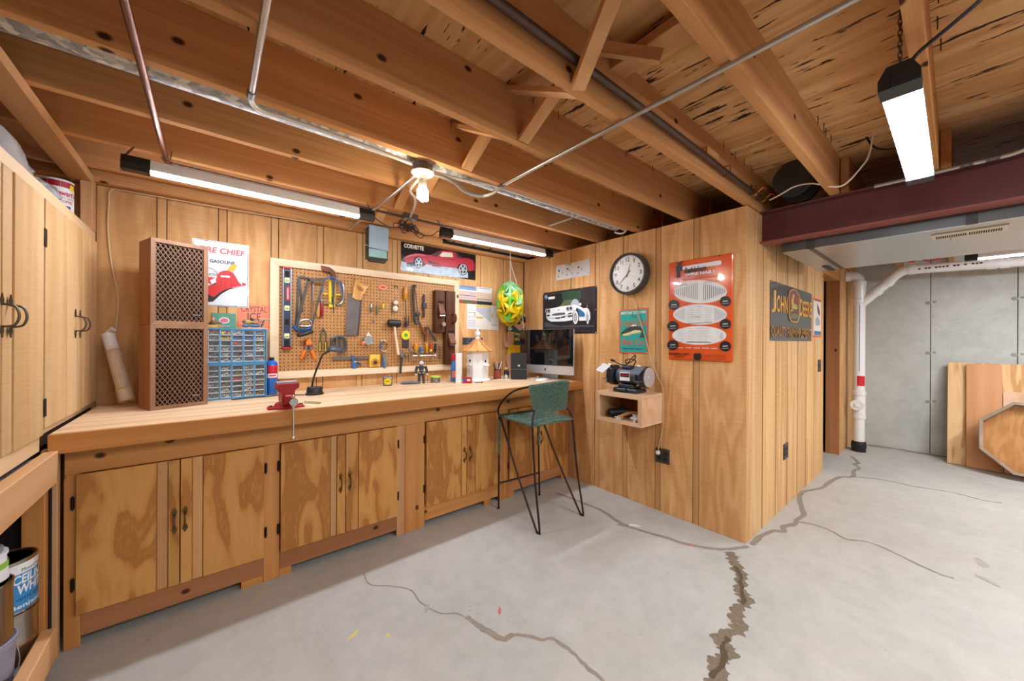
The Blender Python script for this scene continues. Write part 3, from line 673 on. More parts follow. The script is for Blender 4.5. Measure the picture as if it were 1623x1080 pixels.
shop_light('LED shop light over the bench end nearest the partition wall', (1.857, 2.385, 2.100), 1.12, -0.03, wd=0.047, cap=0.095, chains=[(-0.55, 0.0, 0.129), (0.53, 0.0, 0.129)])
shop_light('LED shop light on a chain in the foreground beside the steel beam', (2.04, 0.108, 2.08), 1.02, 0.0, chains=[(-0.475, 0.0, 0.22)])
shop_light('LED shop light behind the duct near the concrete wall', (5.25, -0.64, 2.07), 1.19, PI/2, wd=0.055, chains=[(0.5, 0.0, 0.15)])
# bare bulb on a porcelain keyless holder and junction box
plain('porcelain', '#efe6d6', 0.3); plain('box_steel', '#6e6f6f', 0.4, 0.9)
t = thing('bulb_holder', 'porcelain lamp holder with a glowing spiral bulb under the joists', 'light', (0.836, 1.741, 2.185))
G().lathe([(0.052, 0.005), (0.05, 0.04), (0, 0.045)], n=8).build('junction_box', 'box_steel', t)
G().lathe([(0.055, 0.004), (0.058, 0.0), (0.052, -0.008), (0.028, -0.016), (0.022, -0.030), (0.02, -0.045), (0, -0.045)], n=28).build('holder', 'porcelain', t, True)
G().lathe([(0.0215, -0.046), (0.0215, -0.072), (0.013, -0.076), (0, -0.076)], n=20).build('bulb_base', 'porcelain', t, True)
G().tube([(0.021*math.cos(a), 0.021*math.sin(a), -0.082-0.052*a/(6*PI)) for a in [6*PI*k/54 for k in range(55)]], 0.0085, 8).sph((0, 0, -0.115), 0.022, (1, 1, 1.5)).build('bulb', 'bulb_glow', t, True)

# ================================================================== PIPES, CONDUITS AND CABLES UNDER THE CEILING
plain('copper_old', '#7a5240', 0.35, 0.85, 0.3, 12); plain('conduit_grey', '#b9b6b0', 0.35, 0.8, 0.12, 8); plain('iron_dark', '#5a463c', 0.5, 0.6, 0.3, 14)
plain('flex_white', '#cfcac0', 0.4, 0.3, 0.1); plain('cord_black', '#15161a', 0.5); plain('cord_white', '#e6ddd4', 0.5); plain('cord_beige', '#c9b08c', 0.6)
def run(name, label, cat, pts, r, mat, smooth=0, group=None):
    o = G().tube(smoothpath(pts, smooth) if smooth else pts, r, 10).build(name, mat, None, True); return tag(o, label, cat, group)
t = thing('copper_pipe', 'old copper water pipe hung below the joists above the speakers', 'pipe', (-0.17, 2.49, 2.205))
G().tube([(-0.012, -2.3, 0.006), (0, 0, 0), (0.004, 0.03, 0.004), (0.02, 0.04, 0.01)], 0.0115, 10).build('pipe', 'copper_old', t, True)
G().tube([(0.02, 0.04, 0.01), (2.8, 0.04, 0.012)], 0.0085, 8).build('branch_pipe', 'iron_dark', t, True)
G().tube([(0.017*math.cos(a), -0.06, -0.0+0.017*math.sin(a)) for a in [PI+PI*k/10 for k in range(11)]] + [(0.02, -0.03, 0.05)], 0.0018, 6).build('wire_hanger', 'iron_dark', t, True)
t = thing('conduit_pipe', 'pale conduit bending along a joist to the bulb holder', 'conduit', (0.11, 1.64, 2.215))
G().tube([(0, -2.0, 0), (0, -0.035, 0)], 0.0105, 10).build('pipe', 'conduit_grey', t, True)
G().cyl((0, -0.04, 0), (0, 0.0, 0), 0.0135, n=12).build('coupling', 'box_steel', t, True)
G().tube(smoothpath([(0, -0.01, 0), (0.01, 0.045, 0), (0.05, 0.075, 0), (0.12, 0.082, 0.005), (0.40, 0.088, 0.005), (0.66, 0.09, -0.005)], 5), 0.0095, 10).build('bend', 'flex_white', t, True)
t = thing('conduit_pipe', 'long straight steel conduit crossing under all the joists', 'conduit', (1.286, 1.65, 2.2175))
G().tube([(-0.006, -3.6, 0), (0, 0, 0)], 0.0095, 10).build('pipe', 'conduit_grey', t, True)
G().tube(smoothpath([(0, 0, 0), (-0.004, 0.07, -0.02), (-0.035, 0.145, -0.026), (-0.10, 0.165, -0.028), (-0.18, 0.145, -0.028), (-0.26, 0.095, -0.028), (-0.33, 0.075, -0.028), (-0.392, 0.076, -0.028)], 6), 0.009, 10).build('bend', 'conduit_grey', t, True)
G().cyl((0, -0.01, 0), (0, 0.03, 0), 0.012, n=12).build('coupling', 'box_steel', t, True)
run('conduit_pipe', 'conduit running from the bulb holder back to the rear wall', 'conduit', [(0.83, 1.80, 2.195), (0.835, 2.1, 2.195), (0.835, 3.028, 2.195)], 0.0085, 'conduit_grey')
run('conduit_pipe', 'conduit alongside the galvanized duct ending in a bend at the partition', 'conduit', smoothpath([(0.90, 1.735, 2.205), (1.10, 1.725, 2.212), (1.22, 1.722, 2.232), (1.4, 1.722, 2.238), (2.50, 1.722, 2.238), (2.62, 1.73, 2.238), (2.655, 1.76, 2.235), (2.665, 1.80, 2.235), (2.665, 1.86, 2.26)], 4), 0.009, 'flex_white')
run('flexible_conduit', 'short flexible cable looping from the bulb holder to a ceiling box', 'conduit', [(0.851, 1.795, 2.19), (0.872, 1.95, 2.19), (0.895, 2.02, 2.19), (0.955, 2.09, 2.19), (1.01, 2.22, 2.19), (1.06, 2.38, 2.19), (1.088, 2.455, 2.20)], 0.008, 'flex_white', 5)
t = thing('ceiling_box', 'small steel outlet box on a joist above the coiled cord', 'box', (1.10, 2.49, 2.2295)); G().box(-0.05, 0.05, -0.03, 0.03, -0.035, 0, 0.004).build('body', 'box_steel', t); G().box(-0.04, 0.04, -0.022, 0.022, -0.038, -0.0355, 0.001).build('cover', 'galv_light', t)
random.seed(11); g = G()
for k in range(9):
    a = random.uniform(0, PI); rx, ry = random.uniform(0.05, 0.10), random.uniform(0.02, 0.045); c = Vector((1.10+random.uniform(-.03, .03), 2.50+random.uniform(-.02, .02), 2.135+random.uniform(-.012, .012)))
    q = Euler((random.uniform(-.5, .5), random.uniform(-.5, .5), a)).to_matrix()
    g.tube([c + q @ Vector((rx*math.cos(u), ry*math.sin(u), 0.012*math.sin(3*u))) for u in [2*PI*j/24 for j in range(24)]], 0.0028, 6, True)
t = thing('power_cord', 'bundled black power cord hanging between the two bench shop lights', 'cord', (0, 0, 0)); g.build('coil', 'cord_black', t, True)
G().tube(smoothpath([(0.81, 2.385, 2.12), (0.87, 2.41, 2.10), (0.96, 2.46, 2.10), (1.06, 2.50, 2.15), (1.08, 2.49, 2.19)], 5), 0.003, 6).tube(smoothpath([(1.12, 2.49, 2.13), (1.18, 2.46, 2.09), (1.24, 2.42, 2.09), (1.27, 2.40, 2.12), (1.297, 2.40, 2.12)], 5), 0.003, 6).build('lead', 'cord_black', t, True)
# galvanized round duct between two joists
k = NT('galv_spangle'); v = k.coord(); vo = k.n('ShaderNodeTexVoronoi'); k.l(k.vmath('MULTIPLY', v, (0.7, 1, 1)), vo.inputs['Vector']); vo.inputs['Scale'].default_value = 55
k.l(k.ramp(vo.outputs['Color'], [(0.1, '#7d8285'), (0.5, '#a4a7a6'), (0.9, '#dcdcd6')]), k.bsdf.inputs['Base Color']); k.bsdf.inputs['Metallic'].default_value = 0.45; k.bsdf.inputs['Roughness'].default_value = 0.55; MATS['galv_spangle'] = k.m
t = thing('round_duct', 'spangled galvanized round duct tucked between two joists', 'duct', (0, 1.80, 2.323))
G().tube([(-0.94, 0, 0), (2.60, 0, 0)], 0.075, 28).build('pipe', 'galv_spangle', t, True)
for x in (0.55, 1.9): G().tube([(x, 0, 0), (x+0.02, 0, 0)], 0.0775, 28).build('seam_band', 'galv_spangle', t, True)
G().box(2.06, 2.085, 0.02, 0.27, -0.083, -0.079).build('strap', 'galv_light', t)
# dark iron gas pipe beside the third joist with its valves
t = thing('gas_pipe', 'dark iron gas pipe running beside a joist toward the steel beam', 'pipe', (1.8, 0.83, 2.290))
G().tube([(-2.6, 0, 0), (0.0, 0, 0), (1.14, 0.01, 0)], 0.0155, 12).build('pipe', 'iron_dark', t, True)
for x in (0.45, 0.86, 0.99): G().tube([(x, 0.02, 0.03), (x, -0.02, 0.03), (x, -0.02, -0.02), (x, 0.02, -0.02)], 0.003, 6).build('pipe_hook', 'iron_dark', t)
plain('valve_red', '#b8442e', 0.5); plain('brass', '#b3863c', 0.3, 0.9)
for x in (0.90, 1.06):
    G().cyl((x-0.03, 0, 0), (x+0.03, 0, 0), 0.021, n=8).sph((x, 0, 0), 0.024).cyl((x, -0.02, 0), (x, -0.045, 0.02), 0.007, n=8).build('valve', 'brass', t, True)
    G().bar((x, -0.045, 0.022), (x+0.055, -0.05, 0.028), 0.010, 0.004).build('lever', 'valve_red', t)
run('tubing', 'thin white plastic tube drooping over the steel beam top', 'tube', [(2.80, 0.773, 2.25), (2.77, 0.708, 2.258), (2.76, 0.632, 2.282), (2.76, 0.545, 2.272), (2.76, 0.46, 2.225), (2.76, 0.40, 2.222), (2.76, 0.33, 2.30), (2.76, 0.305, 2.35), (2.76, 0.287, 2.465)], 0.0045, 'cord_white', 5)
run('cable', 'short black cable dropping from the subfloor behind the foreground light', 'cable', [(2.80, 0.32, 2.466), (2.80, 0.29, 2.40), (2.80, 0.24, 2.365), (2.80, 0.16, 2.35), (2.80, 0.10, 2.34)], 0.0055, 'cord_black', 5)
run('power_cord', 'thick black cord leading from the foreground shop light up to the ceiling', 'cord', [(1.60, 0.092, 2.15), (1.62, 0.075, 2.19), (1.60, 0.02, 2.215), (1.55, -0.03, 2.22), (1.50, -0.06, 2.22), (1.40, -0.14, 2.222), (1.34, -0.22, 2.222)], 0.0055, 'cord_black', 5)
t = thing('conduit_pipe', 'grey conduit with two couplings lying on the steel beam', 'conduit', (2.915, 0, 2.2175))
G().tube(smoothpath([(0.005, 0.30, 0), (0.005, 0.1, 0.0), (0.0, -0.02, 0.0), (0.0, -0.1, 0.0), (0.0, -0.17, 0.003), (0.0, -0.22, 0.02), (0.0, -0.26, 0.06), (0.0, -0.28, 0.12)], 4), 0.0105, 10).build('pipe', 'conduit_grey', t, True)
for y in (-0.03, -0.11): G().cyl((-0.003, y-0.022, 0.003), (-0.003, y+0.022, 0.002), 0.014, n=12).sph((-0.014, y-0.012, -0.006), 0.004, u=6, v=4).sph((-0.014, y+0.012, -0.006), 0.004, u=6, v=4).build('coupling', 'box_steel', t, True)
plain('duct_wrap', '#3c3d3f', 0.55, 0.2, 0.35, 22, 0.6)
t = thing('insulated_duct', 'black wrapped round duct above the beam between two joists', 'duct', (2.95, 0.66, 2.352)); G().tube(smoothpath([(-0.15, 0, 0.0), (-0.1, 0, 0), (0.3, 0, 0), (0.9, 0, 0)], 4), 0.10, 24).build('wrap', 'duct_wrap', t, True)
for x in (-0.13, 0.05): G().tube([(x, 0, 0), (x+0.03, 0, 0)], 0.1025, 24).build('seam_band', 'duct_wrap', t, True)
t = thing('insulated_duct', 'grey foil wrapped duct above the bench corner behind the shop light', 'duct', (2.25, 2.985, 2.345)); G().tube([(-0.55, 0, 0), (0.46, 0, 0)], 0.10, 24).build('wrap', plain('foil_wrap', '#9a968e', 0.45, 0.3, 0.3, 16, 0.6), t, True)
for x in (-0.52, -0.3, -0.1): G().tube([(x, 0, 0), (x+0.03, 0, 0)], 0.1025, 24).build('seam_band', 'tape_grey', t, True)
run('lamp_cord', 'beige lamp cord stapled down the back wall beside the tall cabinet', 'cord', [(0.55, 3.02, 2.19), (0.1, 3.025, 2.18), (-0.35, 3.06, 2.185), (-0.44, 3.07, 2.18), (-0.452, 3.083, 2.10), (-0.455, 3.085, 1.95), (-0.44, 3.085, 1.75), (-0.42, 3.085, 1.62), (-0.415, 3.085, 1.5), (-0.425, 3.085, 1.35), (-0.42, 3.085, 1.2), (-0.40, 3.085, 1.1), (-0.38, 3.085, 1.0), (-0.375, 3.08, 0.956)], 0.0035, 'cord_beige', 5)
# nails poking through the subfloor along the joists
nm = G().cyl((0, 0, -0.045), (0, 0, 0.0), 0.0016, 0.0022, 6).mesh('nail', 'iron_dark')
for x, y in ((1.15, 1.25), (1.32, 1.25), (1.9, 1.25), (2.2, 1.25), (2.25, 0.845), (2.42, 0.845), (2.55, 0.84), (2.7, 0.845), (2.35, 0.445), (2.45, 0.44), (2.52, 0.445), (2.62, 0.44), (1.8, 0.04), (1.95, 0.045), (2.1, 0.04), (0.95, 1.65), (2.35, 1.655)): inst('nail', nm, ce, (x, y, ZS-0.0005))

# ================================================================== SIGNS AND PICTURES
import numpy as np
def hom(Q, W, H):
    """maps points read off a photograph of a flat print (corner order TL TR BR BL) to the print's own x,z"""
    dst = [(0, H), (W, H), (W, 0), (0, 0)]; A = []; B = []
    for (x, y), (u, v) in zip(Q, dst):
        A += [[x, y, 1, 0, 0, 0, -u*x, -u*y], [0, 0, 0, x, y, 1, -v*x, -v*y]]; B += [u, v]
    h = np.linalg.solve(np.array(A, float), np.array(B, float))
    def f(x, y):
        w_ = h[6]*x+h[7]*y+1; return (float((h[0]*x+h[1]*y+h[2])/w_), float((h[3]*x+h[4]*y+h[5])/w_))
    return f
class Sign:
    def __init__(s, name, label, cat, wall, a0, a1, z0, z1, mat, Q=None, th=0.003, gap=0.001, bev=0.0, group=None):
        s.W, s.H = abs(a1-a0), z1-z0
        loc, rz = {'A': ((a0, YA-gap, z0), 0), 'B': ((XB-gap, a0, z0), -PI/2), 'C': ((a0, YC-gap, z0), 0)}[wall]
        s.t = thing(name, label, cat, loc, rz, group); s.y = -th; s.k = 1
        G().box(0, s.W, -th, 0, 0, s.H, bev).build('panel', mat, s.t)
        s.f = hom(Q, s.W, s.H) if Q else (lambda x, y: (x, y))
    def yy(s): s.k += 1; return s.y-0.00025*s.k
    def poly(s, name, mat, pts, par=None):
        g = G(); g.flat([s.f(*p) for p in pts], s.yy()); return g.build(name, mat, s.t)
    def polys(s, name, mat, L):
        y = s.yy(); g = G()
        for pts in L: g.flat([s.f(*p) for p in pts], y)
        return g.build(name, mat, s.t)
    def el(s, name, mat, x, y, rx, ry, n=28):
        return s.poly(name, mat, [(x+rx*math.cos(2*PI*k/n), y+ry*math.sin(2*PI*k/n)) for k in range(n)])
    def line(s, name, mat, pts, wd):
        g = G(); g.line([s.f(*p) for p in pts], wd, s.yy()); return g.build(name, mat, s.t)
    def lines(s, name, mat, L, wd):
        g = G(); y = s.yy()
        for pts in L: g.line([s.f(*p) for p in pts], wd, y)
        return g.build(name, mat, s.t, kind='stuff')
    def txt(s, body, u0, u1, v0, v1, mat, **kw):
        """u,v as fractions of the sign, v upward"""
        return G().text(body, u0*s.W, u1*s.W, v0*s.H, v1*s.H, s.yy(), **kw).build('lettering', mat, s.t)
    def border(s, mat, m, wd):
        g = G(); y = s.yy(); W, H = s.W, s.H
        g.rect(m, W-m, H-m-wd, H-m, y).rect(m, W-m, m, m+wd, y).rect(m, m+wd, m+wd, H-m-wd, y).rect(W-m-wd, W-m, m+wd, H-m-wd, y); return g.build('border', mat, s.t)
    def screws(s, pts, r=0.004, mat='screw_steel'):
        for x, z in pts: G().sph((x, s.y-0.001, z), r, (1, 0.5, 1), 8, 5).build('screw', mat, s.t, True)
plain('screw_steel', '#6f7072', 0.35, 0.9)
P_ = lambda n, c, r=0.35, **k: plain('print_'+n, c, r, **k)
for n, c in dict(white='#eceef0', offwhite='#dfe1e2', red='#cc1f26', black='#151517', navy='#23324f', yellow='#d8a41c', orange='#dc5a22', teal='#23a39a', grey='#9a9da2', cream='#e9dfca', gold='#e0b22a', green='#2f5a44', blue='#2f6ea0', darkgrey='#2c2f33', silver='#b9bec6', maroon='#7d1d22', lime='#9cb43a', coral='#e8825f', crimson='#b81a30', brown='#5a3a26', skin='#d6ab8c', sky='#7f9cc0', pink='#d4707c', olive='#5b6a4c').items(): P_(n, c)
plain('enamel_white', '#d5dadf', 0.22, coat=0.2, var=0.03); plain('gloss_black', '#191a1d', 0.18, coat=0.4); plain('enamel_orange', '#d9541e', 0.16, coat=0.5, var=0.04); plain('gloss_dark', '#26282b', 0.2, coat=0.3)
plain('paper', '#dcdad4', 0.55, var=0.04); plain('plastic_film', '#cfd0ce', 0.15, coat=0.4)

# gasoline sign
s = Sign('gasoline_sign', 'white enamel gasoline sign with a red fire helmet behind the speakers', 'sign', 'A', -0.091, 0.201, 1.545, 1.972, 'enamel_white', [(40, 50), (638, 130), (632, 800), (40, 775)])
s.border('print_navy', 0.004, 0.003)
s.txt('FIRE CHIEF', .10, .93, .815, .905, 'print_red', shear=0.15, bold=0.03); s.txt('GASOLINE', .29, .74, .665, .715, 'print_black', bold=0.03)
g = G(); g.ring(0.24*s.W, 0.44*s.H, 0.062, 0.062, 0.003, s.yy()); g.build('emblem_ring', 'print_black', s.t)
s.txt('TEXACO', .06, .42, .468, .50, 'print_black', bold=0.02)
cx, cz = 0.24*s.W, 0.405*s.H; y = s.yy()
g = G(); g.flat([(cx+(0.046 if k % 2 == 0 else 0.018)*math.sin(PI*k/5), cz+(0.046 if k % 2 == 0 else 0.018)*math.cos(PI*k/5)) for k in range(10)], y); g.build('star', 'print_red', s.t)
s.poly('helmet_shade', 'print_black', [(150, 600), (290, 530), (300, 560), (470, 590), (600, 566), (430, 605), (345, 655), (260, 735), (215, 742), (175, 715)])
s.poly('helmet_brim', 'print_red', [(150, 610), (210, 575), (290, 545), (320, 590), (440, 580), (520, 545), (570, 530), (612, 545), (600, 562), (520, 574), (430, 592), (370, 612), (310, 655), (262, 690), (205, 655), (165, 680)])
s.poly('helmet_dome', 'print_red', [(293, 575), (290, 500), (305, 445), (335, 415), (378, 402), (430, 405), (470, 425), (495, 465), (520, 510), (552, 562), (480, 580), (400, 590), (340, 596)])
s.poly('helmet_crest', 'print_yellow', [(402, 402), (430, 360), (455, 338), (505, 333), (512, 350), (495, 385), (482, 412), (440, 405)])
s.poly('helmet_shield', 'print_white', [(512, 345), (482, 418), (530, 500), (560, 562), (566, 545), (545, 450)])
s.line('shine', 'print_white', [(335, 462), (435, 470)], 0.012)
for a in ([(335, 430), (345, 590)], [(385, 410), (390, 590)], [(430, 415), (455, 580)]): s.line('rib', 'print_maroon', a, 0.002)
s.screws([(0.07, s.H-0.006), (0.22, s.H-0.006), (0.22, 0.006), (s.W-0.006, 0.2)])
# ice sign
s = Sign('ice_sign', 'coral coloured tin ice company sign beside the gasoline sign', 'sign', 'A', 0.142, 0.319, 1.395, 1.570, 'print_coral', th=0.002, gap=0.0045)
s.t.location.y += 0.0035
s.txt('CRYSTAL', .10, .93, .70, .92, 'print_darkgrey', bold=0.0); s.txt('ICE', .30, .72, .38, .66, 'print_darkgrey', bold=0.0); s.txt('CO.', .55, .75, .26, .34, 'print_darkgrey')
# red sports car poster
s = Sign('car_poster', 'wide black poster of a red sports car above the pegboard', 'poster', 'A', 1.283, 2.064, 1.935, 2.193, 'gloss_black', [(92, 75), (760, 198), (755, 415), (85, 335)], th=0.002)
plain('smoke_print', '#aebccb', 0.4, var=0.45, scale=25)
s.poly('smoke', 'smoke_print', [(200, 300), (230, 285), (290, 300), (330, 270), (380, 295), (450, 300), (500, 285), (560, 300), (610, 320), (690, 350), (690, 395), (600, 385), (450, 375), (330, 360), (200, 345)])
for q in ([(90, 250), (135, 262), (150, 335), (88, 328)], [(215, 290), (275, 290), (278, 352), (215, 345)]): s.poly('smoke', 'smoke_print', q)
s.poly('car_body', 'print_crimson', [(104, 232), (125, 212), (160, 196), (215, 184), (270, 185), (330, 198), (370, 196), (425, 170), (470, 159), (545, 165), (585, 178), (645, 222), (700, 228), (738, 243), (749, 275), (746, 330), (695, 338), (688, 300), (650, 268), (610, 280), (598, 312), (480, 300), (350, 285), (300, 275), (285, 230), (250, 210), (215, 220), (200, 262), (135, 262)])
s.poly('car_highlight', 'print_pink', [(112, 228), (160, 202), (215, 190), (275, 192), (330, 205), (250, 200), (180, 206)])
s.poly('windscreen', 'print_darkgrey', [(362, 204), (425, 174), (462, 166), (415, 212)]); s.poly('side_window', 'print_cream', [(428, 212), (472, 172), (556, 180), (562, 219)]); s.poly('rear_window', 'print_darkgrey', [(588, 184), (650, 226), (596, 222)])
s.poly('mirror', 'print_red', [(424, 206), (448, 202), (452, 216), (428, 222)])
s.poly('side_vent', 'print_black', [(325, 240), (380, 262), (440, 272), (440, 280), (350, 272)]); s.line('sill', 'print_maroon', [(340, 275), (600, 305)], 0.004)
for x, y, rx, ry in ((250, 264, 34, 44), (645, 322, 36, 46)):
    s.el('tyre', 'print_black', x, y, rx*1.15, ry*1.15); s.el('wheel', 'print_silver', x, y, rx, ry); s.el('wheel_shadow', 'print_darkgrey', x, y, rx*.82, ry*.82)
    for k in range(5):
        a = 2*PI*k/5+.3; s.line('spoke', 'print_silver', [(x, y), (x+rx*.85*math.cos(a), y+ry*.85*math.sin(a))], 0.010)
s.txt('CORVETTE', .03, .27, .80, .95, 'print_cream', bold=0.05)
# pair of team photographs
for i, (a, b, lab, top, bot) in enumerate(((1.862, 2.073, 'left team photograph with blue sky above the rows of players', 'print_sky', 'print_olive'), (2.077, 2.272, 'right team photograph with a white caption strip above the rows', 'print_offwhite', 'print_darkgrey'))):
    s = Sign('team_photo', lab, 'photograph', 'A', a, b, 1.695, 1.872, 'print_offwhite', th=0.0015, group='team photographs')
    s.polys('upper_print', top, [[(0, .135), (s.W, .135), (s.W, s.H), (0, s.H)]]); s.polys('lower_print', bot, [[(0, 0), (s.W, 0), (s.W, .035), (0, .035)]])
    random.seed(21+i)
    cols = ['print_skin', 'print_pink', 'print_white', 'print_brown', 'print_coral'] if i == 0 else ['print_skin', 'print_brown', 'print_cream', 'print_gold', 'print_darkgrey']
    for r in range(8):
        g = G(); y = s.yy(); n = 19
        for k in range(n):
            x = (k+.5+.3*(r % 2))*s.W/(n+.4); z = .035+r*.0125; g.disc(x, z+.006, .0048, .0062, y, 7)
        g.build('row_of_players', cols[r % 5] if r % 2 else 'print_skin', s.t, kind='stuff')
    s.lines('caption_strip', 'print_darkgrey', [[(.15*s.W, .93*s.H), (.85*s.W, .93*s.H)]], 0.004)
    if i == 0:
        for u in (.04, .76): s.polys('badge', 'print_red', [[(u*s.W, .008), (u*s.W+.04, .008), (u*s.W+.04, .024), (u*s.W, .024)]])
# wall chart
s = Sign('wall_chart', 'white printed reference chart curling below the team photographs', 'chart', 'A', 1.965, 2.359, 1.440, 1.692, 'paper', [(210, 450), (760, 480), (765, 885), (212, 880)], th=0.0012)
s.polys('chart_field', 'print_silver', [[(368, 500), (632, 520), (632, 760), (610, 750), (368, 560)]]); s.polys('chart_head', 'print_gold', [[(368, 470), (632, 485), (632, 508), (368, 495)]]); s.polys('chart_foot', 'print_cream', [[(365, 775), (632, 775), (632, 868), (365, 868)]])
s.lines('chart_rules', 'print_grey', [[(x, 515), (x, 560+(x-368)*.75)] for x in range(380, 630, 20)]+[[(x, 778), (x, 866)] for x in range(378, 630, 20)], 0.0016)
s.lines('chart_print', 'print_blue', [[(x, y), (x+60, y+1)] for y in (595, 665, 735, 775, 815) for x in (228, 300)]+[[(645, y), (735, y)] for y in (790, 810)], 0.003); s.lines('chart_print', 'print_grey', [[(645, y), (740, y+2)] for y in range(500, 780, 28)], 0.0015)
for q in ([(340, 600), (355, 600), (355, 650), (340, 650)], [(640, 610), (660, 610), (660, 680), (640, 680)], [(728, 615), (745, 615), (745, 672), (728, 672)], [(375, 668), (495, 672), (495, 692), (375, 690)]): s.polys('chart_swatch', 'print_yellow', [q])
# little licence plate strip
s = Sign('name_plate', 'weathered dark tin plate with raised blue letters behind the birdhouse', 'plate', 'A', 1.915, 2.155, 1.284, 1.356, plain('weathered_tin', '#4a4a4c', 0.5, 0.6, 0.4, 40), th=0.003)
s.txt('CADI', .20, .92, .2, .85, plain('print_steelblue', '#5f7a9c', 0.4), bold=0.0); s.border('print_grey', 0.002, 0.002)
# comic strip on the partition wall
s = Sign('comic_strip', 'creased laminated comic strip tacked near the top of the partition wall', 'poster', 'B', 2.595, 2.162, 1.941, 2.091, 'plastic_film', [(380, 415), (1350, 200), (1365, 640), (385, 830)], th=0.0012)
s.lines('panel_rule', 'print_silver', [[(635, 390), (640, 745)], [(945, 310), (940, 680)]], 0.001)
for x, y, sc in ((465, 640, 1.0), (710, 585, 1.05), (1030, 530, 1.0)):
    s.el('figure_hair', 'print_black', x+10, y-90*sc, 26, 26, 12); s.poly('figure_body', 'print_skin', [(x-18, y-55), (x+12, y-60), (x+8, y+50), (x-14, y+52)]); s.poly('figure_feet', 'print_darkgrey', [(x-22, y+70), (x+16, y+62), (x+16, y+88), (x-22, y+92)])
for x, y in ((570, 590), (790, 520), (860, 600), (1130, 470)): s.line('plant_sketch', 'print_olive', [(x-25, y-20), (x, y+40), (x+20, y-40), (x+5, y+70)], 0.003)
s.line('title_stroke', 'print_darkgrey', [(690, 375), (820, 352)], 0.006)
for x, y in ((595, 415), (890, 355)): s.el('roundel', 'print_cream', x, y, 30, 34, 16)
s.screws([(0.006, s.H-.006), (s.W-.006, s.H-.008), (s.W-.008, .02), (.008, .012)], 0.004, 'print_black')
# white convertible poster
s = Sign('car_poster', 'dark framed tin sign of a white convertible with blue door cove', 'poster', 'B', 2.78, 2.085, 1.399, 1.832, 'gloss_dark', [(9, 238), (1027, 97), (1023, 1001), (6, 1016)], th=0.003)
P_('deepgreen', '#2c4a38'); P_('floorgrey', '#4a4a52')
s.poly('backdrop_glow', 'print_deepgreen', [(360, 230), (560, 190), (720, 200), (740, 300), (700, 420), (400, 440)]); s.poly('backdrop_floor', 'print_floorgrey', [(40, 790), (330, 860), (560, 850), (980, 850), (980, 880), (250, 885), (40, 880)])
s.poly('windscreen', 'print_olive', [(340, 490), (390, 400), (450, 370), (560, 352), (540, 460), (430, 480)]); s.poly('seat_glass', 'print_silver', [(535, 465), (560, 385), (610, 345), (660, 360), (695, 410), (700, 475), (620, 462)])
s.poly('car_body', 'print_white', [(72, 570), (100, 540), (200, 525), (330, 495), (450, 480), (590, 460), (660, 465), (720, 490), (780, 530), (840, 520), (880, 545), (905, 610), (912, 690), (905, 745), (850, 760), (700, 765), (600, 745), (560, 755), (420, 775), (300, 780), (160, 780), (100, 745), (75, 690)])
s.poly('grille', 'print_darkgrey', [(172, 665), (195, 635), (300, 612), (420, 605), (435, 635), (410, 652), (260, 668)]); s.lines('grille_teeth', 'print_silver', [[(x, 625-(x-200)*.08), (x-4, 662-(x-200)*.05)] for x in range(205, 425, 20)], 0.0035)
s.poly('bumper', 'print_silver', [(72, 700), (200, 708), (340, 690), (450, 660), (620, 635), (622, 650), (450, 685), (330, 712), (200, 728), (75, 715)])
for q in ([(80, 660), (110, 642), (145, 650), (140, 680), (85, 685)], [(475, 640), (520, 610), (570, 612), (560, 632), (490, 645)], [(240, 705), (335, 695), (340, 725), (250, 728)], [(350, 690), (435, 672), (430, 705), (355, 715)], [(480, 675), (570, 655), (560, 685), (490, 697)]): s.poly('intake', 'print_darkgrey', q)
s.poly('door_cove', 'print_blue', [(668, 525), (720, 545), (790, 600), (815, 650), (805, 690), (705, 690), (680, 600)]); s.poly('wheel_well', 'print_black', [(640, 560), (652, 520), (668, 525), (690, 600), (698, 720), (690, 780), (650, 600)])
for x, y, rx, ry in ((632, 700, 52, 128), (866, 710, 26, 118)):
    s.el('tyre', 'print_black', x-4, y, rx*1.1, ry*1.04); s.el('whitewall', 'print_white', x, y, rx, ry); s.el('wheel_disc', 'print_grey', x-4, y, rx*.68, ry*.7); s.el('hub', 'print_silver', x-6, y, rx*.3, ry*.32)
for x, y in ((92, 580), (130, 580), (487, 535), (548, 525)): s.el('headlamp', 'print_silver', x, y, 32, 44); s.el('lens', 'print_darkgrey', x, y, 20, 28)
s.el('badge', 'print_silver', 315, 558, 20, 18); s.el('side_mirror', 'print_white', 728, 450, 22, 26); s.line('antenna', 'print_silver', [(860, 460), (862, 520)], 0.003)
s.el('corner_emblem', 'print_sky', 80, 310, 30, 32, 16); s.poly('corner_emblem_tip', 'print_sky', [(62, 330), (100, 325), (82, 370)]); s.polys('caption', 'print_offwhite', [[(120, 318), (245, 300), (245, 350), (120, 362)]])
g = G(); y = s.yy(); W, H = s.W, s.H
for q in ((.03*W, .97*W, .945*H, .949*H), (.03*W, .97*W, .05*H, .054*H), (.03*W, .033*W, .054*H, .945*H), (.967*W, .97*W, .054*H, .945*H)): g.rect(*q, y)
g.build('inner_border', P_('copperline', '#6b4a48'), s.t)
s.screws([(.008, H-.008), (W-.008, H-.008), (W-.008, .008), (W-.006, H/2)], 0.005, 'print_cream')
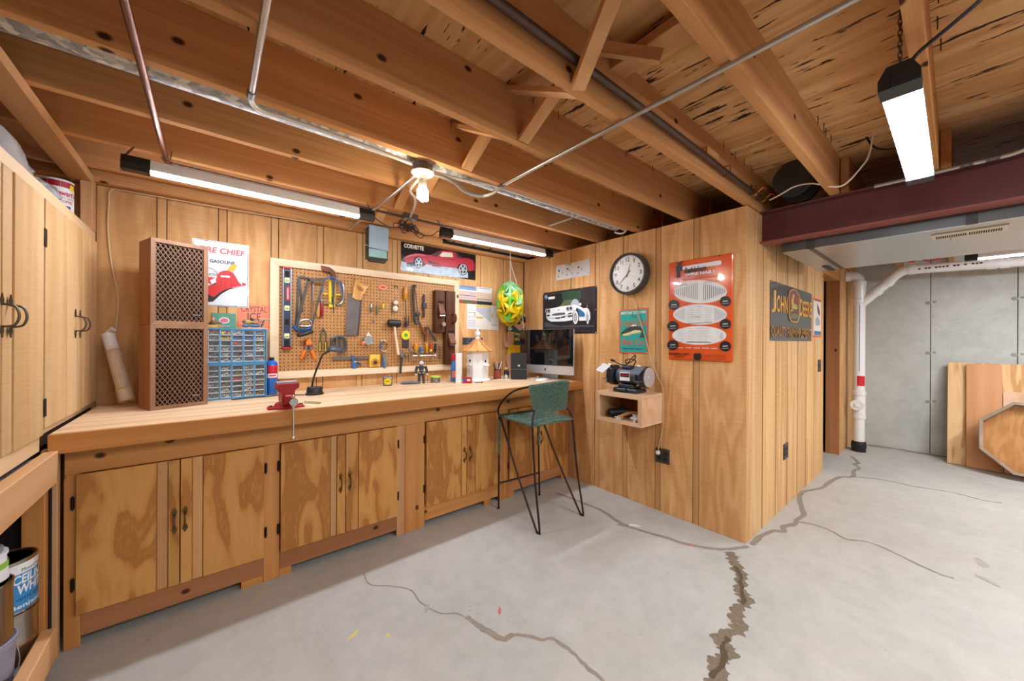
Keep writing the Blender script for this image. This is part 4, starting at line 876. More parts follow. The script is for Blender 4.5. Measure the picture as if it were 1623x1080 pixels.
# bait sign
s = Sign('bait_sign', 'teal and orange bait company tin sign with a leaping fish', 'sign', 'B', 1.843, 1.576, 1.227, 1.597, 'print_teal', [(248, 578), (520, 560), (528, 995), (255, 990)], th=0.003)
s.border(P_('vermilion', '#d8552e'), 0.0, 0.009)
s.txt('BAITS THAT CATCH FISH', .07, .93, .885, .945, 'print_cream', bold=0.03); s.txt('The', .40, .62, .80, .855, 'print_darkgrey', shear=0.3); s.txt('Creek Chub', .07, .95, .615, .755, 'print_vermilion', bold=0.01); s.txt('Bait Co.', .12, .93, .185, .33, 'print_vermilion', bold=0.01); s.lines('foot_print', 'print_darkgrey', [[(290, 948), (345, 948)], [(355, 949), (400, 949)], [(410, 950), (475, 951)]], 0.006)
s.poly('fish_body', P_('fishgreen', '#3c4a3e'), [(268, 805), (285, 785), (320, 755), (360, 738), (410, 732), (450, 738), (478, 760), (484, 785), (470, 790), (440, 775), (400, 795), (350, 818), (300, 825), (275, 820)])
s.poly('fish_belly', P_('fishcream', '#d8d29a'), [(280, 818), (300, 806), (350, 792), (400, 770), (450, 772), (470, 788), (430, 798), (380, 808), (340, 822), (300, 826)]); s.poly('fish_tail', 'print_fishgreen', [(468, 785), (485, 780), (505, 850), (480, 838), (448, 842), (460, 815)]); s.poly('fish_fin', 'print_cream', [(360, 738), (385, 718), (420, 722), (415, 732)])
s.el('fish_eye', 'print_black', 288, 797, 5, 6, 10); s.lines('fish_stripe', 'print_black', [[(x, 745), (x+3, 775)] for x in range(335, 460, 20)], 0.003)
s.screws([(.006, s.H-.006), (s.W-.006, .006)], 0.004, 'print_white')
# wire nail poster
s = Sign('nail_poster', 'glossy orange wire nail display sign with three white ovals', 'sign', 'B', 1.399, 0.955, 1.190, 1.927, 'enamel_orange', [(62, 148), (610, 60), (602, 995), (60, 972)], th=0.010, gap=0.001, bev=0.006)
for x, y, rx, ry, lab in ((330, 396, 228, 98, 'oval'), (328, 590, 229, 88, 'oval'), (322, 768, 231, 80, 'oval')): s.el(lab, 'print_offwhite', x, y, rx, ry, 48)
L = []
for k in range(12):
    x = 112+k*17.5; hh = 18+k*6.2; L.append([(x, 402-hh*1.0), (x, 402+hh*0.75)]); x2 = 540-k*16.2; L.append([(x2, 388-hh*0.75), (x2, 388+hh*1.0)])
s.lines('nail_rows', 'print_darkgrey', L, 0.0032)
L = [[(118+k*9.5, 590-12-k*5), (118+k*9.5, 590+12+k*5)] for k in range(9)]+[[(545-k*10, 590-10-k*5), (545-k*10, 590+14+k*5)] for k in range(10)]; s.lines('nail_rows', 'print_grey', L, 0.0022)
random.seed(4); L = []
for y in range(520, 665, 18):
    for x in (215, 290, 365):
        if random.random() < .85: L.append([(x+random.uniform(0, 12), y), (x+random.uniform(40, 68), y-1)])
for y in range(710, 830, 22):
    for x in (140, 220, 300, 360): L.append([(x, y), (x+random.uniform(30, 70), y-1)])
s.lines('fine_print', 'print_grey', L, 0.0016); s.line('long_nail', 'print_darkgrey', [(210, 824), (420, 828)], 0.004); s.line('long_nail', 'print_darkgrey', [(205, 670), (430, 655)], 0.003)
g = G(); g.ring(*s.f(510, 775), 0.007, 0.020, 0.0018, s.yy(), 16); g.build('staple_outline', 'print_darkgrey', s.t)
for x, y in ((107, 508), (545, 478), (98, 690), (545, 672), (98, 850), (545, 860)):
    s.poly('badge', 'print_black', [(x+(46+4*(k % 2))*math.cos(2*PI*k/24), y+(42+4*(k % 2))*math.sin(2*PI*k/24)) for k in range(24)]); s.line('badge_print', 'print_silver', [(x-22, y), (x+22, y-3)], 0.007); s.line('badge_print', 'print_grey', [(x-28, y+20), (x+28, y+17)], 0.004)
s.poly('hammer_handle', 'print_offwhite', [(180, 182), (240, 170), (500, 128), (515, 135), (515, 160), (500, 168), (230, 205), (182, 208)]); s.poly('hammer_head', 'print_black', [(125, 215), (128, 178), (145, 150), (192, 128), (165, 165), (182, 180), (182, 210), (160, 222), (160, 272), (130, 278), (132, 222)])
s.line('nail', 'print_darkgrey', [(145, 282), (147, 325)], 0.002)
s.txt('Bethlehem', .27, .62, .868, .925, 'print_black', shear=0.3, bold=0.03); s.txt('WIRE NAILS', .28, .76, .836, .866, 'print_offwhite', bold=0.05); s.txt('Bright Blued Galvanized Cement Coated', .24, .79, .793, .815, 'print_black', shear=0.3)
s.txt('COMMON', .19, .33, .745, .757, 'print_darkgrey', arc=0.004); s.txt('SMOOTH BOX', .60, .82, .748, .760, 'print_darkgrey', arc=0.004); s.txt('CASING', .39, .53, .425, .435, 'print_darkgrey')
s.txt('BETHLEHEM STEEL COMPANY', .02, .37, .048, .072, 'print_black', bold=0.03); s.txt('BETHLEHEM, PA.', .11, .28, .024, .038, 'print_black', bold=0.02)
s.poly('maker_shield', 'print_black', [(280, 920), (340, 920), (342, 960), (330, 978), (290, 978), (278, 960)]); s.lines('foot_print', 'print_maroon', [[(360, 940), (560, 935)], [(370, 952), (560, 950)], [(360, 966), (550, 968)]], 0.002); s.lines('foot_print', 'print_offwhite', [[(145, 872), (190, 873)], [(210, 872), (260, 873)], [(280, 874), (335, 875)], [(350, 875), (410, 876)], [(425, 878), (480, 879)]], 0.004)
s.screws([(.06, s.H-.006), (.36, s.H-.006)], 0.006, 'print_black')
# tractor company sign on the side of the partition
s = Sign('tractor_sign', 'black enamel farm implement sign with yellow lettering and leaping deer', 'sign', 'C', 3.178, 4.385, 1.337, 1.783, 'gloss_dark', [(165, 128), (714, 292), (705, 915), (170, 925)], th=0.003)
def jd(body, quadpx, bold):
    g = G(); y = s.yy(); m = hom([(0, 1), (1, 1), (1, 0), (0, 0)], 1, 1); f = s.f
    (x0, y0), (x1, y1), (x2, y2), (x3, y3) = quadpx
    a, b, c_, d = f(x0, y0), f(x1, y1), f(x2, y2), f(x3, y3)
    h = G().text(body, 0, 1, 0, 1, 0, bold=bold)
    for v in h.bm.verts:
        u, q = v.co.x, v.co.z; top = (a[0]+(b[0]-a[0])*u, a[1]+(b[1]-a[1])*u); bot = (d[0]+(c_[0]-d[0])*u, d[1]+(c_[1]-d[1])*u)
        v.co = Vector((bot[0]+(top[0]-bot[0])*q, y, bot[1]+(top[1]-bot[1])*q))
    me = bpy.data.meshes.new('x'); h.bm.to_mesh(me); h.bm.free(); g.bm.from_mesh(me); bpy.data.meshes.remove(me); return g
for bold, mt in ((0.035, 'print_vermilion'), (0.0, 'print_gold')):
    jd('J', [(182, 265), (235, 262), (235, 560), (182, 560)], bold).build('lettering', mt, s.t); jd('OHN', [(245, 325), (390, 340), (390, 570), (245, 555)], bold).build('lettering', mt, s.t)
    jd('D', [(553, 365), (588, 370), (588, 595), (553, 590)], bold).build('lettering', mt, s.t); jd('EERE', [(594, 395), (706, 410), (704, 610), (594, 598)], bold).build('lettering', mt, s.t)
    for wd_, qd in (('QUALITY', [(175, 735), (378, 745), (376, 882), (175, 885)]), ('FARM', [(388, 746), (490, 750), (488, 881), (388, 882)]), ('IMPLEMENTS', [(500, 751), (703, 762), (700, 880), (500, 881)])): jd(wd_, qd, bold*.6).build('lettering', 'print_vermilion' if bold else plain('print_ochre', '#a8842a', 0.35), s.t)
em = [(398, 300), (412, 262), (440, 245), (470, 240), (505, 258), (525, 292), (543, 310), (547, 600), (530, 650), (515, 682), (450, 680), (425, 665), (400, 605)]
s.poly('emblem_edge', 'print_gold', em); cxm = sum(p[0] for p in em)/len(em); cym = sum(p[1] for p in em)/len(em)
s.poly('emblem_field', 'print_maroon', [(cxm+(x-cxm)*.9, cym+(y-cym)*.955) for x, y in em])
s.poly('deer_body', 'print_yellow', [(432, 395), (445, 370), (452, 345), (448, 318), (462, 308), (480, 318), (472, 345), (468, 380), (462, 420), (475, 440), (505, 455), (515, 480), (505, 515), (480, 510), (450, 520), (435, 545), (420, 560), (428, 520), (445, 480), (440, 430)])
s.poly('plough', 'print_lime', [(440, 450), (500, 440), (512, 490), (460, 505)]); s.poly('field', 'print_olive', [(412, 600), (470, 560), (530, 575), (525, 615), (480, 640), (430, 630)])
for q in ([(410, 500), (535, 520)], [(410, 540), (535, 560)], [(425, 640), (520, 650)]): s.line('emblem_line', 'print_black', q, 0.006)
s.screws([(.01, s.H-.01), (s.W-.01, s.H-.01), (.01, .01)], 0.006, 'print_grey')
s = Sign('fishing_sign', 'narrow white fishing lure sign with red edge beside the tractor sign', 'sign', 'C', 4.436, 4.775, 1.376, 1.753, 'print_offwhite', [(728, 350), (840, 378), (836, 870), (728, 870)], th=0.003)
s.border('print_vermilion', 0.0, 0.018); s.poly('picture', 'print_cream', [(748, 390), (826, 410), (826, 790), (745, 785)]); s.poly('lure', 'print_brown', [(782, 425), (800, 470), (822, 540), (815, 600), (790, 560), (780, 480)]); s.poly('angler', 'print_grey', [(755, 640), (790, 600), (820, 660), (815, 720), (760, 720)]); s.polys('caption', 'print_blue', [[(745, 790), (828, 795), (828, 842), (745, 845)]]); s.polys('head_strip', 'print_navy', [[(745, 375), (828, 398), (828, 408), (745, 388)]])
# wall clock
t = thing('wall_clock', 'round school style wall clock with dark grey rim', 'clock', (XB-0.001, 1.728, 1.886), -PI/2)
plain('clock_rim', '#3b3c40', 0.35); plain('clock_face', '#d9d6cd', 0.35, var=0.02)
M = Matrix.Rotation(PI/2, 4, 'X')
G().lathe([(0.15, 0), (0.172, 0.006), (0.172, 0.06), (0.168, 0.072), (0.160, 0.074), (0.150, 0.066), (0.150, 0.0)], n=56, M=M).build('rim', 'clock_rim', t, True)
g = G(); g.disc(0, 0, 0.151, 0.151, -0.055, 56); g.build('face', 'clock_face', t)
for i in range(1, 13):
    a = PI/2-2*PI*i/12; x, z = 0.117*math.cos(a), 0.117*math.sin(a); wd = {1: 0.0045, 10: 0.018, 11: 0.012, 12: 0.017}.get(i, 0.011)
    G().text(str(i), x-wd, x+wd, z-0.017, z+0.017, -0.0556, bold=0.02).build('numeral', 'print_darkgrey', t)
g = G()
for i in range(60):
    a = 2*PI*i/60; r1 = 0.140 if i % 5 else 0.137; g.line([(r1*math.cos(a), r1*math.sin(a)), (0.146*math.cos(a), 0.146*math.sin(a))], 0.0016 if i % 5 else 0.003, -0.0556)
g.build('minute_track', 'print_darkgrey', t, kind='stuff')
def hand(name, ang, L, w0, tail, y, mat='print_black'):
    a = PI/2-ang; c, q = math.cos(a), math.sin(a); n = (-q, c)
    g = G(); g.prism([(-tail*c+n[0]*w0, -tail*q+n[1]*w0), (L*c+n[0]*w0*.4, L*q+n[1]*w0*.4), (L*c-n[0]*w0*.4, L*q-n[1]*w0*.4), (-tail*c-n[0]*w0, -tail*q-n[1]*w0)], y-0.0008, y); g.build(name, mat, t)
hand('minute_hand', math.radians(226), 0.125, 0.004, 0.034, -0.0585); hand('hour_hand', math.radians(17), 0.078, 0.005, 0.03, -0.0570); hand('second_hand', math.radians(120), 0.09, 0.0012, 0.02, -0.060, 'print_red')
# cord from clock to outlet
run('clock_cord', 'thin beige cord running from the wall clock down to the outlet', 'cord', [(XB-0.03, 1.715, 1.722), (XB-0.012, 1.69, 1.66), (XB-0.017, 1.65, 1.53), (XB-0.017, 1.59, 1.36), (XB-0.017, 1.545, 1.20), (XB-0.012, 1.49, 1.06), (XB-0.012, 1.443, 0.96), (XB-0.012, 1.44, 0.80), (XB-0.012, 1.443, 0.68), (XB-0.012, 1.465, 0.55), (XB-0.02, 1.475, 0.475)], 0.003, 'cord_beige', 5)
# outlets
plain('outlet_black', '#1c1a18', 0.4); plain('outlet_brown', '#3a352f', 0.45)
def outlet(label, wall, a, z, w_, h_, rows, cols, plug=False):
    loc, rz = ((XB-0.0005, a, z), -PI/2) if wall == 'B' else ((a, YC-0.0005, z), 0)
    t = thing('wall_outlet', label, 'outlet', loc, rz, 'wall outlets and switches'); G().box(-w_/2, w_/2, -0.007, 0, -h_/2, h_/2, 0.002).build('cover_plate', 'outlet_brown', t)
    for i in range(cols):
        for j in range(rows):
            x = (i-(cols-1)/2)*0.046; zz = (j-(rows-1)/2)*0.038
            q = G().box(x-0.016, x+0.016, -0.0095, -0.0072, zz-0.014, zz+0.014, 0.002).build('socket', 'outlet_black', t)
            for d in (-.006, .006): G().box(x+d-.001, x+d+.001, -0.0099, -0.0096, zz-.002, zz+.007).build('slot', 'dark_void', q)
    return t
outlet('black four socket outlet on the partition wall below the grinder shelf', 'B', 1.447, 0.438, 0.112, 0.112, 2, 2)
G().box(XB-0.036, XB-0.011, 1.462, 1.488, 0.448, 0.474, 0.003).build('plug', 'cord_white', None, label='small white plug in the outlet under the grinder shelf', category='plug')
outlet('dark outlet low on the side of the partition near the floor crack', 'C', 3.58, 0.448, 0.112, 0.125, 2, 2)
t = outlet('dark light switch at shoulder height by the doorway', 'C', 4.71, 1.09, 0.10, 0.12, 1, 1)

# ================================================================== PEGBOARD AND TOOLS
k = NT('pegboard'); v = k.coord(False); sx = k.n('ShaderNodeSeparateXYZ'); k.l(v, sx.inputs[0])
fx = k.math('SUBTRACT', k.math('FRACT', k.math('MULTIPLY', sx.outputs[0], 1/0.0254)), 0.5); fz = k.math('SUBTRACT', k.math('FRACT', k.math('MULTIPLY', sx.outputs[2], 1/0.0254)), 0.5)
d2 = k.math('ADD', k.math('MULTIPLY', fx, fx), k.math('MULTIPLY', fz, fz)); hole = k.math('LESS_THAN', d2, 0.031)
col = k.ramp(k.noise(v, 60.0, 4), [(0.3, '#a8763f'), (0.7, '#bd8a52')])
k.l(k.mix(hole, col, '#2a180c'), k.bsdf.inputs['Base Color']); k.bsdf.inputs['Roughness'].default_value = 0.6
k.bump(k.math('SUBTRACT', 1.0, hole), 0.5, 0.004); MATS['pegboard'] = k.m
X0, X1, Z0, Z1 = 0.322, 1.858, 1.047, 1.905; FW = 0.052
t = thing('pegboard', 'brown hardboard pegboard with pale pine frame hung with tools', 'pegboard', (X0, YA-0.001, Z0)); W, H = X1-X0, Z1-Z0
G().box(FW, W-FW, -0.010, -0.004, FW, H-FW).build('board', 'pegboard', t)
for nm, pts, mt in (('top', [(0, H), (W, H), (W-FW, H-FW), (FW, H-FW)], 'light_pine'), ('bottom', [(0, 0), (FW, FW), (W-FW, FW), (W, 0)], 'light_pine'), ('l', [(0, 0), (0, H), (FW, H-FW), (FW, FW)], 'z'), ('r', [(W, 0), (W-FW, FW), (W-FW, H-FW), (W, H)], 'z')):
    if mt == 'z': mt = MATS.get('light_pine_z') or wood('light_pine_z', '#dcbd96', '#e8cfae', '#f0dcc0', 'z', 1.2, 3, 0.06, 0.25, 0.9, 0.55, tone=0.04)
    c0 = (sum(p[0] for p in pts)/4, sum(p[1] for p in pts)/4); g = G().prism([(c0[0]+(x-c0[0])*.9995, c0[1]+(z-c0[1])*.998) for x, z in pts], -0.026, 0.0)
    g.build('frame_board', mt, t)
YP = YA-0.0112      # front of the board
class Tool:
    def __init__(s, name, label, cat, x, z, group='tools hung on the pegboard'):
        s.o = (x, z); s.t = thing(name, label, cat, (x, YP, z), group=group); s.M = Matrix.Translation((-x, 0, -z))
    def add(s, name, mat, g, smooth=True):
        bmesh.ops.transform(g.bm, matrix=s.M, verts=g.bm.verts); return g.build(name, mat, s.t, smooth)
    def hook(s, x, z, L=0.03): s.add('hook', 'screw_steel', G().tube([(x, 0.0, z), (x, -L, z), (x, -L-0.004, z+0.012)], 0.0018, 6)); return s
plain('steel', '#8f9398', 0.3, 0.95, 0.12, 30); plain('steel_dark', '#4b4a4c', 0.45, 0.85, 0.3, 30); plain('saw_steel', '#6f6866', 0.5, 0.75, 0.25, 14); plain('chrome', '#d5d8da', 0.12, 1.0, 0.03)
plain('black_plastic', '#17191d', 0.45); plain('navy_plastic', '#1d2b47', 0.4); plain('blue_plastic', '#2364ad', 0.4); plain('yellow_plastic', '#e3c615', 0.4); plain('orange_plastic', '#e8791c', 0.4); plain('red_plastic', '#b51e2a', 0.4); plain('amber', '#c88a14', 0.2, coat=0.4); plain('wine_red', '#8e1830', 0.3); plain('lime_vial', '#d7e01c', 0.25, coat=0.5); plain('white_plastic', '#e9eaea', 0.4); plain('clear_film', '#c9c2b4', 0.15, coat=0.5)
# spirit level
T = Tool('spirit_level', 'two foot spirit level with red ends at the left of the pegboard', 'level', 0.423, 1.262)
T.add('body', 'navy_plastic', G().box(0.402, 0.444, -0.024, -0.001, 1.280, 1.836, 0.002), False)
for x in (0.3985, 0.4475): T.add('edge_rail', 'steel', G().box(x-0.0045, x+0.0045, -0.028, -0.001, 1.276, 1.840, 0.001), False)
for z in (1.262, 1.8385): T.add('end_cap', 'red_plastic', G().box(0.393, 0.453, -0.028, -0.001, z, z+0.0135, 0.003), False)
for z in (1.355, 1.555, 1.755):
    T.add('vial_frame', 'white_plastic', G().box(0.407, 0.439, -0.0275, -0.0245, z-0.018, z+0.018, 0.004), False); T.add('vial', 'lime_vial', G().cyl((0.412, -0.028, z), (0.434, -0.028, z), 0.009, n=12))
for z in (1.455, 1.80, 1.305): T.add('grip_hole', 'dark_void', G().box(0.410, 0.436, -0.0252, -0.0242, z-0.02, z+0.02), False)
T.add('label', 'red_plastic', G().box(0.416, 0.440, -0.0256, -0.0242, 1.61, 1.71), False)
G().rect(0.003, 0.007, 0.36, 0.436, -0.0259).build('label_stripe', 'print_white', T.t)
# hacksaws
T = Tool('hacksaw', 'hacksaw with silver tube frame and blue grip', 'saw', 0.53, 1.40)
T.add('frame', 'steel', G().tube([(0.502, -0.012, 1.79), (0.57, -0.012, 1.783), (0.590, -0.012, 1.76), (0.586, -0.012, 1.56), (0.578, -0.012, 1.43)], 0.007, 8)); T.add('frame_sleeve', 'chrome', G().tube([(0.588, -0.012, 1.62), (0.580, -0.012, 1.46)], 0.0095, 8))
T.add('blade', 'steel_dark', G().bar((0.502, -0.012, 1.79), (0.522, -0.012, 1.53), 0.002, 0.014, (1, 0, 0)).bar((0.498, -0.014, 1.79), (0.480, -0.014, 1.42), 0.002, 0.014, (1, 0, 0)), False)
T.add('handle', 'blue_plastic', G().tube(smoothpath([(0.476, -0.016, 1.435), (0.480, -0.016, 1.405), (0.52, -0.016, 1.396), (0.565, -0.016, 1.405), (0.578, -0.016, 1.425)], 4), 0.012, 10)); T.hook(0.53, 1.80)
T = Tool('hacksaw', 'hacksaw with dark flat frame and black grip in front of the silver one', 'saw', 0.53, 1.355)
T.add('frame', 'steel_dark', G().bar((0.664, -0.052, 1.783), (0.552, -0.052, 1.768), 0.010, 0.022, (0, 0, 1)).bar((0.556, -0.052, 1.775), (0.478, -0.052, 1.43), 0.010, 0.018, (1, 0, 0)), False)
T.add('knuckle_guard', 'steel', G().tube(smoothpath([(0.492, -0.052, 1.435), (0.512, -0.052, 1.468), (0.56, -0.052, 1.472), (0.575, -0.052, 1.44), (0.55, -0.052, 1.425), (0.50, -0.052, 1.428)], 4), 0.006, 8, True))
T.add('handle', 'black_plastic', G().tube(smoothpath([(0.483, -0.056, 1.365), (0.505, -0.056, 1.362), (0.545, -0.056, 1.376), (0.585, -0.056, 1.392)], 4), [0.012, 0.016, 0.016, 0.015, 0.014, 0.015, 0.016, 0.016, 0.015, 0.014, 0.014, 0.014, 0.012], 10)); T.add('blade', 'steel_dark', G().bar((0.574, -0.052, 1.41), (0.655, -0.052, 1.77), 0.002, 0.010, (1, 0, 0)), False)
# keyhole saw
T = Tool('keyhole_saw', 'keyhole saw with dark wooden grip overlapping the pegboard frame', 'saw', 0.70, 1.53)
T.add('handle', 'handle_dark', G().prism([(0.642, 1.888), (0.700, 1.882), (0.735, 1.858), (0.748, 1.815), (0.742, 1.795), (0.712, 1.798), (0.715, 1.83), (0.700, 1.848), (0.672, 1.846), (0.648, 1.852)], -0.040, -0.020), False)
T.add('blade', 'steel_dark', G().prism([(0.714, 1.80), (0.742, 1.80), (0.732, 1.53), (0.728, 1.53)], -0.0315, -0.0295), False)
T = Tool('coping_saw', 'blue wire hand saw frame with yellow tips', 'saw', 0.71, 1.67)
T.add('frame', 'blue_plastic', G().tube(smoothpath([(0.652, -0.045, 1.685), (0.650, -0.045, 1.74), (0.672, -0.045, 1.79), (0.715, -0.045, 1.805), (0.755, -0.045, 1.785), (0.776, -0.045, 1.74), (0.778, -0.045, 1.685)], 5), 0.0045, 8))
for x0, x1 in ((0.656, 0.686), (0.744, 0.774)): T.add('tip', 'yellow_plastic', G().cyl((x0, -0.045, 1.676), (x1, -0.045, 1.678), 0.006, n=10))
T = Tool('plastic_guide', 'flat yellow plastic guide hanging behind the keyhole saw', 'tool', 0.724, 1.577); T.add('body', 'yellow_plastic', G().box(0.701, 0.748, -0.014, -0.002, 1.577, 1.79, 0.003), False); T.add('slot', 'dark_void', G().box(0.720, 0.730, -0.0146, -0.0135, 1.60, 1.66), False)
T = Tool('c_clamp', 'silver deep throat C clamp beside the keyhole saw', 'clamp', 0.77, 1.60)
T.add('frame', 'steel', G().tube(smoothpath([(0.768, -0.02, 1.785), (0.795, -0.02, 1.765), (0.803, -0.02, 1.71), (0.802, -0.02, 1.645), (0.787, -0.02, 1.612), (0.755, -0.02, 1.60)], 5), 0.0085, 8)); T.add('screw', 'chrome', G().cyl((0.755, -0.02, 1.612), (0.672, -0.02, 1.612), 0.005, n=10).cyl((0.672, -0.02, 1.612), (0.660, -0.02, 1.612), 0.011, n=10).cyl((0.775, -0.02, 1.61), (0.775, -0.02, 1.67), 0.006, n=8))
for x, mt, lab in ((0.626, 'handle_wood', 'screwdriver with worn pale wooden handle under the hacksaw'), (0.650, 'wine_red', 'screwdriver with dark red handle under the hacksaw')):
    T = Tool('screwdriver', lab, 'screwdriver', x, 1.50); T.add('handle', mt, G().lathe([(0.006, 0), (0.0115, 0.008), (0.012, 0.06), (0.0125, 0.09), (0.008, 0.105), (0.006, 0.115)], (x, -0.016, 1.50), 12)); T.add('ferrule', 'steel', G().lathe([(0.007, 0.115), (0.0085, 0.13), (0.004, 0.14)], (x, -0.016, 1.50), 10)); T.add('shaft', 'steel', G().cyl((x, -0.016, 1.63), (x, -0.016, 1.72), 0.003, n=8))
T = Tool('spring_clamp', 'orange handled spring clamp', 'clamp', 0.56, 1.183)
for s_ in (-1, 1):
    T.add('arm', 'steel', G().bar((0.561+s_*0.010, -0.018, 1.305), (0.561+s_*0.020, -0.018, 1.245), 0.02, 0.014, (1, 0, 0), 0.002), False); T.add('grip', 'orange_plastic', G().tube([(0.561+s_*0.020, -0.018, 1.25), (0.561+s_*0.032, -0.018, 1.222), (0.561+s_*0.047, -0.018, 1.186)], [0.011, 0.012, 0.010], 8)); T.add('jaw_pad', 'red_plastic', G().bar((0.561+s_*0.006, -0.022, 1.305), (0.561+s_*0.026, -0.022, 1.275), 0.018, 0.012, (1, 0, 0), 0.002), False)
T.add('jaw', 'orange_plastic', G().prism([(0.543, 1.31), (0.556, 1.335), (0.57, 1.335), (0.583, 1.31), (0.575, 1.29), (0.55, 1.29)], -0.032, -0.008), False)
T = Tool('locking_wrench', 'wire stripper with black and yellow grips', 'pliers', 0.66, 1.232)
T.add('jaws', 'steel', G().tube(smoothpath([(0.645, -0.014, 1.31), (0.645, -0.014, 1.37), (0.656, -0.014, 1.405), (0.662, -0.014, 1.425), (0.670, -0.014, 1.405), (0.680, -0.014, 1.37), (0.678, -0.014, 1.31)], 4), 0.005, 8))
for x in (0.642, 0.681):
    h = T.add('grip', 'black_plastic', G().box(x-0.009, x+0.009, -0.024, -0.006, 1.235, 1.315, 0.004), False); h2 = G().box(x-0.0065, x-0.001, -0.0252, -0.0245, 1.24, 1.31); T.add('stripe', 'yellow_plastic', h2, False)
T = Tool('frame_clamp', 'grey cast iron clamp behind the desk lamp head', 'clamp', 0.77, 1.225)
T.add('frame', plain('cast_grey', '#565b60', 0.45, 0.6, 0.2), G().tube(smoothpath([(0.722, -0.02, 1.275), (0.722, -0.02, 1.335), (0.76, -0.02, 1.35), (0.806, -0.02, 1.348), (0.820, -0.02, 1.325), (0.820, -0.02, 1.255), (0.806, -0.02, 1.236), (0.765, -0.02, 1.236)], 4), 0.0105, 8)); T.add('bar', 'cast_grey', G().box(0.748, 0.764, -0.03, -0.01, 1.24, 1.345, 0.003).box(0.778, 0.800, -0.026, -0.014, 1.255, 1.33, 0.003), False); T.add('screw', 'steel', G().cyl((0.763, -0.02, 1.236), (0.763, -0.02, 1.215), 0.005, n=8))
T = Tool('combination_square', 'combination square with blue head and long dark rule', 'square', 0.87, 1.102)
T.add('rule', 'saw_steel', G().box(0.728, 1.03, -0.012, -0.009, 1.172, 1.197), False); T.add('head', 'blue_plastic', G().prism([(0.871, 1.205), (0.884, 1.205), (0.884, 1.165), (0.950, 1.135), (0.943, 1.127), (0.905, 1.15), (0.905, 1.102), (0.875, 1.102)], -0.022, -0.004), False); T.add('vial', 'lime_vial', G().cyl((0.885, -0.0235, 1.152), (0.903, -0.0235, 1.152), 0.004, n=8))
T = Tool('hand_saw', 'back saw with pale wooden handle and rusty blade', 'saw', 0.90, 1.364)
T.add('blade', 'saw_steel', G().prism([(0.842, 1.70), (0.942, 1.665), (0.916, 1.365), (0.818, 1.364)], -0.013, -0.0115), False); T.add('spine', 'steel_dark', G().bar((0.942, -0.0125, 1.665), (0.917, -0.0125, 1.367), 0.007, 0.010, (1, 0, 0)), False)
hx = [(0.868, 1.668), (0.876, 1.700), (0.880, 1.745), (0.890, 1.79), (0.897, 1.822), (0.905, 1.800), (0.925, 1.796), (0.955, 1.772), (0.985, 1.768), (0.998, 1.786), (0.994, 1.755), (0.975, 1.735), (0.968, 1.715), (0.948, 1.690), (0.940, 1.650), (0.905, 1.648)]
T.add('handle', 'handle_wood', G().prism(hx, -0.024, -0.002), False); T.add('grip_hole', 'brown_ply', G().prism([(0.905, 1.768), (0.932, 1.760), (0.956, 1.735), (0.950, 1.722), (0.925, 1.720), (0.905, 1.745)], -0.0246, -0.0238), False)  # grip opening is a patch painted darker, as the shaded pegboard behind
for x, z in ((0.888, 1.68), (0.915, 1.672), (0.918, 1.69)): T.add('rivet', 'chrome', G().sph((x, -0.024, z), 0.004, (1, .5, 1), 8, 5))
T = Tool('oval_badge', 'small orange oval lure badge at the top of the pegboard', 'badge', 1.12, 1.75); T.add('body', 'print_coral', G().lathe([(1, 0), (1, 0.006), (0.97, 0.008), (0, 0.009)], n=24, M=Matrix.Translation((1.119, -0.002, 1.773)) @ Matrix.Rotation(PI/2, 4, 'X') @ Matrix.Diagonal((0.037, 0.024, 1, 1)))); T.add('fish', 'print_brown', G().sph((1.119, -0.012, 1.774), 0.022, (1, .2, .22), 10, 6)); T.hook(1.12, 1.80)
for x, z0, z1, mt, lab in ((1.023, 1.553, 1.63, 'steel', 'silver fishing lure, leftmost of three on the pegboard'), (1.071, 1.533, 1.628, 'print_olive', 'green fishing lure, middle of three on the pegboard'), (1.122, 1.592, 1.636, 'yellow_plastic', 'tiny yellow fishing lure, rightmost of three')):
    T = Tool('fishing_lure', lab, 'lure', x, z0, 'fishing lures on the pegboard'); h = z1-z0; T.add('body', mt, G().lathe([(0.002, 0), (0.008, h*.2), (0.010, h*.5), (0.008, h*.8), (0.003, h)], (x, -0.012, z0), 10)); T.add('treble_hook', 'steel', G().tube(smoothpath([(x, -0.012, z0), (x-0.006, -0.012, z0-0.014), (x+0.004, -0.012, z0-0.018), (x+0.008, -0.012, z0-0.008)], 3), 0.0012, 5)); T.hook(x, z1+0.004, 0.02)
T = Tool('small_keys', 'tiny silver clip hanging under the lures', 'clip', 1.04, 1.46); T.add('clip', 'steel', G().tube(smoothpath([(1.032, -0.01, 1.47), (1.04, -0.01, 1.50), (1.048, -0.01, 1.475), (1.036, -0.01, 1.462)], 4), 0.003, 6))
T = Tool('safety_goggles', 'crumpled clear goggles hanging on a hook', 'goggles', 1.226, 1.555); T.add('lens', 'clear_film', G().sph((1.228, -0.022, 1.650), 0.025, (.95, .5, .8)).sph((1.224, -0.02, 1.597), 0.024, (1, .5, 1.1))); T.add('strap', 'chrome', G().tube(smoothpath([(1.205, -0.012, 1.66), (1.198, -0.012, 1.61), (1.21, -0.012, 1.565), (1.245, -0.012, 1.57), (1.25, -0.012, 1.63)], 4), 0.003, 6)); T.hook(1.226, 1.68)
T = Tool('double_hook', 'empty twin wire hook near the top of the pegboard', 'hook', 1.225, 1.775)
for x in (1.215, 1.235): T.add('prong', 'steel_dark', G().tube([(x, 0, 1.80), (x, -0.02, 1.795), (x, -0.03, 1.775), (x, -0.034, 1.79)], 0.003, 6))
T = Tool('push_drill', 'push drill with amber wooden handle and wire cage', 'drill', 1.318, 1.44)
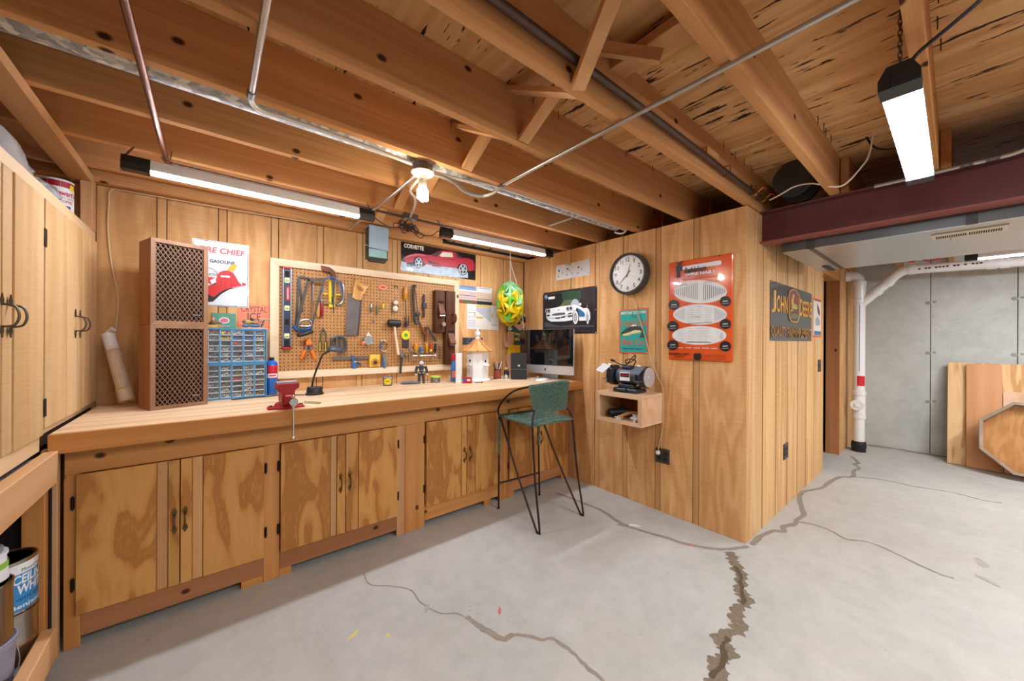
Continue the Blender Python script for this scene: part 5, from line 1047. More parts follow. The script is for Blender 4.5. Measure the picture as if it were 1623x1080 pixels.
T.add('handle', plain('amber_wood', '#c07a1c', 0.3, coat=0.4), G().lathe([(0.006, 0), (0.015, 0.012), (0.018, 0.05), (0.015, 0.085), (0.008, 0.11), (0.004, 0.118)], (1.312, -0.02, 1.68), 14)); T.add('shaft', 'steel_dark', G().cyl((1.314, -0.02, 1.685), (1.326, -0.02, 1.44), 0.004, n=8)); T.add('cage', 'steel_dark', G().tube([(1.308, -0.02, 1.53), (1.345, -0.02, 1.535), (1.345, -0.02, 1.455), (1.310, -0.02, 1.45)], 0.004, 6, True)); T.add('chuck', 'steel_dark', G().box(1.312, 1.342, -0.032, -0.008, 1.455, 1.49, 0.003), False); T.hook(1.312, 1.80, 0.02)
T = Tool('bit_brace', 'old iron brace with long bent frame and wooden grip', 'brace', 1.43, 1.38)
T.add('frame', 'steel_dark', G().tube(smoothpath([(1.390, -0.03, 1.80), (1.382, -0.03, 1.76), (1.386, -0.03, 1.62), (1.395, -0.03, 1.50), (1.412, -0.03, 1.478), (1.432, -0.03, 1.495)], 5), 0.0115, 8)); T.add('rod', 'steel_dark', G().tube([(1.395, -0.03, 1.795), (1.412, -0.03, 1.66), (1.425, -0.03, 1.57)], 0.004, 6)); T.add('ratchet', 'steel_dark', G().lathe([(0.004, -0.012), (0.019, -0.010), (0.019, 0.010), (0.004, 0.012)], n=16, M=Matrix.Translation((1.426, -0.03, 1.562)) @ Matrix.Rotation(PI/2, 4, 'X'))); T.add('head', 'steel_dark', G().lathe([(0.018, 0), (0.02, 0.01), (0.012, 0.018), (0, 0.02)], (1.390, -0.03, 1.80), 14))
T.add('sweep', 'steel_dark', G().tube([(1.428, -0.03, 1.55), (1.432, -0.03, 1.50), (1.458, -0.03, 1.45)], 0.008, 8)); T.add('grip', 'handle_dark', G().tube([(1.448, -0.03, 1.465), (1.468, -0.03, 1.425), (1.490, -0.03, 1.380)], [0.011, 0.015, 0.014], 10))
T = Tool('spokeshave', 'narrow black spokeshave hung upright', 'spokeshave', 1.49, 1.53); T.add('body', 'steel_dark', G().lathe([(0.006, 0), (0.011, 0.02), (0.009, 0.06), (0.007, 0.075), (0.009, 0.085), (0.009, 0.125), (0.007, 0.135), (0.010, 0.16), (0.011, 0.195), (0.006, 0.213)], (1.490, -0.02, 1.532), 12)); T.add('blade_block', 'steel_dark', G().box(1.474, 1.512, -0.034, -0.008, 1.616, 1.664, 0.004), False)
# wooden planes
def wplane(label, x0, x1, z0, z1, mouth, knob, tote):
    T = Tool('wooden_plane', label, 'hand plane', (x0+x1)/2, z0); d = 0.066
    T.add('stock', 'dark_plane', G().box(x0, x1, -d, -0.002, z0, z1, 0.004), False)
    mz0, mz1 = mouth; T.add('throat', 'dark_void', G().box(x0+0.02, x1-0.016, -d-0.001, -d+0.006, mz0, mz1), False)
    T.add('wedge', 'handle_dark', G().bar((x0+(x1-x0)/2, -d+0.01, (mz0+mz1)/2+0.02), (x0+(x1-x0)/2+0.006, -d-0.036, mz0-0.035), x1-x0-0.04, 0.02, (0, -1, 1), 0.003), False)
    T.add('iron', 'steel', G().bar((x0+(x1-x0)/2, -d+0.006, (mz0+mz1)/2+0.006), (x0+(x1-x0)/2+0.006, -d-0.030, mz0-0.050), x1-x0-0.038, 0.004, (0, -1, 1)), False)
    if knob: T.add('knob', 'handle_dark', G().cyl(((x0+x1)/2+0.012, -d, knob), ((x0+x1)/2+0.014, -d-0.035, knob), 0.011, 0.014, 12)); T.add('knob_cap', plain('horn', '#8d8378', 0.4), G().cyl(((x0+x1)/2+0.014, -d-0.035, knob), ((x0+x1)/2+0.014, -d-0.046, knob), 0.020, 0.019, 14))
    if tote:
        c0 = (x0+x1)/2+0.02; P = smoothpath([(c0, -d, tote-0.03), (c0, -d-0.03, tote-0.035), (c0, -d-0.055, tote-0.01), (c0, -d-0.05, tote+0.03), (c0, -d-0.02, tote+0.045), (c0, -d, tote+0.04)], 4); T.add('tote', 'handle_dark', G().tube(P, 0.011, 8))
    T.hook((x0+x1)/2, z1+0.004, 0.03)
wplane('short dark wooden jack plane with round knob', 1.583, 1.678, 1.40, 1.788, (1.60, 1.69), 1.475, None)
wplane('long dark wooden jointer plane at the right of the pegboard', 1.690, 1.790, 1.10, 1.790, (1.33, 1.42), None, 1.53)
T = Tool('rubber_mallet', 'black rubber mallet with pale wooden handle', 'mallet', 1.21, 1.197); T.add('head', 'black_plastic', G().lathe([(0.026, 0), (0.030, 0.004), (0.030, 0.102), (0.026, 0.106)], n=20, M=Matrix.Translation((1.155, -0.036, 1.472)) @ Matrix.Rotation(PI/2, 4, 'Y'))); T.add('handle', 'light_pine_z', G().tube([(1.207, -0.036, 1.47), (1.222, -0.034, 1.35), (1.248, -0.03, 1.20)], [0.010, 0.011, 0.0125], 10)); T.hook(1.18, 1.435, 0.06); T.hook(1.24, 1.44, 0.06)
T = Tool('round_gauge', 'bright yellow round gauge with green emblem and grey blade', 'gauge', 1.32, 1.263); T.add('dial', 'yellow_plastic', G().cyl((1.322, -0.002, 1.372), (1.322, -0.014, 1.372), 0.040, n=28)); T.add('emblem', plain('leaf_green', '#2c9a3a', 0.4), G().cyl((1.322, -0.0142, 1.372), (1.322, -0.0152, 1.372), 0.016, n=16)); T.add('blade', 'steel_dark', G().box(1.293, 1.352, -0.008, -0.003, 1.262, 1.345), False)
T = Tool('bevel_gauge', 'angle gauge with dark wooden stock and folding steel blade', 'gauge', 1.51, 1.312); T.add('stock', 'handle_dark', G().bar((1.503, -0.02, 1.315), (1.510, -0.02, 1.45), 0.018, 0.022, (1, 0, 0), 0.003), False); T.add('blade', 'steel_dark', G().prism([(1.505, 1.455), (1.525, 1.455), (1.618, 1.315), (1.582, 1.318)], -0.034, -0.031), False); T.add('pivot', 'brass', G().sph((1.512, -0.034, 1.445), 0.006, u=8, v=5))
T = Tool('fishing_reel', 'old silver fishing reel with paper tag', 'reel', 0.985, 1.285); T.add('drum', 'steel', G().cyl((0.990, -0.005, 1.325), (0.990, -0.045, 1.325), 0.032, n=20)); T.add('side_plate', 'chrome', G().cyl((0.990, -0.045, 1.325), (0.990, -0.050, 1.325), 0.037, n=20)); T.add('crank', 'chrome', G().bar((0.990, -0.055, 1.325), (1.022, -0.055, 1.300), 0.006, 0.006).cyl((1.022, -0.055, 1.30), (1.022, -0.075, 1.30), 0.007, n=8)); T.add('knob', 'print_coral', G().sph((0.950, -0.04, 1.302), 0.015)); T.add('foot', 'steel', G().bar((0.935, -0.02, 1.325), (1.03, -0.02, 1.335), 0.012, 0.006)); T.add('paper_tag', 'paper', G().prism([(0.985, 1.355), (1.0, 1.398), (1.042, 1.335), (1.02, 1.33)], -0.006, -0.004), False)
T = Tool('carabiner', 'large silver carabiner with blue gate', 'carabiner', 1.127, 1.232); T.add('frame', 'chrome', G().tube(smoothpath([(1.103, -0.012, 1.30), (1.112, -0.012, 1.322), (1.135, -0.012, 1.324), (1.150, -0.012, 1.30), (1.150, -0.012, 1.25), (1.138, -0.012, 1.234), (1.115, -0.012, 1.236), (1.103, -0.012, 1.255)], 4), 0.006, 8)); T.add('gate', 'blue_plastic', G().cyl((1.103, -0.012, 1.252), (1.103, -0.012, 1.302), 0.0065, n=8))
T = Tool('utility_knife', 'grey and blue utility knife hanging under the carabiner', 'knife', 1.13, 1.09); T.add('body', 'steel', G().prism([(1.112, 1.212), (1.135, 1.205), (1.150, 1.165), (1.147, 1.095), (1.128, 1.09), (1.122, 1.16)], -0.022, -0.006), False); T.add('grip', 'blue_plastic', G().prism([(1.116, 1.15), (1.128, 1.15), (1.130, 1.095), (1.118, 1.10)], -0.024, -0.0045), False)
T = Tool('blade_case', 'amber square case holding a round saw blade', 'case', 1.05, 1.101); T.add('case', 'amber', G().box(1.004, 1.097, -0.022, -0.002, 1.101, 1.212, 0.006), False); T.add('card', plain('yellow_card', '#dcbc52', 0.4), G().box(1.010, 1.091, -0.0232, -0.0222, 1.106, 1.206), False); T.add('disc', 'amber', G().cyl((1.052, -0.0233, 1.142), (1.052, -0.027, 1.142), 0.034, n=24)); T.add('hub', 'steel_dark', G().cyl((1.052, -0.0271, 1.142), (1.052, -0.0295, 1.142), 0.016, n=16)); T.hook(1.05, 1.218, 0.02)
T = Tool('adjustable_wrench', 'rusty adjustable wrench hanging over the pegboard frame', 'wrench', 1.27, 1.037); T.add('head', 'steel', G().prism([(1.262, 1.215), (1.270, 1.235), (1.278, 1.215), (1.290, 1.235), (1.298, 1.215), (1.292, 1.185), (1.270, 1.180)], -0.034, -0.018), False); T.add('handle', 'steel_dark', G().bar((1.280, -0.026, 1.185), (1.266, -0.030, 1.040), 0.010, 0.018, (1, 0, 0), 0.002), False); T.add('ring', 'steel_dark', G().tube([(1.318+0.02*math.cos(a), -0.03, 1.20+0.02*math.sin(a)) for a in [2*PI*j/18 for j in range(18)]], 0.002, 6, True))
T = Tool('pliers', 'long nose pliers spread over the screwdriver rack', 'pliers', 1.35, 1.14)
T.add('handle', 'steel', G().tube(smoothpath([(1.335, -0.045, 1.255), (1.37, -0.045, 1.235), (1.41, -0.045, 1.215), (1.442, -0.045, 1.178)], 4), 0.0045, 8)); T.add('handle', 'steel', G().tube(smoothpath([(1.340, -0.045, 1.255), (1.345, -0.045, 1.215), (1.338, -0.045, 1.18), (1.340, -0.045, 1.14)], 4), 0.0045, 8)); T.add('jaw', 'steel', G().cyl((1.338, -0.045, 1.25), (1.325, -0.045, 1.275), 0.009, 0.004, 8).cyl((1.342, -0.045, 1.25), (1.345, -0.045, 1.28), 0.009, 0.004, 8))
T = Tool('screwdriver_rack', 'chrome wire rack with rings for screwdrivers', 'rack', 1.49, 1.17); T.add('rail', 'chrome', G().tube([(1.375, -0.012, 1.218), (1.605, -0.012, 1.218)], 0.003, 6).tube([(1.375, -0.04, 1.190), (1.605, -0.04, 1.190)], 0.003, 6))
for x in (1.41, 1.458, 1.513, 1.555, 1.60): T.add('ring', 'chrome', G().tube([(x+0.012*math.cos(a), -0.027+0.012*math.sin(a), 1.205) for a in [2*PI*j/14 for j in range(14)]], 0.002, 5, True))
for x, mt, lab in ((1.41, 'amber', 'fat amber handled screwdriver at the left of the rack'), (1.458, 'blue_plastic', 'thin blue handled screwdriver in the rack'), (1.513, 'amber', 'amber handled screwdriver in the middle of the rack'), (1.555, 'red_plastic', 'red and yellow handled screwdriver in the rack'), (1.60, 'black_plastic', 'black handled screwdriver at the right of the rack')):
    T = Tool('screwdriver', lab, 'screwdriver', x, 1.12); r = 0.017 if x == 1.41 else 0.011; zt = 1.302 if x != 1.458 else 1.27
    T.add('handle', mt, G().lathe([(r*.5, 0), (r, 0.012), (r*1.05, zt-1.215-0.012), (r*.6, zt-1.215)], (x, -0.027, 1.215), 12)); T.add('shaft', 'steel', G().cyl((x, -0.027, 1.218), (x, -0.027, 1.12), 0.003, n=8))
    if x == 1.555: T.add('collar', 'yellow_plastic', G().lathe([(r*1.06, 0), (r*1.08, 0.02)], (x, -0.027, 1.225), 12))
T = Tool('dividers', 'pair of steel dividers hanging by the long plane', 'dividers', 1.652, 1.15)
for s_ in (-1, 1): T.add('leg', 'steel', G().tube([(1.651, -0.012, 1.29), (1.651+s_*0.011, -0.012, 1.24), (1.651+s_*0.008, -0.012, 1.152)], 0.003, 6))
T.add('bow', 'steel', G().tube([(1.651+0.009*math.cos(a), -0.012, 1.296+0.009*math.sin(a)) for a in [2*PI*j/14 for j in range(14)]], 0.003, 6, True))

# ================================================================== THINGS ON THE BENCH
# pair of stacked wooden loudspeakers with lattice grilles
def speaker(label, z):
    t = thing('loudspeaker', label, 'speaker', (-0.244, 2.673, z), math.radians(20.1), 'stacked lattice front loudspeakers'); W, D, H = 0.245, 0.17, 0.4535
    G().box(0, W, 0.012, D, 0, H, 0.002).build('cabinet', 'walnut_z', t)
    fw = 0.020
    for pts in ([(0, 0), (W, 0), (W-fw, fw), (fw, fw)], [(0, H), (fw, H-fw), (W-fw, H-fw), (W, H)], [(0, 0), (fw, fw), (fw, H-fw), (0, H)], [(W, 0), (W, H), (W-fw, H-fw), (W-fw, fw)]): G().prism(pts, -0.006, 0.0119).build('trim', 'walnut_trim', t)
    G().rect(fw, W-fw, fw, H-fw, 0.0115).build('grille_cloth', plain('grille_black', '#17110e', 0.95), t)
    g = G(); x0, x1, z0, z1 = fw, W-fw, fw, H-fw; nx = 10; px = (x1-x0)/nx; pz = px*1.62
    for s_ in (-1, 1):
        k0 = -int((z1-z0)/pz)-2
        for k_ in range(k0, nx+int((z1-z0)/pz)+3):
            a = None; pts = []
            # line x = xs + s*(z-z0)*px/pz
            xs = x0+k_*px
            for zz in (z0, z1): pts.append((xs+s_*(zz-z0)*px/pz, zz))
            (xa, za), (xb, zb) = pts
            def clip(xa, za, xb, zb):
                t0, t1 = 0.0, 1.0
                for lim, sg in ((x0, 1), (x1, -1)):
                    fa, fb = sg*(xa-lim), sg*(xb-lim)
                    if fa < 0 and fb < 0: return None
                    if fa < 0: t0 = max(t0, fa/(fa-fb))
                    if fb < 0: t1 = min(t1, fa/(fa-fb))
                return (t0, t1) if t1-t0 > 0.01 else None
            c = clip(xa, za, xb, zb)
            if not c: continue
            A = (xa+(xb-xa)*c[0], 0.004+0.002*s_, za+(zb-za)*c[0]); B = (xa+(xb-xa)*c[1], 0.004+0.002*s_, za+(zb-za)*c[1])
            g.bar(A, B, 0.0034, 0.004, (0, -1, 0))
    g.build('lattice_grille', 'walnut_trim', t, kind='stuff')
    G().box(W-fw-0.05, W-fw-0.012, -0.004, 0.001, fw+0.035, fw+0.041, 0.001).build('badge', 'steel', t)
    return t
speaker('lower wooden loudspeaker of the stacked pair on the bench', BT+0.0005)
speaker('upper wooden loudspeaker of the stacked pair, level with the gasoline sign', BT+0.4545)
# blue small parts drawer cabinets
plain('cab_blue', '#3d86b4', 0.4, 0.1); plain('drawer_clear', '#59616a', 0.25, coat=0.4, var=0.2); plain('drawer_lip', '#c4ccd2', 0.3, coat=0.3)
for i, c in enumerate(('#8a8d90', '#b3b4b2', '#6b6a66', '#a08a5c', '#c9cbcb', '#4a4c50')): plain('bits_%d' % i, c, 0.35, 0.6, 0.4, 120)
plain('bits_red', '#c2402f', 0.5); plain('bits_yellow', '#d9b61e', 0.5); plain('bits_blue', '#3f6fb5', 0.5)
random.seed(5)
def bits_mesh(seed, mt):
    random.seed(seed); g = G()
    for k_ in range(14):
        x = random.uniform(-.021, .021); z = random.uniform(.006, .022); y = -0.0005-random.uniform(0, .003)
        if random.random() < .5: g.bar((x, y, z), (x+random.uniform(-.014, .014), y, z+random.uniform(-.006, .006)), .003, .003, (0, 1, 0.01))
        else: g.sph((x, y, z), random.uniform(.0025, .0045), (1, .5, 1), 6, 4)
    return g.mesh('contents', mt)
BM = [bits_mesh(30+i, 'bits_%d' % (i % 6)) for i in range(12)]
BSP = {(0, 0, 1): bits_mesh(60, 'bits_yellow'), (0, 1, 1): bits_mesh(61, 'bits_yellow'), (0, 1, 2): bits_mesh(62, 'bits_blue'), (0, 2, 2): bits_mesh(63, 'bits_red'), (1, 2, 2): bits_mesh(64, 'bits_red'), (0, 1, 3): bits_mesh(65, 'bits_blue')}
dm = G(); dm.box(-.0262, .0262, 0.0, 0.10, 0.003, 0.033, 0.002); dmesh = dm.mesh('drawer', 'drawer_clear')
lm = G(); lm.box(-.0265, .0265, -0.010, 0.0, 0.0, 0.004, 0.001).box(-.0262, -.0240, -0.004, 0, 0.004, 0.032).box(.0240, .0262, -0.004, 0, 0.004, 0.032).box(-.0262, .0262, -0.003, 0, 0.030, 0.033); lmesh = lm.mesh('front_lip', 'drawer_lip')
def drawers(label, z, which):
    t = thing('drawer_cabinet', label, 'drawer cabinet', (-0.022, 2.893, z), 0.07, 'blue small parts drawer cabinets'); W, D, H = 0.312, 0.15, 0.2225
    g = G().box(0, W, 0, D, H-.010, H, 0.002).box(0, W, 0, D, 0, .010, 0.002).box(0, .008, 0, D, .0101, H-.0101).box(W-.008, W, 0, D, .0101, H-.0101).box(.0081, W-.0081, D-.004, D, .0101, H-.0101); g.build('body', 'cab_blue', t)
    cw = (W-.016)/5; rh = (H-.020)/6
    for c in range(1, 5): G().box(.008+c*cw-.0034, .008+c*cw+.0034, -0.002, D-.0041, .0102, H-.0102).build('divider', 'cab_blue', t)
    for r in range(6):
        for c in range(5):
            d = inst('drawer', dmesh, t, (.008+(c+.5)*cw, 0.010+random.uniform(-.002, .003), H-.010-(r+1)*rh)); inst('front_lip', lmesh, d, (0, 0, 0)); inst('contents', BSP.get((which, r, c)) or random.choice(BM), d, (0, -0.0002, 0))
drawers('lower blue small parts cabinet standing on the bench', BT+0.0005, 1); drawers('upper blue small parts cabinet with figurines on top', BT+0.2235, 0)
ZD = BT+0.4465
plain('tin_green', '#4f8a72', 0.4, var=0.15); t = thing('tobacco_tin', 'flat green tin with red and white roundel leaning on the wall', 'tin', (0.003, 3.015, ZD+0.0005), 0.07); G().box(0, 0.126, 0, 0.018, 0, 0.098, 0.003).build('box', 'tin_green', t)
g = G(); g.disc(0.066, 0.052, 0.026, 0.020, -0.0005); g.build('roundel_edge', 'print_white', t); g = G(); g.disc(0.066, 0.052, 0.022, 0.0165, -0.0009); g.build('roundel', 'print_pink', t); G().text('LUCKY', 0.050, 0.082, 0.049, 0.056, -0.0012, bold=.02).build('lettering', 'print_maroon', t); G().text('CIGARETTES', 0.03, 0.095, 0.012, 0.018, -0.0005).build('lettering', 'print_white', t)
t = thing('gnome_figurine', 'small brown gnome figurine on a wooden block beside the green tin', 'figurine', (0.015, 2.955, ZD+0.0005)); G().box(-0.035, 0.045, -0.025, 0.025, 0, 0.019, 0.002).build('base', 'handle_wood', t)
plain('gnome_brown', '#7a5a44', 0.7, var=0.3, scale=60); plain('gnome_red', '#a8463c', 0.6); G().sph((0, 0, 0.036), 0.018, (1, .8, .95)).sph((0.022, 0, 0.034), 0.011, (1.8, .6, .6)).build('body', 'gnome_brown', t, True); G().sph((-0.004, -0.002, 0.056), 0.009).build('head', 'print_skin', t, True); G().lathe([(0.010, 0), (0.007, 0.008), (0, 0.018)], (-0.006, 0, 0.060), 12).build('hat', 'gnome_red', t, True)
t = thing('soldier_figurine', 'crouching soldier figurine aiming a rifle on the blue drawers', 'figurine', (0.205, 2.96, ZD+0.0005)); plain('sand', '#b8a888', 0.8, var=0.2); plain('cloth_blue', '#55688a', 0.7); plain('cloth_ochre', '#b49a4a', 0.7); plain('helmet_dark', '#2f3438', 0.6); plain('pack_green', '#5c6a56', 0.7)
G().sph((0.02, 0, 0.0), 0.05, (1.55, .55, .16)).build('ground', 'sand', t, True); G().sph((0.02, 0, 0.022), 0.020, (1.7, .8, .8)).sph((-0.025, 0, 0.02), 0.014, (1.6, .8, .9)).build('trousers', 'cloth_blue', t, True); G().sph((-0.012, 0, 0.042), 0.016, (1.4, 1, 1)).tube([(-0.005, -0.012, 0.045), (0.025, -0.015, 0.040), (0.035, -0.008, 0.046)], 0.006, 8).build('jacket', 'cloth_ochre', t, True); G().sph((0.004, 0, 0.061), 0.0115).build('helmet', 'helmet_dark', t, True); G().sph((-0.035, 0, 0.046), 0.012, (1, 1, 1)).build('pack', 'pack_green', t, True); G().cyl((0.01, -0.01, 0.052), (0.075, -0.012, 0.046), 0.002, n=6).build('rifle', 'helmet_dark', t, True)
t = thing('mushroom_figurine', 'tiny table like trinket on a gnarled stem at the drawer corner', 'figurine', (0.262, 2.955, ZD+0.009)); G().tube(smoothpath([(0, 0, 0), (0.004, 0, 0.015), (0.008, 0, 0.03), (0.016, 0, 0.05)], 3), 0.005, 6).sph((0.006, 0, 0.02), 0.009).build('stem', 'pack_green', t, True); G().box(-0.012, 0.046, -0.012, 0.012, 0.050, 0.060, 0.003).build('top', 'sand', t)
# torch cylinder
plain('torch_blue', '#1d62b8', 0.3, coat=0.3); plain('torch_red', '#b81e34', 0.35); t = thing('propane_cylinder', 'blue and red propane torch cylinder beside the drawer cabinets', 'gas cylinder', (0.322, 2.965, BT+0.0005))
G().lathe([(0.030, 0), (0.035, 0.006), (0.035, 0.205), (0.030, 0.222), (0.014, 0.232), (0.013, 0.236)], n=28).build('bottle', 'torch_blue', t, True); band(G(), 0.0354, -PI, PI, 0.115, 0.20, 28).build('label', 'torch_red', t, True); band(G(), 0.0357, -2.4, -0.6, 0.118, 0.145).build('label_patch', 'white_label', t, True); G().lathe([(0.015, 0.236), (0.015, 0.252), (0.012, 0.254), (0, 0.254)], n=20).build('cap', 'black_plastic', t, True); band(G(), 0.036, -2.1, -0.9, 0.127, 0.137).build('label_stripe', 'torch_red', t, True)
# red bench vise
plain('vise_red', '#a0161e', 0.45, var=0.12); t = thing('bench_vise', 'red bench vise clamped at the front edge of the workbench', 'vise', (0.322, 2.345, BT+0.0005))
G().lathe([(0.060, 0), (0.062, 0.010), (0.055, 0.018), (0.050, 0.030), (0, 0.030)], n=28).box(-0.088, 0.088, -0.028, 0.028, 0, 0.013, 0.006).build('base', 'vise_red', t, True)
G().box(-0.030, 0.030, -0.035, 0.055, 0.0302, 0.10, 0.006).box(-0.048, 0.048, 0.005, 0.042, 0.100, 0.138, 0.005).build('fixed_jaw', 'vise_red', t)
G().prism([(-0.030, 0.030), (0.030, 0.030), (0.030, 0.105), (0.050, 0.118), (0.050, 0.140), (-0.050, 0.140), (-0.050, 0.118), (-0.030, 0.105)], -0.085, -0.037).box(-0.022, 0.022, -0.105, -0.0852, 0.036, 0.082, 0.006).build('moving_jaw', 'vise_red', t)
for y in (-0.0375, 0.002): G().box(-0.050, 0.050, y, y+0.004, 0.1405, 0.147, 0.001).build('jaw_plate', 'steel', t)
G().cyl((0.014, -0.105, 0.050), (0.014, -0.150, 0.050), 0.015, n=20).lathe([(0.019, 0), (0.021, 0.006), (0.019, 0.012)], n=20, M=Matrix.Translation((0.014, -0.142, 0.050)) @ Matrix.Rotation(PI/2, 4, 'X')).build('screw', 'chrome', t, True)
G().cyl((0.014, -0.135, 0.072), (0.014, -0.135, -0.138), 0.0055, n=12).sph((0.014, -0.135, 0.076), 0.010).sph((0.014, -0.135, -0.142), 0.010).build('handle', 'chrome', t, True)
for x in (-0.072, 0.072): G().cyl((x, 0, 0.013), (x, 0, 0.020), 0.010, n=6).build('bolt', 'steel', t)
o = G().bar((0.43, 2.46, BT+0.006), (0.50, 2.36, BT+0.006), 0.010, 0.010, bev=0.003).build('steel_rod', 'chrome'); tag(o, 'short bright steel rod lying behind the vise', 'rod')
# desk lamp
t = thing('desk_lamp', 'black gooseneck desk lamp with small dome shade', 'lamp', (0.55, 2.785, BT+0.0005)); M = Matrix.Diagonal((1.25, 0.9, 1, 1))
G().lathe([(0.043, 0), (0.045, 0.004), (0.045, 0.014), (0.040, 0.018), (0.037, 0.052), (0.034, 0.055), (0, 0.055)], n=32, M=M).build('base', 'lamp_black', t, True)
G().tube(smoothpath([(-0.015, 0.01, 0.054), (-0.008, 0.008, 0.10), (0.008, 0.004, 0.16), (0.030, 0.0, 0.225), (0.046, -0.004, 0.268), (0.070, -0.008, 0.288), (0.098, -0.01, 0.298)], 5), 0.0062, 10).build('gooseneck', 'lamp_black', t, True)
M = Matrix.Translation((0.122, -0.015, 0.292)) @ Matrix.Rotation(math.radians(12), 4, 'Y'); G().lathe([(0.052, 0), (0.053, 0.004), (0.048, 0.020), (0.035, 0.034), (0.016, 0.042), (0, 0.044)], n=28, M=M).build('shade', plain('lamp_grey', '#3c4147', 0.4), t, True); G().lathe([(0.046, -0.002), (0.03, -0.004), (0, -0.004)], n=24, M=M).build('lens', plain('lamp_lens', '#b9a58c', 0.3), t, True)
run('lamp_cord', 'thin black cord lying between the desk lamp and drawers', 'cord', [(0.505, 2.79, BT+0.004), (0.45, 2.82, BT+0.004), (0.41, 2.88, BT+0.004), (0.385, 2.92, BT+0.004), (0.36, 2.90, BT+0.004), (0.30, 2.86, BT+0.004), (0.2, 2.865, BT+0.004), (0.1, 2.84, BT+0.004)], 0.003, 'cord_black', 4)
# small things along the back of the bench
t = thing('tape_measure', 'chrome tape measure with round yellow label', 'tape measure', (1.122, 2.965, BT+0.0005), -0.35); G().box(-0.037, 0.037, -0.018, 0.018, 0, 0.078, 0.010, None, 3).build('case', 'steel', t, True); G().cyl((0, -0.0182, 0.038), (0, -0.0195, 0.038), 0.028, n=28).build('label', 'yellow_plastic', t); G().rect(-0.016, 0.016, 0.035, 0.041, -0.0199).build('label_stripe', 'print_darkgrey', t)
o = G().lathe([(0.003, 0), (0.011, 0.015), (0.013, 0.05), (0.013, 0.13), (0.008, 0.15), (0.003, 0.155)], n=14, M=Matrix.Translation((1.235, 2.98, BT+0.0135)) @ Matrix.Rotation(math.radians(-19), 4, 'Z') @ Matrix.Rotation(PI/2, 4, 'Y')).build('grey_marker', plain('slate', '#5f666d', 0.4), None, True); tag(o, 'slim slate grey marker lying on the bench', 'marker')
# football player figure
t = thing('player_figurine', 'small football player figurine in a charcoal uniform', 'figurine', (1.42, 2.965, BT+0.0005), -0.3); plain('uniform_dark', '#3a3d44', 0.6, var=0.25, scale=80); plain('figure_white', '#d9d6d0', 0.5)
g = G(); g.tube([(-0.020, 0, 0.016), (-0.018, -0.002, 0.05), (-0.013, 0, 0.088)], [0.011, 0.012, 0.015], 10).tube([(0.020, 0, 0.016), (0.018, -0.002, 0.05), (0.013, 0, 0.088)], [0.011, 0.012, 0.015], 10).tube([(0, 0, 0.080), (0, 0, 0.11), (0, 0, 0.145), (0, 0, 0.158)], [0.022, 0.026, 0.036, 0.020], 14, flat=.7).tube([(-0.034, 0, 0.148), (-0.045, -0.002, 0.115), (-0.047, -0.010, 0.085)], [0.014, 0.011, 0.009], 10).tube([(0.034, 0, 0.148), (0.045, -0.002, 0.115), (0.047, -0.010, 0.085)], [0.014, 0.011, 0.009], 10); g.build('body', 'uniform_dark', t, True)
for s_ in (-1, 1): G().sph((s_*0.047, -0.012, 0.077), 0.010, u=10, v=7).build('hand', 'figure_white', t, True); G().box(s_*0.020-0.010, s_*0.020+0.010, -0.022, 0.010, 0, 0.014, 0.004).build('shoe', 'uniform_dark', t, True)
G().sph((0, -0.002, 0.175), 0.019, (1, 1.05, 1)).build('head', 'figure_white', t, True); G().text('8', -0.009, 0.009, 0.112, 0.138, -0.0262, bold=.04).build('number', 'figure_white', t); G().box(-0.022, 0.022, -0.0205, -0.0175, 0.089, 0.094).build('belt', 'figure_white', t)
t = thing('solder_tin', 'round grey tin with lime green lid edge', 'tin', (1.548, 2.95, BT+0.0005)); G().lathe([(0.040, 0), (0.042, 0.003), (0.042, 0.020), (0.0405, 0.022), (0.042, 0.024), (0.042, 0.046)], n=28).build('body', 'steel', t, True); G().lathe([(0.045, 0.046), (0.046, 0.050), (0.045, 0.056), (0.040, 0.058), (0, 0.057)], n=28).build('lid', plain('lime', '#b6dc4e', 0.4), t, True)
t = thing('spray_bottle', 'blue bottle with red cap mostly hidden behind the white panel', 'bottle', (1.705, 2.90, BT+0.0005)); G().lathe([(0.026, 0), (0.028, 0.01), (0.028, 0.13), (0.018, 0.17), (0.014, 0.19)], n=20).build('body', plain('bottle_blue', '#3a6db0', 0.3, coat=.3), t, True); G().box(-0.022, 0.016, -0.013, 0.013, 0.19, 0.255, 0.005).build('cap', 'red_plastic', t, True); band(G(), 0.0284, -2.6, -0.6, 0.04, 0.10).build('label', 'print_coral', t, True)
t = thing('foam_panel', 'narrow white foam block standing upright beside the birdhouse', 'block', (1.693, 2.79, BT+0.0005), math.radians(-40)); G().box(-0.024, 0.024, -0.03, 0.03, 0, 0.262, 0.002).build('block', 'white_plastic', t)
t = thing('bulb_box', 'small red and blue cardboard box in front of the birdhouse', 'box', (1.748, 2.735, BT+0.0005), math.radians(-45)); G().box(-0.038, 0.038, -0.022, 0.022, 0, 0.052, 0.001).build('carton', 'red_plastic', t); G().box(-0.0385, -0.016, -0.0225, 0.0225, 0.012, 0.042).build('blue_panel', 'blue_plastic', t); G().rect(0.0, 0.03, 0.02, 0.036, -0.0226).build('label', 'print_white', t)
o = G().tube(smoothpath([(1.80, 2.70, BT+0.005), (1.83, 2.69, BT+0.005), (1.855, 2.67, BT+0.005)], 3), [0.003]*7, 8).sph((1.86, 2.668, BT+0.0065), 0.006, u=8, v=6).build('bit', 'black_plastic', None, True); tag(o, 'tiny black driver bit lying before the birdhouse', 'bit')
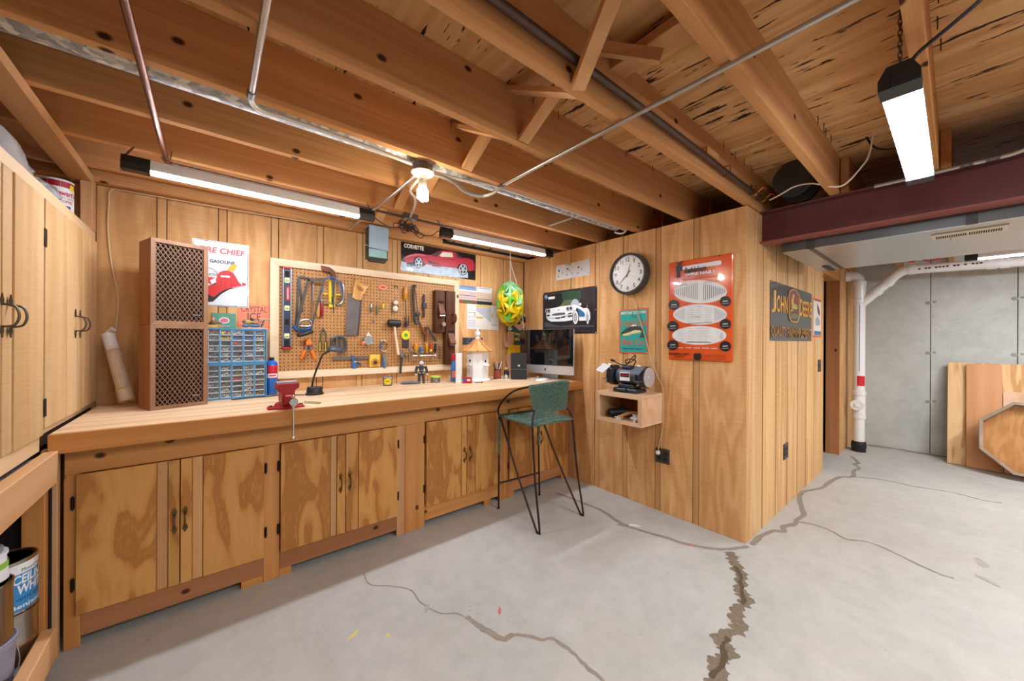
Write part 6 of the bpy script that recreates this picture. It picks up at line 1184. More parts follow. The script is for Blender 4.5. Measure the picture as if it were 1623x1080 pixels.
# birdhouse
plain('bird_white', '#eceeef', 0.45, var=0.03); plain('cedar', '#cf9457', 0.55, var=0.2, scale=25); t = thing('birdhouse', 'white octagonal birdhouse with copper coloured roof and turned finial', 'birdhouse', (1.925, 2.84, BT+0.0005), 0.2)
G().lathe([(0.118, 0), (0.120, 0.010), (0.112, 0.020), (0.105, 0.024)], n=24).build('base', 'bird_white', t, True)
for k_ in range(8):
    a = 2*PI*k_/8; M = Matrix.Rotation(a, 4, 'Z'); wd = 0.098*2*math.tan(PI/8)
    p = G().box(-wd/2+.0006, wd/2-.0006, -0.099, -0.089, 0.0245, 0.272, 0, M).build('side_panel', 'bird_white', t)
    if k_ % 2 == 0:
        zc = 0.185 if k_ % 4 == 0 else 0.19
        G().cyl(M @ Vector((0, -0.0995, zc)), M @ Vector((0, -0.1005, zc)), 0.011, n=14).build('entrance_hole', 'dark_void', p)
        G().box(-0.028, 0.028, -0.128, -0.0992, zc-0.045, zc-0.026, 0.004, M).box(-0.014, 0.014, -0.118, -0.0992, zc-0.075, zc-0.0455, 0.005, M).build('perch_shelf', 'bird_white', p)
G().lathe([(0.145, 0.272), (0.147, 0.280), (0.100, 0.306), (0.055, 0.342), (0.018, 0.388), (0, 0.388)], n=8).build('roof', 'cedar', t)
for k_ in range(8):
    a = 2*PI*(k_+.0)/8; G().bar((0.146*math.cos(a), 0.146*math.sin(a), 0.284), (0.02*math.cos(a), 0.02*math.sin(a), 0.390), 0.010, 0.006).build('roof_rib', 'cedar', t)
G().lathe([(0.021, 0.388), (0.022, 0.398), (0.014, 0.404), (0.010, 0.412), (0.022, 0.424), (0.025, 0.440), (0.018, 0.456), (0.007, 0.466), (0.009, 0.474), (0.005, 0.486), (0, 0.490)], n=20).build('finial', 'bird_white', t, True)
# pencil cup, jars, pad
t = thing('pencil_cup', 'printed cup full of pens and pencils', 'cup', (2.165, 2.85, BT+0.0005)); G().lathe([(0.036, 0), (0.037, 0.003), (0.037, 0.096), (0.034, 0.096), (0.034, 0.006), (0, 0.006)], n=28).build('cup', plain('cup_print', '#9c4636', 0.4, var=0.7, scale=75), t, True); band(G(), 0.0373, -PI, PI, 0.088, 0.096, 28).build('rim_band', 'print_black', t, True)
random.seed(12)
for i in range(11):
    a = random.uniform(0, 2*PI); b = a+random.uniform(-.5, .5); L = random.uniform(.045, .085)
    G().cyl((0.012*math.cos(a+PI), 0.012*math.sin(a+PI), 0.012), (0.045*math.cos(b), 0.045*math.sin(b), 0.096+L), 0.0038, n=7).build('pencil', ['print_black', 'navy_plastic', 'print_silver', 'handle_wood', 'red_plastic', 'print_white'][i % 6], t, True)
t = thing('small_jar', 'little glass jar of hardware between pencil cup and speaker', 'jar', (2.235, 2.80, BT+0.0005)); G().lathe([(0.018, 0), (0.020, 0.004), (0.020, 0.030), (0.015, 0.036)], n=18).build('jar', 'clear_film', t, True); G().lathe([(0.017, 0.036), (0.017, 0.046), (0, 0.047)], n=18).build('lid', 'chrome', t, True)
t = thing('wood_peg', 'turned wooden peg and dark canister behind the desk speaker', 'canister', (2.285, 2.86, BT+0.0005)); G().cyl((0, 0, 0), (0, 0, 0.075), 0.026, n=20).build('canister', 'uniform_dark', t, True); G().sph((0.0, 0, 0.090), 0.022, (1, 1, .8)).build('knob', 'handle_wood', t, True)
o = G().box(-0.06, 0.06, -0.04, 0.04, 0, 0.004, 0.001).build('note_pad', 'print_cream', None, loc=(2.17, 2.755, BT+0.0005), rot=(0, 0, -0.5)); tag(o, 'cream note pad lying in front of the pencil cup', 'note pad')
# small black desk speaker
t = thing('desk_speaker', 'small black desktop speaker beside the monitor', 'speaker', (2.30, 2.685, BT+0.0005), math.radians(-38)); plain('spk_black', '#1c1e22', 0.5); G().box(-0.076, 0.076, -0.006, 0.11, 0, 0.10, 0.006).build('lower_box', 'spk_black', t); G().prism([(0, 0.102), (0.004, 0.255), (0.10, 0.255), (0.105, 0.102)], -0.076, 0.076, Matrix.Rotation(PI/2, 4, 'Z') @ Matrix.Diagonal((1, -1, 1, 1))).build('upper_box', 'spk_black', t); G().box(-0.010, 0.010, -0.0035, 0.003, 0.125, 0.142).build('badge', 'print_silver', t)
# all-in-one computer
t = thing('computer_monitor', 'large aluminium all in one computer facing left at the bench end', 'computer', (2.535, 2.563, BT+0.0005), math.radians(-78.7)); plain('alu', '#c9cbcd', 0.35, 0.6, 0.03); W, Hc = 0.63, 0.435; z0 = 0.052
G().box(-W/2, W/2, 0.0, 0.018, z0, z0+Hc, 0.004).build('chassis', 'alu', t); G().sph((0, 0.050, z0+Hc*.5), 0.2, (1.3, .16, .95), 20, 12).build('back_shell', 'alu', t, True)
G().box(-W/2+0.001, W/2-0.001, -0.003, -0.0005, z0+0.085, z0+Hc-0.001, 0.001).build('screen_glass', plain('screen_black', '#0c0d10', 0.04, coat=0.6, var=0.02), t)
g = G(); g.sph((0, 0, z0+0.042), 0.011, (.95, .08, 1), 14, 8).build('maker_mark', 'print_black', t, True); G().sph((0.004, 0, z0+0.057), 0.004, (.6, .15, 1), 8, 6).build('maker_leaf', 'print_black', t, True)
G().box(-0.09, 0.09, -0.06, 0.10, 0, 0.006, 0.002).box(-0.09, 0.09, 0.085, 0.092, 0.0061, 0.24, 0.002).build('stand', 'alu', t)
o = G().lathe([(0.085, 0), (0.088, 0.006), (0.080, 0.018), (0, 0.022)], n=30, M=Matrix.Diagonal((1, .62, 1, 1))).build('white_mouse', 'white_plastic', None, True, loc=(2.40, 2.47, BT+0.0005), rot=(0, 0, 0.4)); tag(o, 'flat white mouse shaped dish in front of the computer', 'dish')
run('computer_cable', 'thin white cables tangled below the computer screen', 'cable', [(2.34, 2.58, BT+0.004), (2.38, 2.57, BT+0.02), (2.42, 2.60, BT+0.008), (2.46, 2.58, BT+0.03), (2.49, 2.62, BT+0.004)], 0.002, 'cord_white', 4)
# plywood bear
Qb = hom([(118, 519), (331, 533), (329, 1046), (116, 1061)], 0.35, 0.668); t = thing('bear_cutout', 'painted plywood bear in a green football shirt leaning in the corner', 'cutout', (2.35, 3.062, BT+0.006))
plain('bear_tan', '#c4977c', 0.5, var=0.06); plain('shirt_green', '#1f4a3c', 0.5); plain('shorts_gold', '#e0ae18', 0.5)
def bp(nm, mt, pts, y0, y1=None): G().prism([Qb(*p) for p in pts], y0, y0+0.004 if y1 is None else y1).build(nm, mt, t)
circ = lambda x, y, rx, ry, n=20: [(x+rx*math.cos(2*PI*k_/n), y+ry*math.sin(2*PI*k_/n)) for k_ in range(n)]
bp('head', 'bear_tan', [(232, 575), (250, 545), (300, 535), (340, 560), (348, 610), (330, 650), (292, 678), (255, 655), (235, 620)], 0.0, 0.014); bp('ear', 'bear_tan', circ(345, 570, 34, 44), 0.0, 0.013); bp('ear', 'bear_tan', circ(222, 562, 30, 40), 0.0, 0.013)
bp('shirt', 'shirt_green', [(182, 640), (235, 632), (262, 655), (292, 680), (330, 652), (352, 660), (352, 800), (245, 800), (240, 700), (186, 692)], -0.004, 0.012)
bp('arm', 'bear_tan', [(190, 694), (240, 700), (242, 770), (235, 800), (205, 822), (170, 818), (158, 800), (170, 775), (192, 768)], -0.002, 0.012); bp('shorts', 'shorts_gold', [(200, 800), (245, 796), (352, 800), (352, 885), (190, 885)], -0.003, 0.012); bp('leg', 'bear_tan', [(185, 880), (230, 885), (352, 885), (350, 1058), (200, 1058), (178, 920)], 0.0, 0.012)
bp('eye_mask', 'shirt_green', [(262, 565), (330, 555), (332, 580), (312, 592), (270, 590)], -0.006, -0.0005); bp('nose', 'print_black', [(264, 602), (300, 600), (292, 618), (280, 624), (270, 616)], -0.005, -0.0005); bp('sleeve_band', 'shorts_gold', [(186, 682), (240, 690), (240, 697), (186, 692)], -0.0065, -0.0045)
g = G(); g.ring(*Qb(205, 660), 0.030, 0.018, 0.006, -0.0048, 24); g.build('sleeve_emblem', 'print_white', t)
def bt(s_, x0, x1, y0, y1, mt): a, b = Qb(x0, y1), Qb(x1, y0); G().text(s_, a[0], b[0], a[1], b[1], -0.0046, bold=.03).build('lettering', mt, t)
bt('PACK', 248, 332, 696, 718, 'shorts_gold'); bt('your', 270, 318, 722, 736, 'print_sky'); bt('BACK', 248, 332, 738, 762, 'shorts_gold'); bt('G', 197, 213, 652, 668, 'print_white')
g = G(); g.line([Qb(262, 612), Qb(264, 650)], .002, -0.0006).line([Qb(300, 612), Qb(302, 650)], .002, -0.0006).line([Qb(264, 650), Qb(283, 655)], .002, -0.0006).line([Qb(283, 655), Qb(302, 650)], .002, -0.0006); g.build('muzzle_line', 'print_brown', t)
# swirled paper lampshade
t = thing('paper_lampshade', 'yellow and green swirled puzzle lampshade hanging by a cord', 'lampshade', (2.335, 2.868, 1.70), 0.3)
plain('petal_yellow', '#eccf16', 0.3, var=0.08, coat=.3); plain('petal_green', '#86cf4a', 0.3, var=0.12, coat=.3); plain('petal_mint', '#a9e0a0', 0.3, var=0.08, coat=.3)
ph = (1+5**.5)/2; IV = [Vector(p).normalized() for p in [(0, 1, ph), (0, -1, ph), (0, 1, -ph), (0, -1, -ph), (1, ph, 0), (-1, ph, 0), (1, -ph, 0), (-1, -ph, 0), (ph, 0, 1), (-ph, 0, 1), (ph, 0, -1), (-ph, 0, -1)]]
E_ = [(i, j) for i in range(12) for j in range(i+1, 12) if (IV[i]-IV[j]).length < 1.1]
for n_, (i, j) in enumerate(E_):
    m = (IV[i]+IV[j]).normalized(); e = (IV[j]-IV[i]).normalized(); b = m.cross(e); g = G(); rows = []
    for a in range(11):
        u = -1+2*a/10; row = []
        for c in range(6):
            q = -1+2*c/5; wd_ = 0.40*(1-0.5*u*u)+0.10; sh = 0.42*math.sin(PI*u*0.95)
            d = (m + e*(u*0.74) + b*(q*wd_*0.62+sh)).normalized(); r = 0.120*(0.94+0.20*(1-q*q)*(1-0.6*u*u)+0.20*q*math.sin(PI*u)+0.08*abs(u))
            row.append(g.bm.verts.new((d.x*r*1.05, d.y*r*1.05, d.z*r*1.62)))
        rows.append(row)
    for a in range(10):
        for c in range(5): g.bm.faces.new((rows[a][c], rows[a+1][c], rows[a+1][c+1], rows[a][c+1]))
    bmesh.ops.solidify(g.bm, geom=g.bm.faces[:], thickness=0.0012)
    mt = 'petal_mint' if m.z > 0.45 else ('petal_yellow' if (n_ % 3 or m.z < -0.45) else 'petal_green'); g.build('petal', mt, t, True)
G().tube([(0, 0, 0.12), (0, 0, 0.529)], 0.003, 6).build('cord', 'cord_white', t, True)
run('shade_cord', 'white cord slanting from the hanging shade down behind the computer', 'cord', [(2.341, 2.868, 2.13), (2.38, 2.89, 2.06), (2.50, 2.93, 1.86), (2.58, 2.96, 1.60), (2.63, 2.97, 1.30), (2.66, 2.975, 0.958)], 0.0035, 'cord_white', 4)
# wrapped cardboard tube
t = thing('wrapped_tube', 'cardboard tube in clear plastic leaning in the left corner', 'tube', (-0.375, 2.90, BT+0.001)); plain('cardboard', '#c79a63', 0.6, var=0.15); plain('clear_wrap', '#d8d6d2', 0.12, coat=.8, var=0.1, bump=0.5); wr = plain('film_wrap', '#e4e2de', 0.1, alpha=0.32, bump=0.6)
A, B = Vector((0.022, 0.0, 0.032)), Vector((-0.068, 0.125, 0.40)); d = (B-A).normalized()
G().tube([A, A+d*0.30], 0.029, 20).build('cardboard_tube', 'cardboard', t, True); G().tube([A+d*0.301, B], 0.0285, 20).build('wrapped_end', 'clear_wrap', t, True); G().tube([A+d*0.005, A+d*0.07], [0.036, 0.033], 20).build('plastic_wrap', wr, t, True); G().tube([A+d*0.075, A+d*0.295], 0.0308, 20).build('plastic_wrap', wr, t, True)
for L in (0.072, 0.298): G().tube([A+d*L, A+d*(L+0.003)], 0.0325, 16).build('rubber_band', 'handle_wood', t, True)
G().tube([B, B+d*0.012+Vector((0.004, 0, 0.004)), B+Vector((0.02, -0.005, 0.03))], [0.02, 0.010, 0.016], 10).build('twisted_end', 'clear_wrap', t, True)
# bat house hanging from the joist
plain('bat_blue', '#97adba', 0.7, var=0.15, scale=30); plain('bat_teal', '#8aaca8', 0.7, var=0.3, scale=40); plain('bat_dark', '#34382c', 0.8)
t = thing('bat_house', 'weathered blue wooden bat house hanging from a hook above the pegboard', 'bat house', (1.0, 2.90, 1.936), 0.0)
G().prism([(-0.072, 0.098), (0.074, 0.090), (0.078, 0.258), (-0.072, 0.272)], -0.062, -0.052).build('front_board', 'bat_blue', t); G().box(-0.070, 0.078, -0.05, 0.03, 0.262, 0.274, 0.001).build('lid', 'bat_blue', t); G().box(-0.068, 0.068, -0.0515, -0.040, 0.030, 0.092).build('lower_board', 'bat_teal', t); G().box(-0.072, 0.080, -0.039, 0.03, 0.02, 0.261).build('back_box', 'bat_dark', t); G().box(-0.078, 0.070, -0.058, -0.03, 0.014, 0.0295).box(-0.062, 0.062, -0.05, 0.0, 0.0, 0.0135).build('landing', 'bat_dark', t); G().cyl((-0.098, -0.03, 0.118), (-0.072, -0.03, 0.118), 0.004, n=8).build('peg', 'bat_blue', t)
G().tube([(0.004, -0.02, 0.274), (0.004, -0.02, 0.296), (0.004, -0.03, 0.2935)], 0.0025, 6).build('hook', 'steel', t, True)

# ================================================================== STOOL, GRINDER, RIGHT HAND SIDE
plain('stool_iron', '#3a302c', 0.45, 0.7, 0.15)
k = NT('green_wicker'); v = k.coord(); sx = k.n('ShaderNodeSeparateXYZ'); k.l(v, sx.inputs[0])
wv = k.math('MULTIPLY', k.math('SINE', k.math('MULTIPLY', k.math('ADD', sx.outputs[0], sx.outputs[1]), 420)), k.math('SINE', k.math('MULTIPLY', k.math('ADD', sx.outputs[2], k.math('SUBTRACT', sx.outputs[0], sx.outputs[1])), 420)))
k.l(k.ramp(k.math('MULTIPLY_ADD', wv, 0.5, k.noise(v, 60, 3)), [(0.1, '#46685a'), (0.5, '#688c7c'), (0.9, '#93b3a2')]), k.bsdf.inputs['Base Color']); k.bsdf.inputs['Roughness'].default_value = 0.6; k.bump(wv, 1.0, 0.006); MATS['green_wicker'] = k.m
t = thing('bar_stool', 'green wicker bar stool with dark iron hairpin legs', 'stool', (1.96, 2.07, 0)); o2 = Vector((1.96, 2.07, 0)); L_ = lambda *p: Vector(p)-o2
SEAT = [(1.762, 2.292), (2.169, 2.278), (2.125, 1.853), (1.722, 1.864)]; ZSEAT = 0.735
for a, b in ((0, 3), (1, 2)):
    fx_, fy_ = ((1.763, 2.297), (2.188, 2.275))[a]; hx_, hy_ = ((1.741, 1.826), (2.179, 1.808))[a]; rx_, ry_ = SEAT[b]; px_, py_ = SEAT[a]
    G().cyl(L_(fx_, fy_, 0.004), L_(px_, py_, ZSEAT), 0.0075, n=10).cyl(L_(fx_, fy_, 0), L_(fx_, fy_, 0.006), 0.011, n=10).build('front_leg', 'stool_iron', t, True)
    G().cyl(L_(fx_+(px_-fx_)*.58, fy_+(py_-fy_)*.58, 0.43), L_(px_, py_, ZSEAT-0.03), 0.0105, n=10).build('wicker_wrap', 'green_wicker', t, True)
    G().tube(smoothpath([L_(px_+0.004, py_-0.004, ZSEAT), L_(px_+(hx_-px_)*.5, py_+(hy_+0.02-py_)*.5, ZSEAT*.5), L_(hx_, hy_+0.022, 0.03), L_(hx_+0.004, hy_+0.004, 0.0085), L_(hx_+0.002, hy_-0.016, 0.03), L_(hx_+(rx_-hx_)*.5, hy_+(ry_-hy_)*.5, ZSEAT*.5), L_(rx_, ry_, ZSEAT)], 5), 0.0075, 10).build('hairpin_leg', 'stool_iron', t, True)
G().cyl(L_(1.763, 2.296, 0.20), L_(2.186, 2.275, 0.195), 0.0065, n=10).build('foot_rail', 'stool_iron', t, True)
g = G(); cxs = sum(p[0] for p in SEAT)/4; cys = sum(p[1] for p in SEAT)/4; A = []; B = []; n_ = 12; rows = []
for i in range(n_+1):
    row = []
    for j in range(n_+1):
        u, q = i/n_, j/n_; x = (1-u)*((1-q)*SEAT[0][0]+q*SEAT[3][0])+u*((1-q)*SEAT[1][0]+q*SEAT[2][0]); y = (1-u)*((1-q)*SEAT[0][1]+q*SEAT[3][1])+u*((1-q)*SEAT[1][1]+q*SEAT[2][1])
        row.append(g.bm.verts.new(L_(x, y, ZSEAT+0.006-0.012*math.sin(PI*u)*math.sin(PI*q))))
    rows.append(row)
for i in range(n_):
    for j in range(n_): g.bm.faces.new((rows[i][j], rows[i+1][j], rows[i+1][j+1], rows[i][j+1]))
bmesh.ops.solidify(g.bm, geom=g.bm.faces[:], thickness=0.006); g.build('seat', 'green_wicker', t, True)
g = G()
for i in range(27):
    u = (i+.5)/27; P = []
    for j in range(13):
        q = j/12; x = (1-u)*((1-q)*SEAT[0][0]+q*SEAT[3][0])+u*((1-q)*SEAT[1][0]+q*SEAT[2][0]); y = (1-u)*((1-q)*SEAT[0][1]+q*SEAT[3][1])+u*((1-q)*SEAT[1][1]+q*SEAT[2][1]); P.append(L_(x, y, ZSEAT+0.008-0.012*math.sin(PI*u)*math.sin(PI*q)+0.0025*(1 if (i+j) % 2 else -1)))
    g.tube(P, 0.0055, 6, flat=.6)
    P = []
    for j in range(13):
        q = j/12; x = (1-q)*((1-u)*SEAT[0][0]+u*SEAT[3][0])+q*((1-u)*SEAT[1][0]+u*SEAT[2][0]); y = (1-q)*((1-u)*SEAT[0][1]+u*SEAT[3][1])+q*((1-u)*SEAT[1][1]+u*SEAT[2][1]); P.append(L_(x, y, ZSEAT+0.008-0.012*math.sin(PI*u)*math.sin(PI*q)+0.0025*(-1 if (i+j) % 2 else 1)))
    g.tube(P, 0.0055, 6, flat=.6)
g.build('seat_weave', 'green_wicker', t, True, kind='stuff')
G().tube([L_(x, y, ZSEAT+0.001) for x, y in SEAT], 0.009, 8, True).build('seat_rim', 'green_wicker', t, True)
# curved back: rail from the front legs round the back
rail = smoothpath([L_(1.760, 2.295, ZSEAT), L_(1.756, 2.297, 0.79), L_(1.745, 2.22, 0.87), L_(1.735, 2.08, 0.955), L_(1.745, 1.93, 1.0), L_(1.80, 1.85, 1.018), L_(1.93, 1.81, 1.03), L_(2.05, 1.84, 1.022), L_(2.125, 1.90, 1.005), L_(2.150, 2.05, 0.955), L_(2.165, 2.20, 0.87), L_(2.172, 2.275, 0.79), L_(2.169, 2.276, ZSEAT)], 5)
G().tube(rail, 0.0075, 10).build('arm_rail', 'stool_iron', t, True)
bl = smoothpath([L_(1.775, 1.905, 0.838), L_(1.82, 1.862, 0.832), L_(1.93, 1.838, 0.828), L_(2.04, 1.86, 0.824), L_(2.095, 1.90, 0.824)], 4); tl = smoothpath([L_(1.742, 1.915, 1.003), L_(1.80, 1.851, 1.018), L_(1.93, 1.811, 1.031), L_(2.05, 1.841, 1.022), L_(2.123, 1.895, 1.007)], 4)
g = G(); rows = [[g.bm.verts.new(a.lerp(b, q/8)) for q in range(9)] for a, b in zip(bl, tl)]
for r0, r1 in zip(rows[:-1], rows[1:]):
    for q in range(8): g.bm.faces.new((r0[q], r1[q], r1[q+1], r0[q+1]))
bmesh.ops.solidify(g.bm, geom=g.bm.faces[:], thickness=0.007); g.build('backrest', 'green_wicker', t, True)
g = G()
for i in range(22):
    q = (i+.5)/22; g.tube([a.lerp(b, q)+Vector((0, -0.006-0.0018*(1 if (i+j) % 2 else -1), 0)) for j, (a, b) in enumerate(zip(bl, tl))], 0.0042, 6); g.tube([a.lerp(b, q)+Vector((0, 0.006, 0)) for a, b in zip(bl, tl)], 0.0042, 6)
g.build('backrest_weave', 'green_wicker', t, True, kind='stuff')
G().tube(tl, 0.0115, 8).build('backrest_rim', 'green_wicker', t, True); G().tube(bl, 0.009, 8).build('backrest_rim', 'green_wicker', t, True); G().tube([bl[0], tl[0]], 0.009, 8).build('backrest_rim', 'green_wicker', t, True); G().tube([bl[-1], tl[-1]], 0.009, 8).build('backrest_rim', 'green_wicker', t, True)
G().tube(smoothpath([L_(*SEAT[3], ZSEAT), L_(1.742, 1.88, 0.79), L_(1.775, 1.905, 0.838)], 4), 0.0075, 10).build('back_post', 'stool_iron', t, True); G().tube(smoothpath([L_(*SEAT[2], ZSEAT), L_(2.115, 1.87, 0.79), L_(2.095, 1.90, 0.824)], 4), 0.0075, 10).build('back_post', 'stool_iron', t, True)
# open box shelf on the partition wall
t = thing('shelf_box', 'open front maple box shelf on the partition wall', 'shelf', (XB-0.0005, 1.845, 0.697), -PI/2); W, D, H = 0.398, 0.298, 0.231; th = 0.018
G().box(0, W, -D, 0, H-th, H, 0.001).build('top', 'maple', t); G().box(0, W, -D, 0, 0, th, 0.001).build('bottom', 'maple', t); G().box(0, th, -D, 0, th+.0002, H-th-.0002).build('side', 'maple', t); G().box(W-th, W, -D, 0, th+.0002, H-th-.0002).build('side', 'maple', t); G().box(th, W-th, -0.006, 0, th+.0002, H-th-.0002).build('back', 'brown_ply', t)
fw = 0.030
for pts in ([(0, 0), (W, 0), (W-fw, fw), (fw, fw)], [(0, H), (fw, H-fw), (W-fw, H-fw), (W, H)], [(0, 0), (fw, fw), (fw, H-fw), (0, H)], [(W, 0), (W, H), (W-fw, H-fw), (W-fw, fw)]): G().prism(pts, -D-0.008, -D-0.0002).build('face_frame', 'maple', t)
# things inside the box: goggles, wooden handle, bags of hardware
def inb(name, label, cat, x, y, z=0.0): return thing(name, label, cat, (XB-0.0005+y, 1.845-x, 0.697+th+0.0005+z), -PI/2)
t = inb('shop_goggles', 'black tube of welding goggles at the left inside the box shelf', 'goggles', 0.11, -0.17); G().tube(smoothpath([(-0.045, -0.06, 0.036), (-0.02, -0.03, 0.038), (0.02, 0.02, 0.042), (0.06, 0.05, 0.045)], 4), 0.034, 18).build('tube', 'black_plastic', t, True); G().cyl((-0.048, -0.063, 0.036), (-0.046, -0.061, 0.036), 0.028, n=18).build('lens', 'dark_void', t)
t = inb('curved_handle', 'curved wooden handle lying inside the box shelf', 'handle', 0.225, -0.19); G().tube(smoothpath([(-0.05, -0.07, 0.014), (-0.04, -0.03, 0.03), (0.0, 0.02, 0.05), (0.05, 0.05, 0.045), (0.09, 0.06, 0.02)], 5), [0.013]*10+[0.012]*11, 12).build('handle', 'handle_wood', t, True)
lump('hardware_bag', 'clear bag of hardware at the right inside the box shelf', 'bag', XB-0.22, 1.845-0.325, 0.697+th+0.0005, 0.07, 0.045, 0.04, 'clear_wrap', 15, amp=.3)
lump('hardware_bag', 'small clear bag between the goggles and the wooden handle', 'bag', XB-0.24, 1.845-0.165, 0.697+th+0.0005, 0.035, 0.03, 0.018, 'clear_wrap', 16, amp=.3)
t = inb('black_knob', 'round black knob at the back of the box shelf', 'knob', 0.33, -0.07); G().lathe([(0.02, 0), (0.035, 0.01), (0.035, 0.05), (0.028, 0.07), (0, 0.075)], n=20).build('knob', 'black_plastic', t, True)
# bench grinder
plain('grinder_grey', '#48535a', 0.4, 0.2, 0.12); plain('grinder_dark', '#30383e', 0.42, 0.2, 0.15); plain('guard_disc', '#c2c4cc', 0.3, 0.4, 0.05); plain('shield_clear', '#dfe2e6', 0.1, 0.0, 0.05, coat=1.0)
t = thing('bench_grinder', 'dark grey bench grinder on top of the box shelf', 'grinder', (XB-0.16, 1.64, 0.929), -PI/2)   # local x to the right, -y to the viewer
G().box(-0.105, 0.105, -0.075, 0.075, 0, 0.030, 0.008).box(-0.070, 0.070, -0.060, 0.055, 0.030, 0.062, 0.006).build('base', 'grinder_dark', t); G().cyl((-0.055, -0.085, 0.022), (0.025, -0.085, 0.022), 0.014, n=12).build('base_rail', 'grinder_dark', t, True)
MX = Matrix.Rotation(PI/2, 4, 'Y'); ZA = 0.125
G().lathe([(0.050, -0.095), (0.062, -0.085), (0.066, -0.06), (0.066, 0.06), (0.062, 0.085), (0.050, 0.095), (0, 0.095)], n=10, M=Matrix.Translation((0, 0, ZA)) @ MX).build('motor', 'grinder_grey', t, True); G().box(-0.05, 0.03, -0.045, 0.035, ZA+0.055, ZA+0.082, 0.008).build('terminal_box', 'grinder_dark', t)
G().box(-0.045, 0.045, -0.0685, -0.0655, ZA-0.035, ZA+0.030, 0.001).build('label_plate', 'print_white', t); G().rect(-0.040, 0.040, ZA-0.006, ZA+0.024, -0.0688).build('label_field', 'print_black', t); G().rect(-0.040, 0.040, ZA+0.006, ZA+0.013, -0.0691).build('label_stripe', 'print_red', t)
for s_, nm in ((-1, 'left'), (1, 'right')):
    x0, x1 = (s_*0.115, s_*0.165); a, b = min(x0, x1), max(x0, x1)
    G().lathe([(0.072, a), (0.082, a+0.004), (0.082, b-0.004), (0.072, b), (0, b)], n=28, M=Matrix.Translation((0, 0, ZA)) @ MX).build('wheel_guard', 'grinder_dark', t, True)
    G().cyl((s_*0.166, 0, ZA), (s_*0.169, 0, ZA), 0.076, n=32).build('side_cover', 'guard_disc', t, True); G().lathe([(0.022, 0), (0.018, 0.006), (0, 0.010)], n=18, M=Matrix.Translation((s_*0.169, 0, ZA)) @ Matrix.Rotation(s_*PI/2, 4, 'Y')).build('cover_boss', 'guard_disc', t, True)
    G().cyl((s_*0.096, 0, ZA), (s_*0.114, 0, ZA), 0.03, n=16).build('neck', 'grinder_dark', t, True)
    G().box(a-0.005, b-0.004, -0.125, -0.082, ZA-0.030, ZA-0.024, 0.001).box(a+0.012, a+0.022, -0.095, -0.070, ZA-0.06, ZA-0.03).build('tool_rest', 'steel', t); G().sph((a+0.016, -0.098, ZA-0.055), 0.009).build('rest_knob', 'steel', t, True)
    sh = G().bar((s_*0.140-(0.02 if s_ < 0 else 0), -0.075, ZA+0.085), (s_*0.140-(0.045 if s_ < 0 else 0.01), -0.145, ZA+0.030), 0.085 if s_ < 0 else 0.075, 0.003, (0, -1, 1)).build('eye_shield', 'shield_clear' if s_ < 0 else plain('shield_smoke', '#6d7884', 0.12, coat=1.0), t)
    G().bar((s_*0.13, -0.05, ZA+0.07), (s_*0.13, -0.078, ZA+0.088), 0.03, 0.006).build('shield_bracket', 'steel', t)
G().tube(smoothpath([(0.02, 0.02, ZA+0.08), (0.06, -0.01, ZA+0.12), (0.03, -0.03, ZA+0.135), (-0.03, -0.01, ZA+0.12), (-0.035, 0.02, ZA+0.095), (0.02, 0.03, ZA+0.125), (0.05, 0.0, ZA+0.165), (0.03, -0.02, ZA+0.14), (-0.01, -0.03, ZA+0.09), (-0.06, -0.04, ZA+0.09), (-0.10, -0.05, ZA+0.110)], 5), 0.0042, 8).build('cord', 'cord_black', t, True); G().tube([(-0.10, -0.05, ZA+0.11), (-0.115, -0.053, ZA+0.117), (-0.135, -0.058, ZA+0.122)], [0.006, 0.010, 0.009], 10).build('plug', 'cord_black', t, True)
for d_ in (-.004, .004): G().cyl((-0.135, -0.058+d_, ZA+0.123), (-0.152, -0.062+d_, ZA+0.127), 0.0015, n=6).build('plug_prong', 'brass', t)
# plastic drain stack by the concrete wall
plain('pvc', '#e6e5e2', 0.35, var=0.04, coat=.2); plain('rubber_black', '#1b1a19', 0.6, var=0.5, scale=30, bump=.5); plain('pvc_print', '#5d74b8', 0.5)
t = thing('drain_pipe', 'white plastic drain stack with wye branch by the concrete wall', 'pipe', (6.10, 0.752, 0)); R_ = 0.055
G().lathe([(0.066, 0), (0.068, 0.05), (0.072, 0.06), (0.068, 0.11), (0.060, 0.125)], n=24).build('boot', 'rubber_black', t, True)
G().cyl((0, 0, 0.1), (0, 0, 1.92), R_, n=28).build('pipe', 'pvc', t, True)
for z0, z1 in ((0.40, 0.46), (0.68, 0.74), (1.80, 1.86), (2.02, 2.07)): G().lathe([(R_+.001, z0), (R_+.010, z0+.004), (R_+.010, z1-.004), (R_+.001, z1)], n=28).build('coupling', 'pvc', t, True)
G().cyl((0, 0, 0.46), (0, 0, 0.68), R_+.006, n=28).build('cleanout_body', 'pvc', t, True); dv = Vector((-0.97, -0.05, 0)).normalized(); G().cyl(Vector((0, 0.01, 0.57)), Vector((0, 0.01, 0.57))+dv*0.085, 0.058, n=26).build('cleanout_neck', 'pvc', t, True); G().cyl(Vector((0, 0.01, 0.57))+dv*0.0852, Vector((0, 0.01, 0.57))+dv*0.097, 0.062, n=26).build('cleanout_plug', 'pvc', t, True); q = Vector((0, 0.01, 0.57))+dv*0.0972; G().bar(q+Vector((0, 0, -.018)), q+Vector((0, 0, .018)), 0.036, 0.02, dv).build('plug_square', 'white_plastic', t)
band(G(), R_+.0015, PI-0.2, PI+1.25, 0.80, 0.92).build('warning_label', 'print_red', t, True); band(G(), R_+.0012, PI+.1, PI+.22, 0.98, 1.78).build('pipe_print', 'pvc_print', t, True)
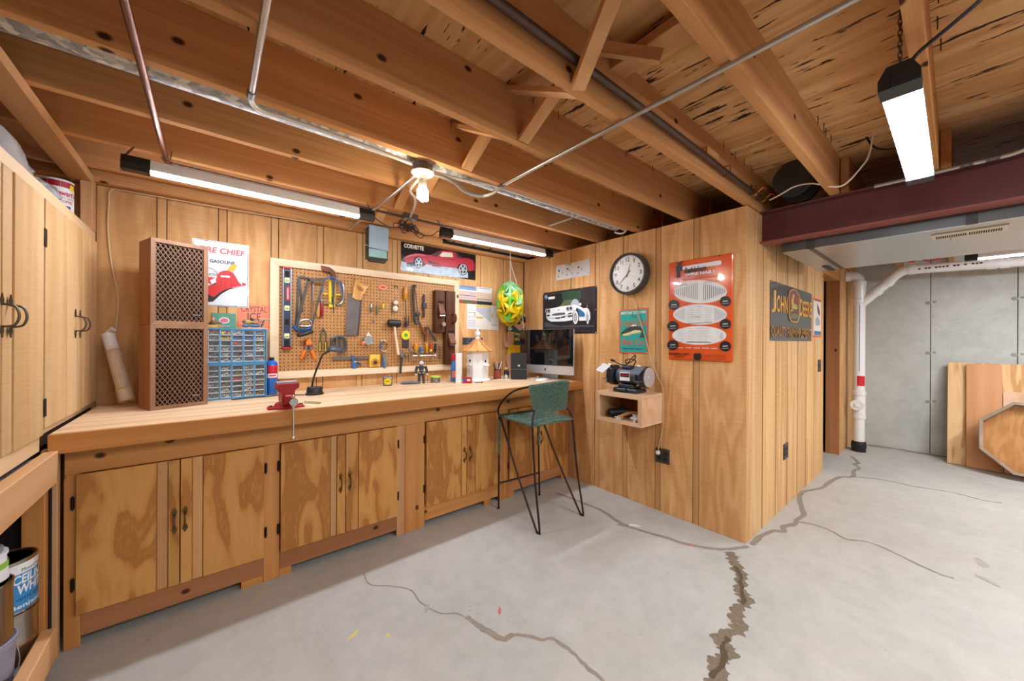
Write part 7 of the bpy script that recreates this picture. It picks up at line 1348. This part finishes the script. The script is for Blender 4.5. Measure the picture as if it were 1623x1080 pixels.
G().cyl((0, 0, 1.86), (0, 0, 2.02), R_+.006, n=28).build('wye_body', 'pvc', t, True)
G().tube([(0, -0.02, 1.80), (0, -0.28, 2.07)], R_*.92, 24).build('branch', 'pvc', t, True)
for L in (0.5, 0.86): c = Vector((0, -0.02, 1.80)).lerp(Vector((0, -0.28, 2.07)), L); u = Vector((0, -0.26, 0.27)).normalized(); G().cyl(c-u*.025, c+u*.025, R_*.92+.009, n=24).build('coupling', 'pvc', t, True)
G().tube(smoothpath([(0, -0.26, 2.05), (0, -0.31, 2.11), (0, -0.37, 2.145), (0, -0.45, 2.15)], 4), R_*.92, 24).build('bend', 'pvc', t, True); G().tube([(0, -0.42, 2.15), (0, -3.2, 2.05)], R_*.9, 24).build('run_pipe', 'pvc', t, True)
for y in (-0.44, -0.98, -1.06): zz = 2.15-0.036*(-y-.42); G().cyl((0, y-.03, zz), (0, y+.03, zz+.002), R_*.9+.008, n=24).build('coupling', 'pvc', t, True)
G().tube(smoothpath([(0, 0, 2.05), (0, 0.01, 2.10), (-0.0, 0.05, 2.135), (-0.0, 0.118, 2.14)], 4), R_*.95, 24).build('elbow', 'pvc', t, True); G().cyl((0, 0.08, 2.14), (0, 0.119, 2.14), R_*.95+.008, n=24).build('coupling', 'pvc', t, True)
G().text('- -- ---- -- - ---', -0.22, 0.22, -0.008, 0.008, 0, M=Matrix.Translation((-R_*.9-.001, -0.70, 2.142)) @ Matrix.Rotation(-PI/2, 4, 'Z')).build('pipe_print', 'dark_text', t)
# sheet goods leaning on the concrete wall
lean = math.atan2(0.27, 1.10)
def sheet(name, label, x, y0, y1, H, mat, th=0.018, ln=None):
    o = G().box(0, th, y0, y1, 0, H, 0.001).build(name, mat, None, loc=(x, 0, 0.005), rot=(0, lean if ln is None else ln, 0)); return tag(o, label, 'board', 'boards leaning on the concrete wall')
sheet('plywood_sheet', 'wide pale plywood sheet leaning on the concrete wall', 6.27, -1.25, 0.06, 1.13, 'birch_sheet')
sheet('fir_board', 'reddish fir board leaning in front of the pale plywood', 6.225, -0.31, -0.072, 1.12, 'fir_sheet', 0.016)
sheet('small_board', 'short brown offcut leaning beside the fir board', 6.215, -0.95, -0.314, 0.84, 'maple', 0.014)
t = thing('octagon_tray', 'shallow octagonal wooden tray standing against the boards', 'tray', (6.12, -0.50, 0.385), rot=(0, lean*0.8, 0)); RO = 0.378; ri = 0.352
oc = [(RO*math.cos(PI/8+PI*k_/4), RO*math.sin(PI/8+PI*k_/4)) for k_ in range(8)]; M = Matrix.Rotation(PI/2, 4, 'Z')
ic = [(ri*math.cos(PI/8+PI*k_/4), ri*math.sin(PI/8+PI*k_/4)) for k_ in range(8)]
G().prism([(x*.995, z*.995) for x, z in ic], -0.006, 0.006, M).build('panel', 'oct_panel', t)
for k_ in range(8):
    j = (k_+1) % 8; G().prism([oc[k_], oc[j], ic[j], ic[k_]], -0.015, 0.10, M).build('rim_board', 'grey_wood', t)
# room beyond the doorway
t = thing('storage_bin', 'tall dark blue bin glimpsed through the narrow doorway', 'bin', (6.2, 1.24, 0)); plain('bin_blue', '#1e3566', 0.5); G().box(-0.2, 0.2, -0.15, 0.15, 0, 1.55, 0.01).build('body', 'bin_blue', t); G().box(-0.21, 0.21, -0.16, 0.16, 1.5505, 1.60, 0.006).build('lid', 'bin_blue', t)
# wires and a dark bundle above the far pipe
run('red_wire', 'loose red wire draped over the far drain pipe', 'wire', [(5.6, 0.35, 2.20), (5.6, 0.30, 2.16), (5.6, 0.24, 2.18), (5.6, 0.17, 2.15), (5.6, 0.10, 2.17), (5.6, 0.0, 2.19)], 0.006, 'print_red', 4)
